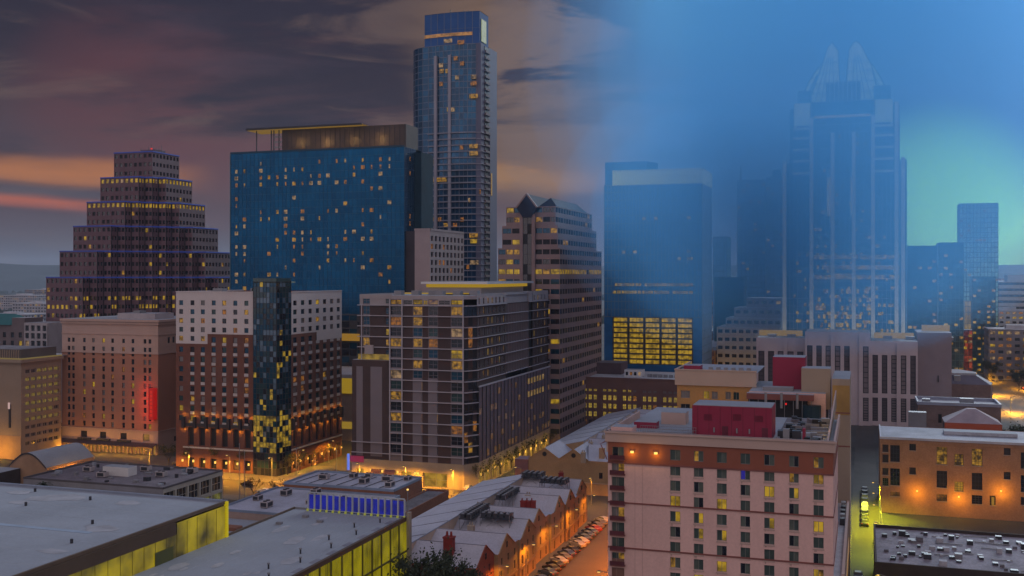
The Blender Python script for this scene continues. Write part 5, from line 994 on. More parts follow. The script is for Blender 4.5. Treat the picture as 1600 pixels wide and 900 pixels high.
# ---------------------------------------------------------------- white hotel with crimson plant rooms
def white_hotel():
    d = 185; c = P(1302, d); x1, y0 = c; x0 = runX(c, 950); z = 40.9
    b = Bld('white_hotel', 'white hotel with red-brown top band, crimson roof boxes and teal window grid', 'hotel', (x0 + x1) / 2, y0)
    w = mat('pinkish_white_stucco', (.72, .475, .44), .85, var=.10, vs=.10, streak=1, fine=.05); rb = mat('rust_band', (.27, .088, .055), .85, var=.08, vs=.2); cr = mat('cream_cornice', (.50, .37, .33), .8, var=.05); ln = mat('rust_line', (.22, .08, .07), .8); cm = mat('crimson_panel', (.27, .018, .055), .7, var=.06)
    X = lambda px, e=0: runX((x1, y0 + e), px); l = x1 - x0
    cols = [(X(a) - x0, X(e) - x0) for a, e in ((1047, 1063), (1084, 1099), (1120, 1135.5), (1157, 1172), (1194, 1210), (1233, 1248), (1271, 1287))]
    fh = 2.82; top = 38.9; zb = 35.0
    zs = [(36.0 - fh * k, 36.0 - fh * k + 1.95) for k in range(0, 13)]
    xr = X(982) - x0
    b.wall('top_band', (x0 + xr, y0), (x1, y0), zb, top, [(a - xr, e - xr) for a, e in cols], [zs[0]], rb, .3, tagv=0)
    b.wall('walls', (x0 + xr, y0), (x1, y0), 0, zb, [(a - xr, e - xr) for a, e in cols], zs[:0:-1], w, .3, tagv=1)
    for a, e in cols:
        for q in zs[1:]: b['sill'].box(x0 + a - .08, x0 + e + .08, y0 - .12, y0 - .01, q[0] - .26, q[0] - .02, cr)
    # recessed left bay with crimson balconies
    b.wall('top_band', (x0, y0), (x0 + xr, y0), zb, top, [(.8, 3.0)], [zs[0]], rb, .3, tagv=2); b.wall('walls', (x0, y0), (x0 + xr, y0), 0, zb, [(.7, 3.1)], zs[:0:-1], w, .5, tagv=3)
    for q in zs: b['balcony'].box(x0 + .5, x0 + 3.3, y0 - .75, y0 - .02, q[0] - .45, q[0] - .25, ln); b['balcony'].box(x0 + .5, x0 + 3.3, y0 - .78, y0 - .70, q[0] - .25, q[0] + .5, mat('balcony_rail_crimson', (.10, .02, .03), .6))
    # cornice, lines
    b['cornice'].bar((x0 - .5, y0), (x1 + .35, y0), .35, top, z, cr, .01); b['cornice'].bar((x0 - .6, y0), (x1 + .6, y0), .6, z - .35, z, cr, .01); b['cornice'].bar((x1, y0 - .3), (x1, y0 + 38), .35, top, z - .02, cr, .01)
    b['cornice'].box(x0 - .3, x1, y0 + .01, y0 + .5, top, z, cr); b['cornice'].box(x0 - .3, x0, y0, y0 + 30, top - 2, z, cr)
    for zz in (zb, 27.6, 19.2, 10.8): b['string_line'].bar((x0 - .05, y0), (x1 + .12, y0), .14, zz - .14, zz + .14, ln, .01); b['string_line'].bar((x1, y0 - .12), (x1, y0 + 34), .12, zz - .13, zz + .13, ln, .01)
    # right flank
    b.wall('top_band', (x1, y0), (x1, y0 + 34), zb, top, [(4, 5.4), (14, 15.4)], [zs[0]], rb, .3, tagv=4); b.wall('walls', (x1, y0), (x1, y0 + 34), 0, zb, [(4, 5.4), (14, 15.4)], zs[:0:-1], w, .3, tagv=4)
    mb = b['walls']; mb.poly([(x0, y0 + 42, 0), (x0, y0, 0), (x0, y0, top), (x0, y0 + 42, top)], w)
    b['corner_eave'].poly([(x0 - 1.6, y0 - .6, 38.3), (x0 - .1, y0 - .6, 38.9), (x0 - .1, y0 + 4, 38.9), (x0 - 1.6, y0 + 4, 38.3)], ln); b['corner_eave'].tube((x0 - 1.3, y0 - .3, 38.3), (x0 - .1, y0 - .3, 35.5), .09, ln, 5)
    zr = 39.5; b['roof'].box(x0, x1 - .02, y0 + .5, y0 + 40, zr - .4, zr, M_roof); b['roof'].box(x0 - .1, x0 + 20, y0 + 40, y0 + 50, zr - .4, zr - .1, M_roof)
    # left roof details: low box, railing, small crimson curb
    b['stair_head'].box(x0 + .3, x0 + 4.4, y0 + 1.2, y0 + 5, zr, zr + 2.0, w, M_roof); b['roof_curb'].box(x0 + 2, x0 + 6.5, y0 + 14, y0 + 17, zr, zr + 1.3, cm, M_roof); b['stair_head'].box(x0 + 6, x0 + 11, y0 + 22, y0 + 26, zr, zr + 2.4, cr, M_roof)
    for k in range(24): u = x0 + 4.8 + k * .46; b['roof_railing'].box(u, u + .05, y0 + 2.5, y0 + 2.55, zr, zr + 1.7, M_metal); b['roof_railing'].box(u, u + .05, y0 + 6.5, y0 + 6.55, zr, zr + 1.7, M_metal)
    for zz in (.6, 1.15, 1.68):
        for v in (2.5, 6.5): b['roof_railing'].box(x0 + 4.8, x0 + 15.5, y0 + v, y0 + v + .07, zr + zz, zr + zz + .07, M_metal)
    for k in range(7): b['roof_pipe'].tube((x0 + 5 + k * 1.5, y0 + 3, zr + .3), (x0 + 5.6 + k * 1.5, y0 + 6, zr + .3), .12, M_metal, 5)
    b['roof_gutter'].box(x0 + 6, x1 - 9, y0 + 1.3, y0 + 1.6, zr, zr + .25, M_dmetal)
    # big crimson plant room
    yp = y0 + 7; xa = runX((x1, yp), 1081.5); xb = runX((x1, yp), 1206); zp = 45.4; p = b['plant_room']; p.box(xa, xb, yp, yp + 8.5, zr, zp, cm); p.box(xa + .15, xb - .1, yp + .15, yp + 8.4, zp + .003, zp + .12, M_roof)
    for k in range(7): u = xa + (xb - xa) * (k + .5) / 7; b['panel_joint'].box(u - .03, u + .03, yp - .03, yp - .005, zr + .1, zp - .1, mat('crimson_joint', (.13, .01, .03)))
    for u in (xa + 4, xa + 8.2, xa + 10.5): b['plant_light'].box(u, u + .25, yp - .2, yp - .01, zr + 1.0, zr + 1.9, M_metal)
    for u, zz in ((xa + 2.2, zr + 3.2), (xa + 7.6, zr + 3.4), (xa + 11.6, zr + 3.3)):
        for q in range(6): b['louvre'].box(u, u + 1.5, yp - .07, yp - .005, zz + q * .2, zz + q * .2 + .1, mat('crimson_joint', (.13, .01, .03)))
    for u in (xa + 5.6, xb - 1.8): b['door'].box(u, u + 1.1, yp - .06, yp - .005, zr + .05, zr + 2.2, mat('crimson_door', (.12, .012, .03), .5))
    # right-hand roof clutter
    for (u, v, ww, dd, hh, m) in ((2.2, 4, 1.1, 1, 2.6, M_metal), (3.7, 5, 1.6, 1.5, 2.2, M_dmetal), (5.6, 4.5, .5, 1.8, 2.7, cm), (1.0, 7, 1.3, 2, 1.8, M_dmetal), (4.5, 9, 2.2, 1.8, 1.3, M_roof), (7.2, 8, 1.6, 1.2, .8, M_metal), (2.6, 11, 1.4, 1, 1.7, M_black), (6.6, 12, 1.2, 1, 1, M_metal)): u += xb; b['roof_unit'].box(u, u + ww, y0 + v, y0 + v + dd, zr, zr + hh, m)
    for k in range(6): b['roof_pipe'].tube((xb + 1 + k * 1.6, y0 + 2.4, zr + .2), (xb + 1.2 + k * 1.6, y0 + 11, zr + .25), .07, M_dmetal, 5)
    for k in range(4): b['roof_unit'].box(xb + 1, x1 - 1.5, y0 + 13 + k * 5, y0 + 13.4 + k * 5, zr, zr + .5, M_metal)
    rr = random.Random(9)
    for k in range(46): u = rr.uniform(xb + .8, x1 - 3); v = rr.uniform(y0 + 2, y0 + 38); w2 = rr.uniform(.4, 1.8); b['roof_unit'].box(u, u + w2, v, v + rr.uniform(.4, 1.6), zr, zr + rr.uniform(.3, 1.5), rr.choice((M_dmetal, M_dmetal, M_metal, M_black, M_roofdark)))
    b['roof_membrane'].box(xb + .6, x1 - 2.6, y0 + 8, y0 + 39, zr + .003, zr + .05, M_roofdark)
    # open light well behind: dark louvred recess under a red eave, then the rear wing with its own boxes
    yv = y0 + 40; ya = y0 + 62; R = lambda px: runX((x1, ya), px); zr2 = zat(613, RD((R(1220), ya))[1])
    b['rear_wing'].box(R(1170), R(1290), ya, ya + 26, 0, zr2, w, M_roof); b['rear_eave'].box(R(1168), R(1272), ya - 2.2, ya + .4, zr2 - 1.6, zr2 - .2, ln, M_roof); b['rear_eave'].box(R(1170), R(1262), ya - 1.2, ya - .02, zr2 - 6, zr2 - 1.7, M_black)
    b['roof_screen'].box(R(1190), R(1238), ya + 2.5, ya + 5.5, zr2, zr2 + .9, M_metal, M_roof)
    for k in range(8): u = R(1172) + k * 2; b['rear_eave_post'].box(u, u + .12, ya - 2.1, ya - 2.0, zr2 - 6, zr2 - 1.6, M_metal)
    for k in range(3): b['plant_duct'].tube((R(1200 + 24 * k), ya - 6, zr), (R(1200 + 24 * k), ya - 6, zr + 3.5), .3, M_metal, 8)
    b['rear_crimson_box'].box(R(1203), R(1255), ya + 8, ya + 16, zr2, zat(558, RD((R(1220), ya + 8))[1]), cm, M_roof); tan = mat('tan_stucco', (.34, .27, .21), .85, var=.06)
    b['rear_tan_box'].box(R(1251), R(1297), ya + 3, ya + 10, zr2 - 4, zat(576, RD((R(1280), ya + 3))[1]), tan, M_roof); b['blue_duct'].tube((R(1268), ya - 1, zr2 - 8), (R(1268), ya - 1, zr2 - 2.6), 2.2, mat('dark_teal_duct', (.02, .05, .07), .4, .3), 14)
    b['red_lamp'].box(R(1228), R(1228) + .35, ya - 2.6, ya - 2.3, zr2 - 2.6, zr2 - 2.2, glow('red_beacon', (1, .02, .02), 1.2))
    # tall tan wing on the alley side, parapet wall lit from inside
    yt = ya + 2; T = lambda px: runX((x1, yt), px); zt = zat(592, RD((T(1310), yt))[1]); tw = b['alley_wing']; tw.box(T(1300), T(1328), yt, yt + 22, 0, zt, tan, M_roof)
    for py in (645, 697): zz = zat(py, RD((T(1310), yt))[1]); b['alley_wing_joint'].box(T(1302), T(1328) + .05, yt - .06, yt - .01, zz - .15, zz + .15, ln)
    b['alley_wing_panel'].box(T(1301), T(1327.6), yt - .05, yt - .01, zat(648, RD((T(1310), yt))[1]), zt - 1.5, mat('ochre_render', (.36, .22, .07), .85))  # ochre render panel on the upper front of the alley wing
    xp = x1 - .9; yw = y0 + 12; b['screen_wall'].poly([(xp - .3, y0 + 3, zr), (xp - .3, ya, zr), (xp - .3, ya, zt - 2.5), (xp - .3, y0 + 3, zr + .6)][::-1], tan); b['screen_wall'].poly([(xp, y0 + 3, zr), (xp, ya, zr), (xp, ya, zt - 2.5), (xp, y0 + 3, zr + .6)], tan); b['screen_wall'].poly([(xp - .3, y0 + 3, zr + .6), (xp, y0 + 3, zr + .6), (xp, ya, zt - 2.5), (xp - .3, ya, zt - 2.5)], cr)
    for k in range(5): spot(b.root, (xp - 1.2, y0 + 14 + k * 11, zr + 1.5), 110, (1, .6, .1), .3)
    # low podium with roof equipment on the alley side
    xq = -3.4; b['podium'].box(x0, xq, y0 + .4, yt - .1, 0, 17, mat('podium_brick', (.24, .13, .10), .85, var=.12), M_roofgrey); b['podium_coping'].box(xq - .35, xq + .15, y0 + .3, yt, 17, 17.7, cr); b['podium_band'].box(xq + .01, xq + .1, y0 + .4, yt, 6, 9, glow('alley_band', (1, .45, .05), .35))
    for k in range(7): b['podium_unit'].box(x1 + .25, xq - .5, y0 + 41 + k * 2.8, y0 + 42.8 + k * 2.8, 17, 18.4 + (k % 3) * .3, (M_dmetal, M_metal)[k % 2])
    for u in (xr * .42, xr + 1.2, xr + 2.6): b['wall_joint'].box(x0 + u, x0 + u + .05, y0 - .02, y0 - .003, 2, zb - .2, mat('stucco_joint', (.42, .28, .26)))
    for a, e in cols:
        for q in zs[1:]:
            if rnd.random() < .5: b['sill_streak'].box(x0 + a + .1, x0 + a + rnd.uniform(.2, .6), y0 - .012, y0 - .003, q[0] - rnd.uniform(.5, .85), q[0] - .27, mat('rain_streak', (.52, .35, .32)))
    # sconces washing the blank wall
    for px in (988, 1025): u = X(px); b['sconce'].box(u - .3, u + .3, y0 - .45, y0 - .02, 37.0, 37.35, glow('sconce_glow', (1, .62, .15), 6)); spot(b.root, (u, y0 - .9, 36.9), 150, (1, .58, .08), .2)
    cg = [(mat('room_teal_a', (.045, .075, .070), .3, 0, .7, var=.25, vs=1).name), (mat('room_teal_b', (.09, .115, .10), .4, 0, .5, var=.25, vs=1).name), G_dark.name, G_cur.name]
    Yw, Yo = L_y.name, L_y2.name
    litset = {(1, 0), (6, 0), (5, 1), (6, 1), (4, 2), (5, 2), (0, 3), (2, 3), (0, 4), (1, 4), (6, 4), (4, 4), (1, 5), (2, 5), (2, 7), (0, 7), (6, 7), (1, 8), (5, 8), (3, 9), (0, 9)}
    def fn(o):
        r = 0 if o['tag'] in (0, 2) else (o['nr'] - o['r'])
        if o['tag'] in (2, 3): k = (MC[rnd.choice(cg)], MC[rnd.choice((Yo, Yo, cg[0], cg[1]))] if r < 8 else MC[cg[0]]); return k
        if o['tag'] == 4: return G_dark
        if (o['c'], r) in litset: return rnd.choice(((MC[Yw],), (MC[Yo], MC[cg[1]]), (MC[Yw], MC[Yo]), (MC[cg[0]], MC[Yw]), (MC[Yw], MC[Yw])))
        if o['c'] == 3 and r == 1: return (L_b, MC[cg[0]])
        return rnd.choice(((MC[cg[0]], MC[cg[1]]), (MC[cg[1]], MC[cg[0]]), (MC[cg[0]], MC[cg[0]]), (MC[cg[1]], G_dark), (G_dark, MC[cg[1]])))
    b.windows(fn, mat('window_frame_grey', (.20, .21, .20), .5), (1, 0), maxn=100, t=.09, split=True); b.finish()
white_hotel()
# ---------------------------------------------------------------- brick warehouse at right
def warehouse():
    d = 312; c = P(1375, d); x0, y0 = c; x1 = runX(c, 1655); m = mat('orange_brick', (.34, .18, .10), .88, var=.16, vs=.25, fine=.12); X = lambda px: runX(c, px); Zp = lambda px, py: zat(py, RD((X(px), y0))[1])
    b = Bld('brick_warehouse', 'long three-storey orange brick warehouse at right with tall dark windows and wall lamps', 'building', X(1500), y0); zt = zat(684, d)
    S = lambda v: 1280 + v / 3.216; T = lambda v: 620 + v / 3.216
    cols = [((318, 348), [(240, 278), (290, 330), (358, 393), (408, 447)]), ((357, 405), [(243, 327), (360, 445), (478, 500)]), ((453, 486), [(237, 270), (355, 390)]), ((590, 643), [(253, 340), (372, 457), (490, 525)]), ((680, 725), [(288, 345), (427, 475)]), ((767, 820), [(262, 347), (383, 467), (495, 540)]), ((857, 887), [(497, 547)]), ((928, 962), [(258, 293), (378, 415)]), ((1013, 1062), [(280, 362), (395, 480), (505, 545)]), ((1110, 1150), [(270, 350), (390, 470)])]
    edges = [x0]
    for i in range(len(cols) - 1): edges.append((X(S(cols[i][0][1])) + X(S(cols[i + 1][0][0]))) / 2)
    edges.append(x1)
    for i, ((a, e), zz) in enumerate(cols):
        A = edges[i]; pm = S((a + e) / 2); b.wall('brick_wall', (A, y0), (edges[i + 1], y0), 0, zt, [(X(S(a)) - A, X(S(e)) - A)], sorted((Zp(pm, T(q)), Zp(pm, T(p))) for p, q in zz), m, .35, tagv=i)
        for p, q in zz: zq = Zp(pm, T(q)); b['sill'].box(X(S(a)) - .15, X(S(e)) + .15, y0 - .14, y0 - .01, zq - .22, zq - .02, mat('stone_sill', (.32, .25, .2), .8))
    b.flat('roof', rect(x0, x1, y0, y0 + 27), zt - .1, M_roofgrey); b['parapet'].bar((x0 - .1, y0), (x1, y0), .25, zt - .3, zt + .4, mat('pale_coping', (.42, .42, .48), .7), -.05); b['parapet'].box(x0, x0 + .4, y0 + .3, y0 + 27, zt - .1, zt + .35, mat('pale_coping', (.42, .42, .48), .7)); b['cornice'].bar((x0, y0), (x1, y0), .16, zt - 1.2, zt - .8, m, .01)
    b['walls'].poly([(x0, y0 + 27, 0), (x0, y0, 0), (x0, y0, zt), (x0, y0 + 27, zt)], m); b['walls'].poly([(x1, y0, 0), (x1, y0 + 27, 0), (x1, y0 + 27, zt), (x1, y0, zt)], m); b['walls'].poly([(x1, y0 + 27, 0), (x0, y0 + 27, 0), (x0, y0 + 27, zt), (x1, y0 + 27, zt)], m)
    b['roof_monitor'].box(X(1480), X(1600), y0 + 13, y0 + 18, zt, zt + 1.0, M_roofgrey, M_roof)
    for px, py in ((1433, 768), (1498, 777), (1564, 768)): u = X(px); zz = Zp(px, py); b['wall_lamp'].box(u - .2, u + .2, y0 - .5, y0 - .05, zz, zz + .45, glow('sodium_lamp', (1, .6, .1), 9)); spot(b.root, (u, y0 - 2.8, zz - .3), 1700, (1, .5, .06), .2)
    b['door_figure'].box(X(S(866)), X(S(880)), y0 + .1, y0 + .2, Zp(1550, T(545)), Zp(1550, T(505)), glow('door_glow', (1, .5, .06), .4))
    def fn(o):
        i, r, n = o['tag'], o['r'], o['nr']
        if (i, n - 1 - r) in ((3, 0), (4, 0), (4, 1), (5, 0)): return L_y2
        if o['h'] < 2.2 and r == 0 and i in (1, 3, 5): return L_o if i != 5 else G_dark
        return rnd.choice((G_dark, M_black, mat('brown_pane', (.05, .035, .03), .3)))
    b.windows(fn, M_dmetal, (2, 3), t=.09, split=True); b.finish()
    return x0, y0, zt, X
WHX0, WHY0, WHZ, WX = warehouse()
def flat_shed(name, label, x0, x1, y0, y1, z, m, top, seed=1, junk=14, wt=None):
    b = Bld(name, label, 'building', (x0 + x1) / 2, y0); b['walls'].prism(rect(x0, x1, y0, y1), 0, z, m, cap=False); b.flat('roof', rect(x0, x1, y0, y1), z, top); b.parapet('parapet', rect(x0, x1, y0, y1), z - .1, z + .7, m, .35, .05)
    r = random.Random(seed)
    for k in range(junk):
        u, v = r.uniform(x0 + 1.5, x1 - 3), r.uniform(y0 + 1.5, y1 - 3); s = r.uniform(.5, 1.5)
        if k % 5 == 4: b['roof_pipe'].tube((u, v, z + .2), (min(u + r.uniform(2, 6), x1 - 1), v + r.uniform(-.5, .5), z + .2), .12, M_metal, 5)
        else: b['vent' if s < .9 else 'roof_unit'].box(u, u + s, v, v + s * r.uniform(.7, 1.3), z, z + s * r.uniform(.4, .9), r.choice((M_metal, M_dmetal, M_dmetal, M_dmetal, M_roofdark, M_roofgrey)))
    return b
b = flat_shed('low_brown_building', 'low brown building with cluttered pale roof below the orange warehouse', 2.2, 68, 231, 266, 10, mat('brown_render', (.045, .032, .028), .9, var=.25, vs=.2, fine=.1), mat('stained_pale_roof', (.26, .24, .28), .9, var=.45, vs=.25, fine=.25), 3, 150); b.finish()
b = flat_shed('low_flat_building', 'lowest cluttered grey roof in the bottom right corner', 1.8, 64, 190, 228, 4.6, mat('brown_render', (.045, .032, .028)), mat('stained_grey_roof', (.17, .16, .20), .9, var=.5, vs=.3, fine=.3), 5, 170); b.finish()
# ---------------------------------------------------------------- convention halls
def hall_glass(): return lit('yellow_hall_wall', (.95, .74, .002), .54, .13, .10, (.70, .50, .0))
def halls():
    m = mat('hall_metal', (.20, .15, .10), .7)
    b = Bld('exhibition_hall', 'large white flat-roofed hall with a glowing yellow glass flank, bottom left corner', 'hall', -115.8, 120)
    x1, y1, z = -115.8, 174.3, 26.5; b['walls'].prism(rect(-420, x1, 20, y1), 0, z - 3, m, cap=False); b.flat('roof', rect(-420, x1, 20, y1), z, M_roof); b['walls'].poly([(-420, y1, z - 3), (x1, y1, z - 3), (x1, y1, z), (-420, y1, z)][::-1], M_metal)
    b['edge_trim'].box(-420, x1 + .2, y1 - .1, y1 + .35, z - .3, z + .45, mat('blue_grey_trim', (.22, .26, .34), .6)); b['edge_trim'].box(x1 - .3, x1 + .15, 20, y1 - .12, z - .2, z + .35, mat('brown_trim', (.13, .09, .06), .7))
    y = y1 - .6
    i = 0
    while y > 24:
        a = max(y - 3.0, 22); hg = hall_glass(); b['glass_panel'].poly([(x1 + .3, a, 18.8), (x1 + .3, y, 18.8), (x1 + .3, y, z - 2.4 + (2.0 if i < 5 else 0)), (x1 + .3, a, z - 2.4 + (2.0 if i < 5 else 0))], hg)
        b['glass_joint'].box(x1 + .31, x1 + .36, a - .03, a + .03, 18.8, z - .6, mat('olive_joint', (.12, .10, .02), .6)); y = a; i += 1
    b['upper_band'].box(x1 + .02, x1 + .5, 20, y1 - 16, z - 2.4, z - .25, mat('bronze_band', (.10, .065, .04), .6)); b['corner_post'].box(x1 - .05, x1 + .55, y1 - .5, y1 + .1, 18.8, z + .3, mat('yellow_lit_post', (.3, .25, .02), .6, emi=(.9, .7, .0), es=.35))
    b['roof_seam'].box(-420, x1 - 8, 146, 147.2, z + .003, z + .05, mat('blue_roof_seam', (.30, .38, .48), .8))
    sm = mat('roof_seam_line', (.36, .38, .42), .8, var=.3, vs=.3); pd = mat('ponding_stain', (.38, .39, .42), .5, var=.25, vs=.4)
    for k in range(22): b['roof_seams'].box(-400, x1 - 1.5, 24 + k * 6.9, 24.14 + k * 6.9, z + .003, z + .012, sm)
    rq = random.Random(5)
    for k in range(26):
        u, v, q = rq.uniform(-210, -120), rq.uniform(95, 170), rq.uniform(.6, 3.2); n = 11; b['dark_patch'].poly([(u + q * 1.6 * math.cos(6.283 * i / n) * rq.uniform(.7, 1.2), v + q * math.sin(6.283 * i / n) * rq.uniform(.7, 1.2), z + .016 + .001 * k) for i in range(n)], pd)
    for u, v in ((-142, 168), (-128, 152), (-140, 128), (-150, 160), (-165, 150), (-180, 165), (-122, 140), (-158, 171)): b['roof_vent'].tube((u, v, z), (u, v, z + .7), .25, M_dmetal, 8)
    b['wall_louvre'].box(x1 + .36, x1 + .5, 152.5, 157.5, 19.5, 22.3, mat('olive_louvre', (.10, .11, .03), .6)); b.finish()
    b = Bld('exhibition_hall', 'long white-roofed hall with ribbed yellow glass flank beside the blue lit louvre screen', 'hall', -89.6, 120)
    x0, x1, y1, z = -115.6, -89.6, 199.9, 20.0; b['walls'].prism(rect(x0, x1, 20, y1), 0, z - .6, m, cap=False); b.flat('roof', rect(x0, x1, 20, y1), z, M_roof)
    b['edge_trim'].box(x0 - .4, x1 + .3, y1 - .1, y1 + .3, z - .5, z + .35, M_metal); b['edge_trim'].box(x1 - .3, x1 + .35, 20, y1 - .1, z - .5, z + .3, mat('bronze_band', (.10, .065, .04), .6)); b['edge_trim'].box(x0 - .3, x0, 175, y1, z - .4, z + .4, mat('brown_trim', (.13, .09, .06), .7))
    y = y1 - .5; yg = lit('ribbed_yellow_wall', (.90, .74, .004), .48, .22, .3, (.70, .56, .0))
    while y > 24:
        a = y - 4.1; b['glass_panel'].poly([(x1 + .3, a, 4), (x1 + .3, y, 4), (x1 + .3, y, z - .6), (x1 + .3, a, z - .6)], yg); b['frame'].box(x1 + .31, x1 + .55, a - .12, a + .12, 4, z - .5, mat('olive_frame', (.10, .09, .02), .6))
        for k in range(1, 6): b['rib'].box(x1 + .31, x1 + .36, a + k * 4.1 / 6 - .035, a + k * 4.1 / 6 + .035, 4, z - .6, mat('olive_rib', (.28, .25, .02), .6, emi=(.8, .7, 0), es=.13))
        y = a
    for zz in (13.4, 7): b['frame'].box(x1 + .31, x1 + .6, 24, y1 - .5, zz - .14, zz + .14, mat('olive_frame', (.10, .09, .02), .6))
    b['corner_column'].box(x1 + .4, x1 + 1.1, y1 - .9, y1 + .2, 0, z + 1.2, mat('pale_corner_column', (.30, .27, .22), .7))
    r = random.Random(4)
    for k in range(22): u = x1 - 3 - (k % 2) * 3.2 - r.uniform(0, .5); v = y1 - 6 - k * 5.2; b['roof_vent'].tube((u, v, z), (u, v, z + .8), .16, M_dmetal, 7); b['roof_vent'].tube((u, v, z + .8), (u, v, z + 1.0), .28, M_metal, 7)
    for k in range(16): u = x1 - 1.4; v = y1 - 5 - k * 6.1; b['dark_patch'].box(u - .5, u + .4, v - 1.6, v + 1.2, z + .003, z + .04, mat('wet_patch', (.22, .22, .26), .6))
    rq = random.Random(6); sm = mat('roof_seam_line', (.36, .38, .42)); pd = mat('ponding_stain', (.38, .39, .42))
    for k in range(7): b['roof_seams'].box(x0 + 3.4 * (k + 1), x0 + 3.4 * (k + 1) + .1, 30, y1 - 1, z + .003, z + .012, sm)
    for k in range(22):
        u, v, q = rq.uniform(x0 + 3, x1 - 5), rq.uniform(110, 195), rq.uniform(.4, 1.6); n = 11; b['dark_patch'].poly([(u + q * math.cos(6.283 * i / n) * rq.uniform(.7, 1.2), v + q * 2.2 * math.sin(6.283 * i / n) * rq.uniform(.7, 1.2), z + .016 + .001 * k) for i in range(n)], pd)
    for u, v in ((-110, 193), (-112, 186), (-105, 190)): b['roof_vent'].box(u, u + 1.2, v, v + .8, z, z + .5, M_metal)
    b.finish()
    # blue lit louvre screen standing on the back edge
    xl = runX((x1, y1 - .8), 482); s = Bld('louvre_screen', 'row of blue lit panels in white frame on the nearer hall roof', 'screen', (xl + x1) / 2, y1 - .8); n = 15; W = (x1 - xl) / n; bl = lit('blue_panel_light', (.01, .03, .9), .36, .5, .5)
    fr = mat('screen_frame_white', (.42, .46, .50), .6)
    for k in range(n): s['panel'].box(xl + k * W + W * .18, xl + k * W + W * .82, y1 - .9, y1 - .8, z + .5, z + 3.5, bl)
    for k in range(n + 1): u = xl + k * W; s['post'].box(u - .14, u + .14, y1 - 1.05, y1 - .7, z, z + 3.8, fr); s['foot_light'].box(u - .2, u + .2, y1 - 1.3, y1 - 1.06, z + .05, z + .5, glow('foot_lamp', (.8, .8, .12), .45))
    s['rail'].box(xl, x1, y1 - .95, y1 - .76, z + 3.81, z + 4.05, fr); s['rail'].box(xl, x1, y1 - 1.0, y1 - .8, z + .35, z + .48, fr); s.finish()
halls()
# ---------------------------------------------------------------- low roofs in the middle
AC = {}
def ac_unit(x, y, z, s=1.0, rz=0.0, label='', group='rooftop air conditioning units'):
    if 'p' not in AC:
        r = tag(empty('air_conditioner', (x, y, z), rz), label, 'air conditioner', group); mb = MB(); mb.box(-1.2, 1.2, -.8, .8, .15, 1.25, mat('ac_casing', (.45, .40, .40), .6, var=.15)); mb.box(-1.1, -.9, -.7, .7, 0, .15, M_dmetal); mb.box(.9, 1.1, -.7, .7, 0, .15, M_dmetal); kid(r, link('casing', mb.mesh('casing'), r))
        for q in (-.55, .55): f = MB(); f.tube((q, 0, 1.25), (q, 0, 1.42), .42, M_dmetal, 12); kid(r, link('fan', f.mesh('fan'), r))
        g = MB(); g.box(-1.23, -1.205, -.65, .65, .3, 1.1, M_dmetal); g.box(-.9, .9, -.83, -.805, .3, 1.1, M_dmetal); kid(r, link('grille', g.mesh('grille'), r)); AC['p'] = r; o = r
    else: o = copy_tree(AC['p'])
    o.location = (x, y, z); o.rotation_euler = (0, 0, rz); o.scale = (s, s, s); o['label'] = label; return o
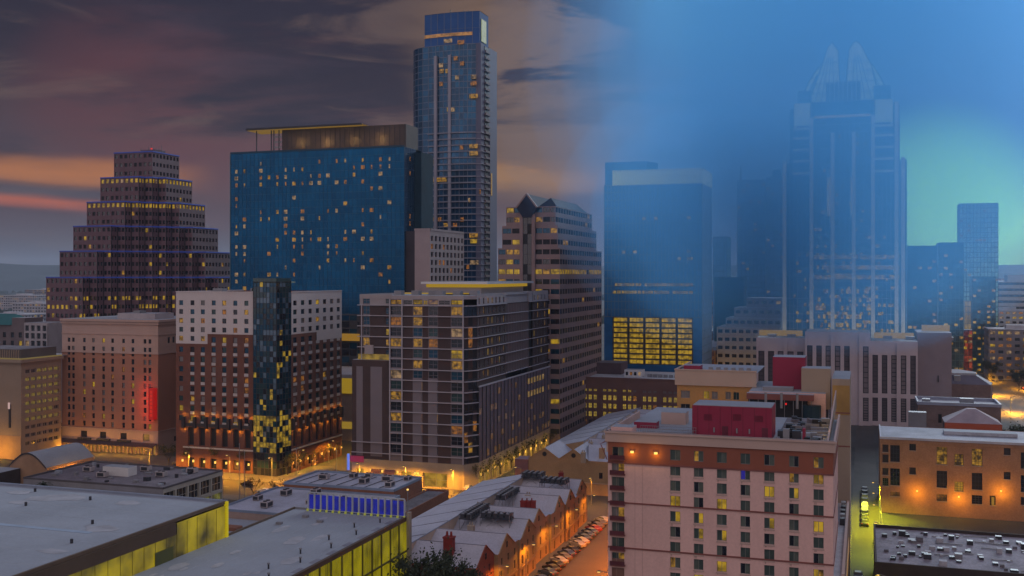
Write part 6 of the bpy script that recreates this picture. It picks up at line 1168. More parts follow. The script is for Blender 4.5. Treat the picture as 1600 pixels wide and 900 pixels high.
def low_roofs():
    br = mat('rust_brick', (.25, .105, .06), .88, var=.15, vs=.3, fine=.1); rf = mat('blue_white_roof', (.42, .44, .52), .85, var=.2, vs=.15, fine=.1)
    b = Bld('flat_roofed_restaurant_block', 'low block with pale blue roofs full of units behind the blue louvre screen', 'building', -140, 236)
    b['walls'].prism(rect(-157.5, -123, 266, 285.5), 0, 10.3, br, cap=False); b.flat('roof', rect(-157.5, -123, 266, 285.5), 10.3, rf); b.parapet('parapet', rect(-157.5, -123, 266, 285.5), 10.2, 10.9, mat('blue_trim', (.22, .28, .38), .7), .3, .05)
    b['walls'].prism(rect(-159.6, -121, 236, 265.9), 0, 9, mat('tan_wall', (.38, .28, .24), .85), cap=False); b.flat('roof', rect(-159.6, -121, 236, 265.9), 9, rf); b.parapet('parapet', rect(-159.6, -121, 236, 265.9), 8.9, 9.5, mat('blue_trim', (.22, .28, .38), .7), .3, .05)
    b['brick_wing'].prism(rect(-122.9, -116, 258, 289), 0, 6.2, br, cap=False); b.flat('roof', rect(-122.9, -116, 258, 289), 6.2, M_roofdark); b.parapet('parapet', rect(-122.8, -116, 258, 289), 6.1, 6.7, br, .3, .03)
    b['lower_roof'].box(-158, -128, 205, 235.8, 0, 7.2, mat('tan_wall', (.38, .28, .24), .85), M_roof); b['curb'].box(-156, -146, 224, 227, 7.2, 8.0, br)
    for k in range(7): b['roof_pipe'].tube((-155 + k * 4.4, 268, 10.5), (-154 + k * 4.4, 283, 10.5), .1, M_dmetal, 5)
    b.finish(); L = ['beige unit nearest the far left corner of the blue roof', 'beige unit beside the roof edge near the street', 'paired unit in the centre of the rear blue roof', 'unit behind the left end of the louvre screen', 'unit nearest the brick wing', 'large unit on the front blue roof', 'dark unit with pipes on the rear blue roof', 'unit on the left of the front blue roof', 'unit at the far right corner of the rear roof', 'unit next to the parapet of the front roof', 'small unit on the front blue roof', 'unit half hidden by the louvre screen', 'unit on the front roof near the tan wall', 'unit close to the rear parapet', 'unit in the middle of the front roof']
    pos = [(-150, 276, 10.3, 1.2), (-143, 281, 10.3, 1.1), (-136, 274, 10.3, 1.3), (-133, 255, 9, 1.1), (-127, 272, 10.3, 1.2), (-152, 258, 9, 1.3), (-131, 279, 10.3, 1.3), (-156, 250, 9, 1.1), (-126, 282, 10.3, 1.0), (-145, 262, 9, 1.2), (-140, 250, 9, .9), (-128, 246, 9, 1.1), (-149, 243, 9, 1.3), (-139, 283, 10.3, .9), (-142, 256, 9, 1.0)]
    for (x, y, z, s), t in zip(pos, L): ac_unit(x, y, z, s, rnd.choice((0, 1.57)), t)
    # white-framed market building
    x1, y0, y1 = -183.8, 246.5, 275; x0 = -232; z = 10.8; fw = mat('white_frame', (.42, .41, .36), .7); b = Bld('white_framed_building', 'low dark-roofed building with a white framed two-level side behind the white hall roof', 'building', x1, y0)
    b.wall('framed_side', (x1, y0), (x1, y1), 0, z, even(y1 - y0, 5, 5.0), [(.6, 4.6), (5.4, 9.6)], fw, .6); b['framed_side'].poly([(x0, y0, 0), (x1, y0, 0), (x1, y0, z), (x0, y0, z)], mat('grey_panel_wall', (.24, .24, .27), .8)); plain_back(b, x0, x1, y0, y1, z, br)
    b.flat('roof', rect(x0, x1, y0, y1), z, mat('plum_grey_roof', (.16, .14, .16), .9, var=.35, vs=.15, fine=.2)); b.parapet('parapet', rect(x0, x1, y0, y1), z, z + .5, mat('dark_coping', (.10, .09, .1), .8), .3, .05)
    b['roof_room'].box(x0 + 18, x0 + 27, y0 + 12, y0 + 16, z, z + 2.6, M_white, M_roof); b['annex'].box(x0 + 10, x0 + 32, y0 - 7, y0 - .1, 0, 7.4, mat('dark_red_wall', (.16, .012, .03), .7), M_roofgrey); b['annex_light'].box(x0 + 10, x0 + 27, y0 - 7.2, y0 - 7.02, 7.5, 9.3, lit('annex_lit', (1, .68, .02), .42, .4, .4)); b['annex'].box(x0 + 32.1, x0 + 39, y0 - 8, y0 - .1, 0, 8.2, M_white, M_roof)
    for k in range(26): u, v = rnd.uniform(x0 + 3, x1 - 4), rnd.uniform(y0 + 2, y1 - 3); b['vent'].box(u, u + rnd.uniform(.6, 2), v, v + rnd.uniform(.5, 1.4), z, z + rnd.uniform(.3, 1.1), rnd.choice((M_metal, M_metal, M_dmetal, M_roof)))
    b.windows(lambda o: lit('shop_green', (.9, .85, .15), .22, .5, .1) if o['r'] == 0 and rnd.random() < .6 else G_dark, fw, (2, 1), t=.15); b.finish()
    for i, (x, y) in enumerate(((-222, 262), (-206, 268), (-196, 262), (-191, 270), (-212, 256))): ac_unit(x, y, z, 1.2, 0, ('leftmost beige unit on the dark roof', 'unit behind the white roof room', 'unit near the middle of the white-framed side', 'unit nearest the street corner of the dark roof', 'unit on the front of the dark roof')[i])
    # curved white roof hall
    y0 = P(60, 345)[1]; xa, xb = P(-40, 350)[0], P(93, 342)[0]; b = Bld('curved_roof_hall', 'low hall with a curved white roof and an orange lit end at far left', 'hall', (xa + xb) / 2, y0); n = 14; prev = None
    xm = P(30, 345)[0]
    for k in range(n + 1): t = k / n; x = xm + (xb - xm) * t; h = 8.6 + 5.2 * math.sin(math.pi * min(1, t)) ; cur = ((x, y0 - 6, h), (x, y0 + 16, h)); 
    prev = None
    for k in range(n + 1):
        t = k / n; x = xm + (xb - xm) * t; h = 8.6 + 4.4 * math.sin(math.pi * t)
        if prev: b['roof'].poly([(prev[0], y0 - 6, prev[1]), (x, y0 - 6, h), (x, y0 + 16, h), (prev[0], y0 + 16, prev[1])], M_roof); b['end_wall'].poly([(prev[0], y0 - 6, 0), (x, y0 - 6, 0), (x, y0 - 6, h - .02), (prev[0], y0 - 6, prev[1] - .02)], mat('orange_end_wall', (.4, .24, .14), .8)); b['eave'].poly([(prev[0], y0 - 6.3, prev[1] - .4), (x, y0 - 6.3, h - .4), (x, y0 - 6.3, h + .1), (prev[0], y0 - 6.3, prev[1] + .1)], M_dmetal)
        prev = (x, h)
    b['side_wall'].poly([(xb, y0 - 6, 0), (xb, y0 + 16, 0), (xb, y0 + 16, 8.6), (xb, y0 - 6, 8.6)], mat('orange_end_wall', (.4, .24, .14), .8)); b['lamp'].box(xb + .05, xb + .3, y0, y0 + 8, 6.6, 7.2, glow('pale_strip_lamp', (1, .8, .6), 1.2)); spot(b.root, (xb + 4, y0 + 3, 6), 2500, (1, .5, .12))
    b['front_roof'].box(xa - 40, xb - 10, y0 - 26, y0 - 6.4, 0, 8.0, mat('brown_render', (.045, .032, .028)), M_roof); b.finish()
low_roofs()
# ---------------------------------------------------------------- row houses
OR = None
def rows_of_houses():
    ow = [mat('orange_render_a', (.38, .24, .12), .88, var=.12, vs=.3, fine=.06), mat('orange_render_b', (.34, .20, .09), .88, var=.12, vs=.3, fine=.06), mat('peach_render', (.40, .26, .15), .88, var=.1, vs=.3, fine=.06), mat('red_render', (.26, .07, .04), .88, var=.12, vs=.3, fine=.06)]
    bg = mat('beige_render', (.50, .38, .30), .88, var=.1); tr = mat('ridge_trim', (.25, .26, .32), .7)
    XW, XR, XE = -105.5, -91.3, -75.6; zE, zR = 9.8, 13.0
    def house(yc, ya, yb, e, wm, label, name='row_house', ridge_z=zR, eave=zE):
        b = Bld(name, label, 'house', XE + e, yc); x1 = XE + e
        hw = min(yc - ya, yb - yc)
        # street wall with gable, tall narrow windows in three storeys
        L = yb - ya; n = 2 if L < 12 else 3; b.wall('walls', (x1, ya), (x1, yb), 0, eave - .4, even(L, n, 1.0), [(.4, 2.6), (3.9, 5.9), (7.0, 8.6)], wm, .25)
        b['walls'].poly([(x1, ya, eave - .4), (x1, yb, eave - .4), (x1, yb, eave), (x1, yc + hw, eave), (x1, yc, ridge_z), (x1, yc - hw, eave), (x1, ya, eave)], wm); b.ops.append(dict(c=9, r=9, w=.8, h=1.3, p=(x1 + .02, yc, eave + 1.0), a=math.pi / 2, tag='g'))
        b['gable_coping'].tube((x1 + .05, yc - hw, eave), (x1 + .05, yc, ridge_z + .1), .16, wm, 4); b['gable_coping'].tube((x1 + .05, yc + hw, eave), (x1 + .05, yc, ridge_z + .1), .16, wm, 4)
        # roofs
        for s0, y_ in ((-1, yc - hw), (1, yc + hw)): pts = [(XR, y_, eave + .05), (x1 - .1, y_, eave + .05), (x1 - .1, yc, ridge_z), (XR, yc, ridge_z)]; b['roof'].poly(pts if s0 < 0 else pts[::-1], M_roofsnow)
        for (p, q) in ((ya, yc - hw), (yc + hw, yb)):
            if q - p > .3: b['roof'].poly([(XR, p, eave + .05), (x1, p, eave + .05), (x1, q, eave + .05), (XR, q, eave + .05)], M_roofsnow)
        b['roof'].poly([(XW - .5, ya, zE - .1), (XR, ya, zR), (XR, yb, zR), (XW - .5, yb, zE - .1)], M_roofsnow)
        b['attic_wall'].poly([(XR + .02, ya, eave), (XR + .02, yc - hw, eave), (XR + .02, yc, ridge_z), (XR + .02, yc, zR + .01), (XR + .02, ya, zR)], bg); b['attic_wall'].poly([(XR + .02, yc, ridge_z), (XR + .02, yc + hw, eave), (XR + .02, yb, eave), (XR + .02, yb, zR), (XR + .02, yc, zR + .01)], bg)
        b['ridge_trim'].tube((XR, ya, zR + .05), (XR, yb, zR + .05), .13, tr, 5); b['ridge_trim'].tube((XR, yc, ridge_z + .05), (x1, yc, ridge_z + .05), .09, tr, 5); b['roof_seam'].tube((XW, ya + .1, zE), (XR - .3, ya + .1, zR + .02), .08, tr, 4)
        b['rear_wall'].poly([(XW, yb, 0), (XW, ya, 0), (XW, ya, zE), (XW, yb, zE)], wm); b['party_wall'].poly([(XW, ya, 0), (x1, ya, 0), (x1, ya, eave), (XR, ya, eave), (XR, ya, zR), (XW, ya, zE)], wm); b['party_wall'].poly([(x1, yb, 0), (XW, yb, 0), (XW, yb, zE), (XR, yb, zR), (XR, yb, eave), (x1, yb, eave)], wm)
        b['cornice'].bar((x1, ya + .1), (x1, yb - .1), .18, 3.1, 3.4, wm, .01)
        b.windows(lambda o: L_p if o['tag'] == 'g' and rnd.random() < .3 else (L_y2 if rnd.random() < .06 else rnd.choice((G_dark, M_black))), M_dmetal, (1, 1), t=.08); b.finish(); return b
    spec = [(209.3, 203, 214.6, 0, 3, 'nearest row house with a red gable end beside the dark trees'), (220.2, 214.65, 228, 1, 0, 'second row house from the near end, orange gable'), (235, 228.05, 240.6, 1.4, 0, 'row house behind the first pair of rooftop racks, orange gable'), (246.2, 240.65, 255, .4, 2, 'row house below the red chimney cluster, peach gable'), (262.4, 255.05, 267, 1, 2, 'peach row house past the set-back courtyard'), (271.5, 267.05, 279, 1.5, 1, 'row house with a narrow gable in the far half of the row'), (285.5, 279.05, 291, .9, 1, 'last row house of the near block at the cross street')]
    for y, a, e, o, k, s in spec: house(y, a, e, o, ow[k], s)
    # far block: two front gables with round windows, then more houses
    b = Bld('gabled_end_house', 'orange house with two gables and round windows facing the cross street', 'house', -90, 333.6); y0 = 333.6; m = ow[0]
    b.wall('walls', (-105.5, y0), (-76, y0), 0, 9.6, [(24, 25.2), (27, 28)], [(4, 6)], m, .3)
    for xc in (-99.9, -90.0):
        b['walls'].poly([(xc - 5, y0, 9.6), (xc + 5, y0, 9.6), (xc, y0, 13)], m); mb = b['round_window']; n = 12; mb.poly([(xc + .75 * math.cos(2 * math.pi * k / n), y0 - .05, 11.1 + .75 * math.sin(2 * math.pi * k / n)) for k in range(n)], M_black)
        b['window_surround'].poly([(xc + .95 * math.cos(2 * math.pi * k / n), y0 - .03, 11.1 + .95 * math.sin(2 * math.pi * k / n)) for k in range(n)], ow[1])
        b['roof'].poly([(xc - 5, y0 - .1, 9.6), (xc, y0 - .1, 13), (xc, y0 + 18, 13), (xc - 5, y0 + 18, 9.6)], M_roofsnow); b['roof'].poly([(xc, y0 - .1, 13), (xc + 5, y0 - .1, 9.6), (xc + 5, y0 + 18, 9.6), (xc, y0 + 18, 13)], M_roofsnow); b['coping'].tube((xc - 5, y0 - .1, 9.7), (xc, y0 - .1, 13.1), .2, m, 4); b['coping'].tube((xc + 5, y0 - .1, 9.7), (xc, y0 - .1, 13.1), .2, m, 4)
    b['roof'].poly([(-85, y0, 9.6), (-76, y0, 9.6), (-76, y0 + 12, 13), (-88, y0 + 12, 13)], M_roofsnow); b['roof'].poly([(-76, y0 + 12, 13), (-76, y0 + 18, 11), (-90, y0 + 18, 11), (-88, y0 + 12, 13)], M_roofsnow); b['walls'].poly([(-76, y0, 0), (-76, y0 + 18, 0), (-76, y0 + 18, 10), (-76, y0 + 12, 13), (-76, y0, 9.6)], m); b['walls'].poly([(-105.5, y0 + 18, 0), (-105.5, y0, 0), (-105.5, y0, 9.6), (-105.5, y0 + 18, 9.6)], m)
    b['chimney'].box(-82, -80.2, y0 + 2, y0 + 3.2, 9.6, 13.6, ow[2]); b['porch_roof'].prism([(-110, y0 - .5), (-105.5, y0 - .5), (-105.5, y0 + 6), (-110, y0 + 6)], 0, 9.0, mat('plum_wall', (.22, .10, .10), .85), mat('mauve_roof', (.28, .18, .22), .8)); b.windows(lambda o: G_dark, M_dmetal); b.finish()
    yy = 351.7
    for k in range(7): house(yy + 7, yy, yy + 13.9, (.3, 0, .6, .2, .5, 0, .3)[k], ow[k % 3], 'row house number %s beyond the gabled end house' % ('one', 'two', 'three', 'four', 'five', 'six', 'seven')[k]); yy += 14
    # low link building closing the cross street
    b = Bld('garden_wall', 'orange lit garden wall across the street end beside the last row house', 'wall', -82, 326.5); b['wall'].box(-104, -66, 326.4, 326.9, .13, 3.6, ow[0]); b['coping'].box(-104, -66, 326.3, 327, 3.61, 3.85, ow[2]); b.finish()
    # chimneys and racks stand on the roofs
    def chimney(x, y, z, m, label, pots=2, s=1.0):
        r = tag(empty('chimney', (x, y, z)), label, 'chimney', 'chimneys on the row houses'); mb = MB(); mb.box(-.9 * s, .9 * s, -.7 * s, .7 * s, -1.0, 3.0 * s, m); mb.box(-1.0 * s, 1.0 * s, -.8 * s, .8 * s, 2.7 * s, 3.0 * s + .01, m); link('stack', mb.mesh('stack'), r)
        for k in range(pots): p = MB(); p.tube((-.4 * s + k * .8 * s, 0, 3.0 * s), (-.4 * s + k * .8 * s, 0, 3.9 * s), .27 * s, m, 8, .2 * s); link('pot', p.mesh('pot'), r)
    rd = mat('red_chimney_brick', (.22, .022, .018), .8, var=.2, vs=.5); tn = mat('tan_chimney', (.36, .29, .22), .85, var=.15, vs=.5)
    chimney(-82.8, 206.6, 11.6, rd, 'red brick chimney nearest the dark trees', 2, 1.15)
    for i, y in enumerate((252.5, 252.9, 253.3)): chimney(-81.2 + i * 1.15, y, 11.2, rd, ('left shaft of the red chimney cluster mid roof', 'middle shaft of the red chimney cluster mid roof', 'tallest right shaft of the red chimney cluster')[i], 1, .72)
    chimney(-80, 283.2, 12.9, rd, 'small red chimney behind the last rooftop rack', 2, .7)
    for i, (x, y) in enumerate(((-85.3, 226.3), (-84.2, 238.2), (-83, 262.5), (-91.0, 247.0), (-86, 330.8), (-89, 352), (-88, 368))): chimney(x, y, 10.4, tn, ('tan chimney between the nearest two ridges', 'tan chimney behind the nearest rack', 'tan chimney beside the far rack', 'tan chimney at the ridge behind the long rack', 'tan chimney on the gabled end house', 'tan chimney past the gabled end house', 'farthest tan chimney on the white roofs')[i], 2, .8)
    def rack(x, y, nx, ny, label, short):
        r = tag(empty('equipment_rack', (x, y, 10.2)), label, 'rack', 'steel racks on the row house roofs'); w, l = nx * 1.5, ny * 1.5; d = MB(); d.box(-w / 2, w / 2, -l / 2, l / 2, 3.0, 3.2, M_dmetal); link('deck', d.mesh('deck'), r)
        rl = MB()
        for q in (-1, 1): rl.box(-w / 2, w / 2, q * l / 2 - .04, q * l / 2 + .04, 4.1, 4.18, M_dmetal); rl.box(q * w / 2 - .04, q * w / 2 + .04, -l / 2, l / 2, 4.1, 4.18, M_dmetal)
        link('railing', rl.mesh('railing'), r)
        for a in (-1, 1):
            for c2 in (-1, 0, 1):
                g = MB(); g.tube((a * w * .48, c2 * l * .48, -.4), (a * w * .48, c2 * l * .48, 4.15), .09, M_metal, 5); link('leg', g.mesh('leg'), r)
        for a in (-1, 1):
            g = MB(); g.tube((a * w * .48, -l * .48, .2), (a * w * .48, 0, 3), .06, M_metal, 4); g.tube((a * w * .48, l * .48, .2), (a * w * .48, 0, 3), .06, M_metal, 4); link('brace', g.mesh('brace'), r)
        for a in (-1, 1):
            g = MB(); g.tube((-w * .48, a * l * .48, .2), (w * .1, a * l * .48, 3), .06, M_metal, 4); g.tube((w * .48, a * l * .48, .2), (-w * .1, a * l * .48, 3), .06, M_metal, 4); link('brace', g.mesh('brace'), r)
        me = AC.get('cond')
        if me is None:
            mb = MB(); mb.box(-.5, .5, -.5, .5, 0, .95, mat('condenser_dark', (.06, .06, .07), .5, .3)); mb.tube((0, 0, .95), (0, 0, 1.1), .38, M_metal, 8); me = AC['cond'] = mb.mesh('condenser')
        for i in range(nx):
            for j in range(ny): o = link('condenser', me, None, (x - w / 2 + .75 + i * 1.5, y - l / 2 + .75 + j * 1.5, 13.42)); tag(o, 'dark condenser, %s from the left in the %s line of the %s' % (('first', 'second', 'third', 'fourth', 'fifth')[i], ('nearest', 'second', 'third', 'fourth', 'fifth', 'sixth', 'seventh', 'eighth', 'last')[j], short), 'condenser', 'condensers on rooftop racks')
    for a in ((-88.0, 236, 2, 9, 'long steel rack along the ridge nearest the camera', 'nearest ridge rack'), (-81.6, 233.5, 5, 2, 'braced steel rack between the second and third gables', 'nearest braced rack'), (-87.2, 258, 2, 8, 'second long steel rack along the ridge', 'second ridge rack'), (-88.6, 285, 4, 3, 'steel rack at the far left of the near block roofs', 'far left rack'), (-80.5, 278.5, 5, 3, 'steel rack at the far right beside the small red chimney', 'far right rack')): rack(*a)
rows_of_houses()
# ---------------------------------------------------------------- cars
CARS = {}
def car_proto(key, col):
    r = empty('parked_car', (0, 0, -50)); body = mat('car_paint_' + key, col, .5, .1, .5, var=.05)
    prof = [(-2.2, .35), (-2.25, .75), (-2.1, .95), (-1.5, 1.02), (-.95, 1.42), (.45, 1.45), (1.15, 1.02), (1.95, .88), (2.2, .68), (2.2, .35)]
    mb = MB(); n = len(prof)
    def w(z): return .88 if z < 1.1 else .66
    L = [(x, -w(z), z) for x, z in prof]; R = [(x, w(z), z) for x, z in prof]
    for i in range(n): j = (i + 1) % n; mb.poly([L[i], L[j], R[j], R[i]][::-1], body)
    mb.poly(L, body); mb.poly(R[::-1], body); kid(r, link('body', mb.mesh('body'), r))
    g = MB(); g.poly([(-1.42, -.80, 1.06), (-.97, -.70, 1.39), (-.97, .70, 1.39), (-1.42, .80, 1.06)][::-1], G_dark); g.poly([(.50, -.70, 1.42), (1.12, -.80, 1.06), (1.12, .80, 1.06), (.50, .70, 1.42)], G_dark)
    for s in (-1, 1): p = [(-1.3, s * .85, 1.05), (1.0, s * .85, 1.05), (.45, s * .70, 1.41), (-.9, s * .70, 1.39)]; g.poly(p if s < 0 else p[::-1], G_dark)
    kid(r, link('windows', g.mesh('windows'), r))
    for x in (-1.4, 1.4):
        for s in (-1, 1): t = MB(); t.tube((x, s * .68, .33), (x, s * .91, .33), .33, mat('tyre', (.015, .015, .015), .8), 12); wo = kid(r, link('wheel', t.mesh('wheel'), r)); t = MB(); t.tube((x, s * .9, .33), (x, s * .93, .33), .18, M_metal, 8); kid(wo, link('rim', t.mesh('rim'), wo))
    for s in (-1, 1):
        h = MB(); h.box(2.15, 2.23, s * .62 - .16, s * .62 + .16, .62, .78, mat('headlamp', (.5, .5, .5), .2)); kid(r, link('headlight', h.mesh('headlight'), r)); h = MB(); h.box(-2.28, -2.2, s * .62 - .16, s * .62 + .16, .7, .84, mat('tail_lamp', (.3, .01, .01), .3)); kid(r, link('tail_light', h.mesh('tail_light'), r))
    return r
CK = [('black', (.015, .015, .02), 'black'), ('silver', (.35, .36, .38), 'silver'), ('white', (.62, .62, .62), 'white'), ('red', (.22, .02, .02), 'dark red'), ('blue', (.03, .06, .16), 'dark blue'), ('grey', (.12, .12, .13), 'grey')]
used = set()
def car(x, y, rz, k, label, group, name='parked_car'):
    if k not in CARS: CARS[k] = car_proto(CK[k][0], CK[k][1])
    if k in used: o = copy_tree(CARS[k])
    else: o = CARS[k]; used.add(k)
    o.location = (x, y, .01 if abs(x) < 400 else 0); o.rotation_euler = (0, 0, rz); tag(o, CK[k][2] + ' car ' + label, 'car', group); return o
rc = random.Random(21)
ORD = ['first', 'second', 'third', 'fourth', 'fifth', 'sixth', 'seventh', 'eighth', 'ninth', 'tenth', 'eleventh', 'twelfth', 'thirteenth', 'fourteenth', 'fifteenth', 'sixteenth', 'seventeenth', 'eighteenth', 'nineteenth', 'twentieth', 'twenty-first', 'twenty-second', 'twenty-third', 'twenty-fourth']
y = 213.0
for i in range(22):
    if i in (6, 13): y += 2.2
    car(-70.2 + rc.uniform(-.2, .2), y, math.radians(148 + rc.uniform(-3, 3)), rc.choice((0, 1, 0, 5, 3, 0, 4, 5)), 'parked at an angle below the row houses, %s from the near end' % ORD[i], 'cars parked along the row houses').scale = (1.12, 1.12, 1.12); y += 3.55
car(-70, 322, 0.1, 1, 'parked behind the last row house', 'cars near the cross street'); 
for i in range(8): car(1.9 + .7, 204 + i * 6.3, math.pi / 2, rc.choice((0, 4, 5, 1)), 'parked nose to tail in the alley, %s from the near end' % ORD[i], 'cars parked in the alley')
car(-1.3, 257, math.pi / 2, 5, 'driving in the alley beside the white hotel', 'cars in the alley')
for i in range(9): car(.2, 312 + i * 6, math.pi / 2, rc.choice((0, 1, 5)), 'in the far alley, %s from the near end' % ORD[i], 'cars parked in the alley')
for i in range(24): car(95.5 if i % 2 else 92.5, 470 + i * 11 + rc.uniform(-2, 2), math.pi / 2, rc.choice((0, 1, 2, 3, 5)), 'queued on the right-hand street, %s from the near end' % ORD[i], 'cars queued on the right-hand street')
for i in range(8): car(76.0 + (i % 2) * 3.4, 455 + i * 17, -math.pi / 2, rc.choice((1, 2, 0)), 'coming down the yellow lit street, %s from the crossing' % ORD[i], 'cars on the right-hand street')
for i in range(9): car(-205 + i * 11, 305 if i % 2 else 297, 0 if i % 2 else math.pi, rc.choice((2, 0, 1, 3)), 'on the cross street before the two hotels, %s from the left' % ORD[i], 'cars on the cross street')
for i in range(12): car(-122.3, 322 + i * 7.5, math.pi / 2, rc.choice((0, 1, 5, 2)), 'parked along the dark apartment block, %s from the corner' % ORD[i], 'cars parked by the apartment block')
for i in range(7): car(-240 + i * 6.5, 331, 0, rc.choice((0, 1, 5, 3)), 'waiting by the terracotta hotel entrance, %s from the left' % ORD[i], 'cars by the terracotta hotel')
# ---------------------------------------------------------------- street lamps
LP = {}
def lamp(x, y, e, col, label, group, h=8.2, arm=1.6, rz=0.0, cone=2.85):
    if (h, arm) not in LP:
        r = empty('street_lamp', (0, 0, 0)); mb = MB(); mb.tube((0, 0, 0), (0, 0, h), .12, M_metal, 7, .07); mb.tube((0, 0, 0), (0, 0, .5), .2, M_metal, 8); kid(r, link('pole', mb.mesh('pole'), r)); a = MB(); a.tube((0, 0, h - .1), (arm, 0, h + .3), .06, M_metal, 6); kid(r, link('arm', a.mesh('arm'), r))
        q = MB(); q.box(arm - .1, arm + .6, -.17, .17, h + .22, h + .38, M_dmetal); kid(r, link('head', q.mesh('head'), r)); g = MB(); g.box(arm, arm + .5, -.16, .16, h + .02, h + .215, glow('sodium_head', (1, .62, .16), 14)); kid(r, link('lens', g.mesh('lens'), r)); LP[(h, arm)] = r; o = r
    else: o = copy_tree(LP[(h, arm)])
    o.location = (x, y, 0); o.rotation_euler = (0, 0, rz); tag(o, label, 'street lamp', group)
    pl = bpy.data.lights.new('lamp_light', 'SPOT'); pl.spot_size = cone; pl.spot_blend = .5; pl.energy = e * .62; pl.color = (col[0], col[1] * .92, col[2] * .2); pl.shadow_soft_size = .25; q = bpy.data.objects.new('lamp_light', pl); COL.objects.link(q); q.parent = o; q.location = (arm + .25, 0, h - .25); return o
SOD = (1, .40, .05); YEL = (1, .60, .11)
for i in range(5): lamp(-73.6, 212 + i * 19, 3600, (1, .40, .03), 'sodium street lamp by the row houses, %s from the near end' % ORD[i], 'street lamps by the row houses', cone=3.12)
for i in range(6): lamp(-46.9, 206 + i * 18, 65000, (1, .24, .01), 'sodium street lamp beside the white hotel, %s from the near end' % ORD[i], 'street lamps by the white hotel', h=10.5, arm=3.2, rz=math.pi, cone=2.75)
for i in range(4): lamp(-93 + i * 14, 313.6, 7000, SOD, 'sodium lamp on the cross street past the row houses, %s from the left' % ORD[i], 'street lamps on the cross street', rz=-math.pi / 2)
for i in range(8): lamp(-240 + i * 16.5, 314, 28000, (1, .45, .09), 'sodium lamp on the cross street before the hotels, %s from the left' % ORD[i], 'street lamps on the cross street', rz=-math.pi / 2)
for i in range(4): lamp(-104.3, 322 + i * 27, 9000, YEL, 'yellow street lamp opposite the apartment block, %s from the corner' % ORD[i], 'street lamps by the apartment block', rz=math.pi)
for i in range(4): lamp(-189.4, 330 + i * 22, 14000, (1, .5, .08), 'sodium lamp between the two big hotels, %s from the crossing' % ORD[i], 'street lamps between the hotels')
for i in range(4): lamp(4.6, 206 + i * 24, 12000, (.75, 1, .06), 'greenish lamp in the alley beside the white hotel, %s from the near end' % ORD[i], 'lamps in the alley', rz=math.pi)
for i in range(3): lamp(4.4, 300 + i * 16, 22000, (.95, 1, .10), 'greenish lamp by the orange warehouse corner, %s from the near end' % ORD[i], 'lamps in the alley', rz=math.pi)
for i in range(12): lamp(100 if i % 2 else 70.5, 420 + i * 42, 120000, (1, .46, .07), 'bright lamp along the yellow street at right, %s from the near end' % ORD[i], 'street lamps on the right-hand street', rz=math.pi if i % 2 else 0)
for i in range(3): lamp(20 + i * 24, 372, 2600, SOD, 'sodium lamp behind the orange warehouse, %s from the left' % ORD[i], 'street lamps behind the warehouse')
# ---------------------------------------------------------------- trees
TR = {}
def tree_proto(key, h, r, n, leaf, trunk_h, bare=0.0):
    rt = random.Random(len(key) * 7 + n); root = empty('street_tree', (0, 0, 0)); bk = mat('bark', (.06, .045, .035), .9); mb = MB(); mb.tube((0, 0, 0), (.1, 0, trunk_h), .2 * h / 8, bk, 7, .12 * h / 8); tips = []
    for k in range(9):
        a = k * 2.4 + rt.random(); z0 = trunk_h * (.75 + .25 * rt.random()); z1 = trunk_h + (h - trunk_h) * rt.uniform(.35, .85); rr = r * rt.uniform(.45, .85); p = (rr * math.cos(a), rr * math.sin(a), z1); mb.tube((.05, 0, z0), p, .08 * h / 8, bk, 5, .02); tips.append(p)
        for q in range(2): b2 = a + rt.uniform(-1, 1); p2 = (p[0] + r * .35 * math.cos(b2), p[1] + r * .35 * math.sin(b2), z1 + rt.uniform(.1, .25) * h); mid = tuple((p[i] * .6 + (0, 0, z0)[i] * .4) for i in range(3)); mb.tube(mid, p2, .035 * h / 8, bk, 4, .012); tips.append(p2)
    kid(root, link('trunk', mb.mesh('trunk'), root)); c = MB(); lm = [mat(key + '_leaf_a', leaf, .8, var=.3, vs=1), mat(key + '_leaf_b', tuple(v * 1.7 for v in leaf), .8, var=.3, vs=1)]
    for k in range(n):
        t = rt.choice(tips); g = abs(rt.gauss(0, .33)) * r; a, e = rt.uniform(0, 6.28), rt.uniform(-1.2, 1.4); x, y, z = t[0] + g * math.cos(a) * math.cos(e), t[1] + g * math.sin(a) * math.cos(e), t[2] + g * .8 * math.sin(e); s = rt.uniform(.14, .30) * (h / 9); u = Vector((rt.gauss(0, 1), rt.gauss(0, 1), rt.gauss(0, 1))).normalized(); v = u.orthogonal().normalized(); w2 = u.cross(v)
        c.poly([tuple(Vector((x, y, z)) + v * s), tuple(Vector((x, y, z)) + w2 * s * .6), tuple(Vector((x, y, z)) - v * s), tuple(Vector((x, y, z)) - w2 * s * .6)], lm[k % 3 == 0])
    kid(root, link('crown', c.mesh('crown'), root)); return root
def tree(key, x, y, s, label, group, z=0):
    if key not in TR: TR[key] = tree_proto(key, *{'dense': (11, 4.4, 6500, (.03, .042, .022), 3.4), 'street': (7.5, 2.7, 1100, (.06, .055, .012), 2.6), 'loose': (7, 2.6, 700, (.05, .045, .018), 2.5)}[key]); o = TR[key]
    else: o = copy_tree(TR[key])
    o.location = (x, y, z); o.scale = (s, s, s); o.rotation_euler = (0, 0, rnd.uniform(0, 6.28)); tag(o, label, 'tree', group); return o
x, y = P(662, 208); tree('dense', x, y, 1.12, 'dark evergreen tree beside the yellow hall corner', 'trees by the row houses')
x, y = P(706, 209); tree('dense', x, y, .92, 'dark rounded tree before the red gable house', 'trees by the row houses')
x, y = P(734, 205); tree('dense', x, y, .84, 'dark tree at the bottom edge under the red gable', 'trees by the row houses')
x, y = P(684, 203); tree('dense', x, y, .9, 'low dark tree at the bottom edge between two taller trees', 'trees by the row houses')
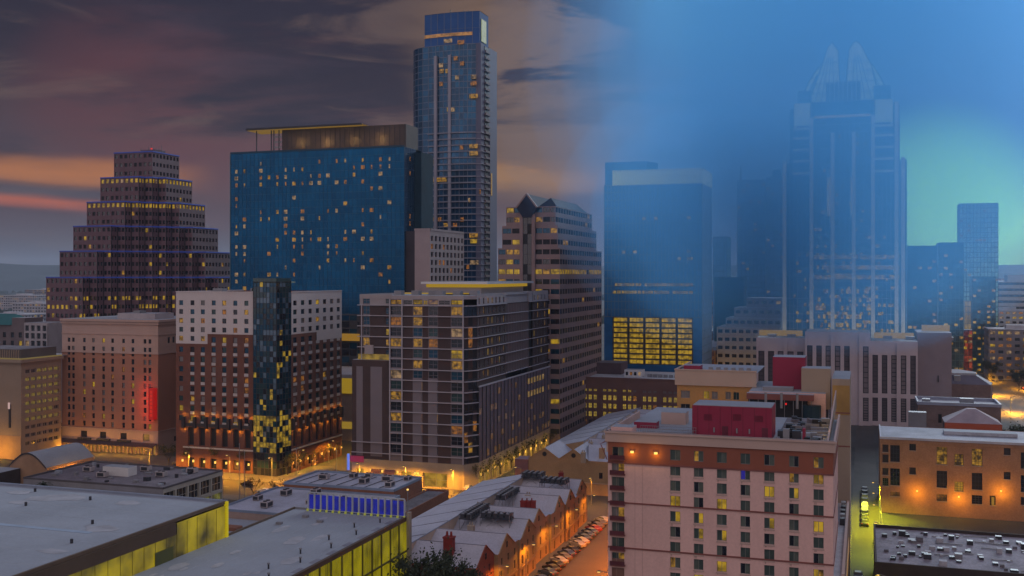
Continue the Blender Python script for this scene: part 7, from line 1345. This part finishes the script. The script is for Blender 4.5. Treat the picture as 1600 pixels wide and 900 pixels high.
for i in range(9): tree('street', -121.2 + .3, 326 + i * 12.0, 1.0 if i < 5 else .9, 'yellow lit street tree along the apartment block, %s from the corner' % ORD[i], 'street trees by the apartment block')
for i in range(7): tree('loose', -181 + i * 8.4, 287.5, .9, 'sparse street tree on the near side of the cross street, %s from the left' % ORD[i], 'street trees on the cross street')
for i in range(6): tree('street', -240 + i * 10.5, 325, 1.0, 'street tree before the terracotta hotel, %s from the left' % ORD[i], 'street trees by the terracotta hotel')
for i in range(5): tree('loose', -191.5, 326 + i * 8.5, .95, 'street tree along the glass corner hotel, %s from the crossing' % ORD[i], 'street trees by the glass corner hotel')
for i in range(6): tree('dense', 5.0, 222 + i * 9.5, .42, 'small alley tree beside the low brown building, %s from the near end' % ORD[i], 'trees in the alley')
x, y = P(1592, 372); tree('dense', x, y, 1.2, 'large dark tree at the right edge by the low brick building', 'trees at the right edge')
x, y = P(1612, 385); tree('dense', x, y, 1.1, 'dark tree cut by the right edge', 'trees at the right edge')
for i in range(5): px, d = ((1549, 700), (1554, 720), (1592, 640), (1536, 860), (1530, 930))[i]; x, y = P(px, d); tree('dense', x, y, 1.0, 'street tree beside the banded white office, %s towards the viewer' % ORD[i], 'trees on the right-hand street')
for i in range(6): tree('loose', 66.5, 300 + i * 14, .9, 'tree on the pavement right of the orange warehouse, %s from the near end' % ORD[i], 'trees by the warehouse')
# palm beside the curved roof hall
def palm():
    x, y = P(67, 300); r = tag(empty('palm_tree', (x, y, 0)), 'single palm tree between the white halls at far left', 'palm tree'); mb = MB(); mb.tube((0, 0, 0), (.2, 0, 10.5), .3, mat('bark', (.06, .045, .035)), 8, .22); link('trunk', mb.mesh('trunk'), r); c = MB(); lm = mat('palm_leaf', (.03, .04, .015), .7, var=.2)
    for k in range(34):
        a = k * 2.4; up = 1.1 - (k / 34) * 1.9; pv = Vector((.2, 0, 10.6)); d = Vector((math.cos(a), math.sin(a), up)).normalized(); sd = Vector((-math.sin(a), math.cos(a), 0))
        for j in range(6):
            d = (d + Vector((0, 0, -.2))).normalized(); nx = pv + d * .5; w0 = .34 * (1 - j / 7); c.poly([tuple(pv + sd * w0), tuple(nx + sd * w0 * .85), tuple(nx - Vector((0, 0, .05))), tuple(pv - Vector((0, 0, .05)))], lm); c.poly([tuple(pv - sd * w0), tuple(pv - Vector((0, 0, .05))), tuple(nx - Vector((0, 0, .05))), tuple(nx - sd * w0 * .85)], lm); pv = nx
    link('crown', c.mesh('crown'), r)
palm()
# tall slim poles seen over the street
for i, (px, d, h) in enumerate(((374, 318, 19), (382, 316, 17), (463, 322, 17), (526, 330, 15), (637, 270, 15))):
    x, y = P(px, d); r = tag(empty('flag_pole', (x, y, 0)), ('tall bare pole left of the glass corner hotel', 'shorter bare pole beside the tallest pole', 'slim pole at the right of the glass corner', 'slim pole at the street crossing', 'lamp pole behind the louvre screen end')[i], 'pole', 'slim poles by the crossing'); mb = MB(); mb.tube((0, 0, 0), (0, 0, h), .16, M_metal, 6, .09); link('shaft', mb.mesh('shaft'), r); mb = MB(); mb.tube((0, 0, h), (0, 0, h + .35), .28 if i == 4 else .16, glow('sodium_head', (1, .62, .16), 14) if i == 4 else M_metal, 8); link('finial', mb.mesh('finial'), r)
# ---------------------------------------------------------------- added mist volumes, standing in for a blue graphic overlay
def mist(name, label, px, d, z, ax, ay, az, col, dens, aniso=.55):
    x, y = P(px, d); n, k = 24, 16; mb = MB(); mb.smooth = True
    m = bpy.data.materials.new(name); m.use_nodes = True; nt = m.node_tree; nt.nodes.clear(); o = nt.nodes.new('ShaderNodeOutputMaterial'); v = nt.nodes.new('ShaderNodeVolumePrincipled'); v.inputs['Color'].default_value = (*col, 1); v.inputs['Density'].default_value = dens; v.inputs['Anisotropy'].default_value = aniso; nt.links.new(v.outputs[0], o.inputs['Volume'])
    for j in range(k):
        for i in range(n):
            q = []
            for a, c in ((i, j), (i + 1, j), (i + 1, j + 1), (i, j + 1)):
                t, p = 2 * math.pi * a / n, -math.pi / 2 + math.pi * c / k; q.append((ax * math.cos(t) * math.cos(p), ay * math.sin(t) * math.cos(p), az * math.sin(p)))
            if j == 0: q = [q[0], q[2], q[3]]
            elif j == k - 1: q = [q[0], q[1], q[2]]
            mb.poly(q, m)
    me = mb.mesh(name); import bmesh; bm = bmesh.new(); bm.from_mesh(me); bmesh.ops.remove_doubles(bm, verts=bm.verts, dist=.01); bmesh.ops.recalc_face_normals(bm, faces=bm.faces); bm.to_mesh(me); bm.free()
    o = link(name, me, None, (x, y, z), PHI); tag(o, label, 'mist', 'added blue mist banks', 'stuff')
MISTC = (.17, .55, 1.0)
mist('mist', 'added blue mist veil over the right half of the skyline', 1355, 325, 137, 58, 44, 79, MISTC, .0065, .62)
mist('mist', 'thinner added blue mist round the dense core', 1342, 325, 137, 69, 48, 84, MISTC, .0048, .62)
mist('mist', 'third shell of the added blue mist', 1333, 325, 137, 80, 53, 88, MISTC, .0036, .62)
mist('mist', 'outer added blue mist over the square glass tower', 1326, 326, 137, 90, 58, 92, MISTC, .0026, .62)
mist('mist', 'faint added blue mist before the gabled office', 1316, 327, 137, 100, 63, 90, MISTC, .0018, .62)
mist('mist', 'faintest edge of the added blue mist', 1302, 328, 137, 111, 68, 93, MISTC, .0011, .62)
mist('mist', 'low added blue mist before the square glass tower', 1140, 400, 92, 54, 28, 44, MISTC, .0080, .62)
mist('mist', 'low added blue mist edge over the terraced office', 1150, 402, 94, 70, 34, 54, MISTC, .0045, .62)
def haze():
    mb = MB(); m = bpy.data.materials.new('haze'); m.use_nodes = True; nt = m.node_tree; nt.nodes.clear(); o = nt.nodes.new('ShaderNodeOutputMaterial'); v = nt.nodes.new('ShaderNodeVolumePrincipled'); v.inputs['Color'].default_value = (.66, .80, 1, 1); v.inputs['Density'].default_value = .00008; nt.links.new(v.outputs[0], o.inputs['Volume'])
    mb.box(-10000, 10000, -700, 10000, -2, 260, m); tag(link('haze', mb.mesh('haze')), kind='stuff')
haze()
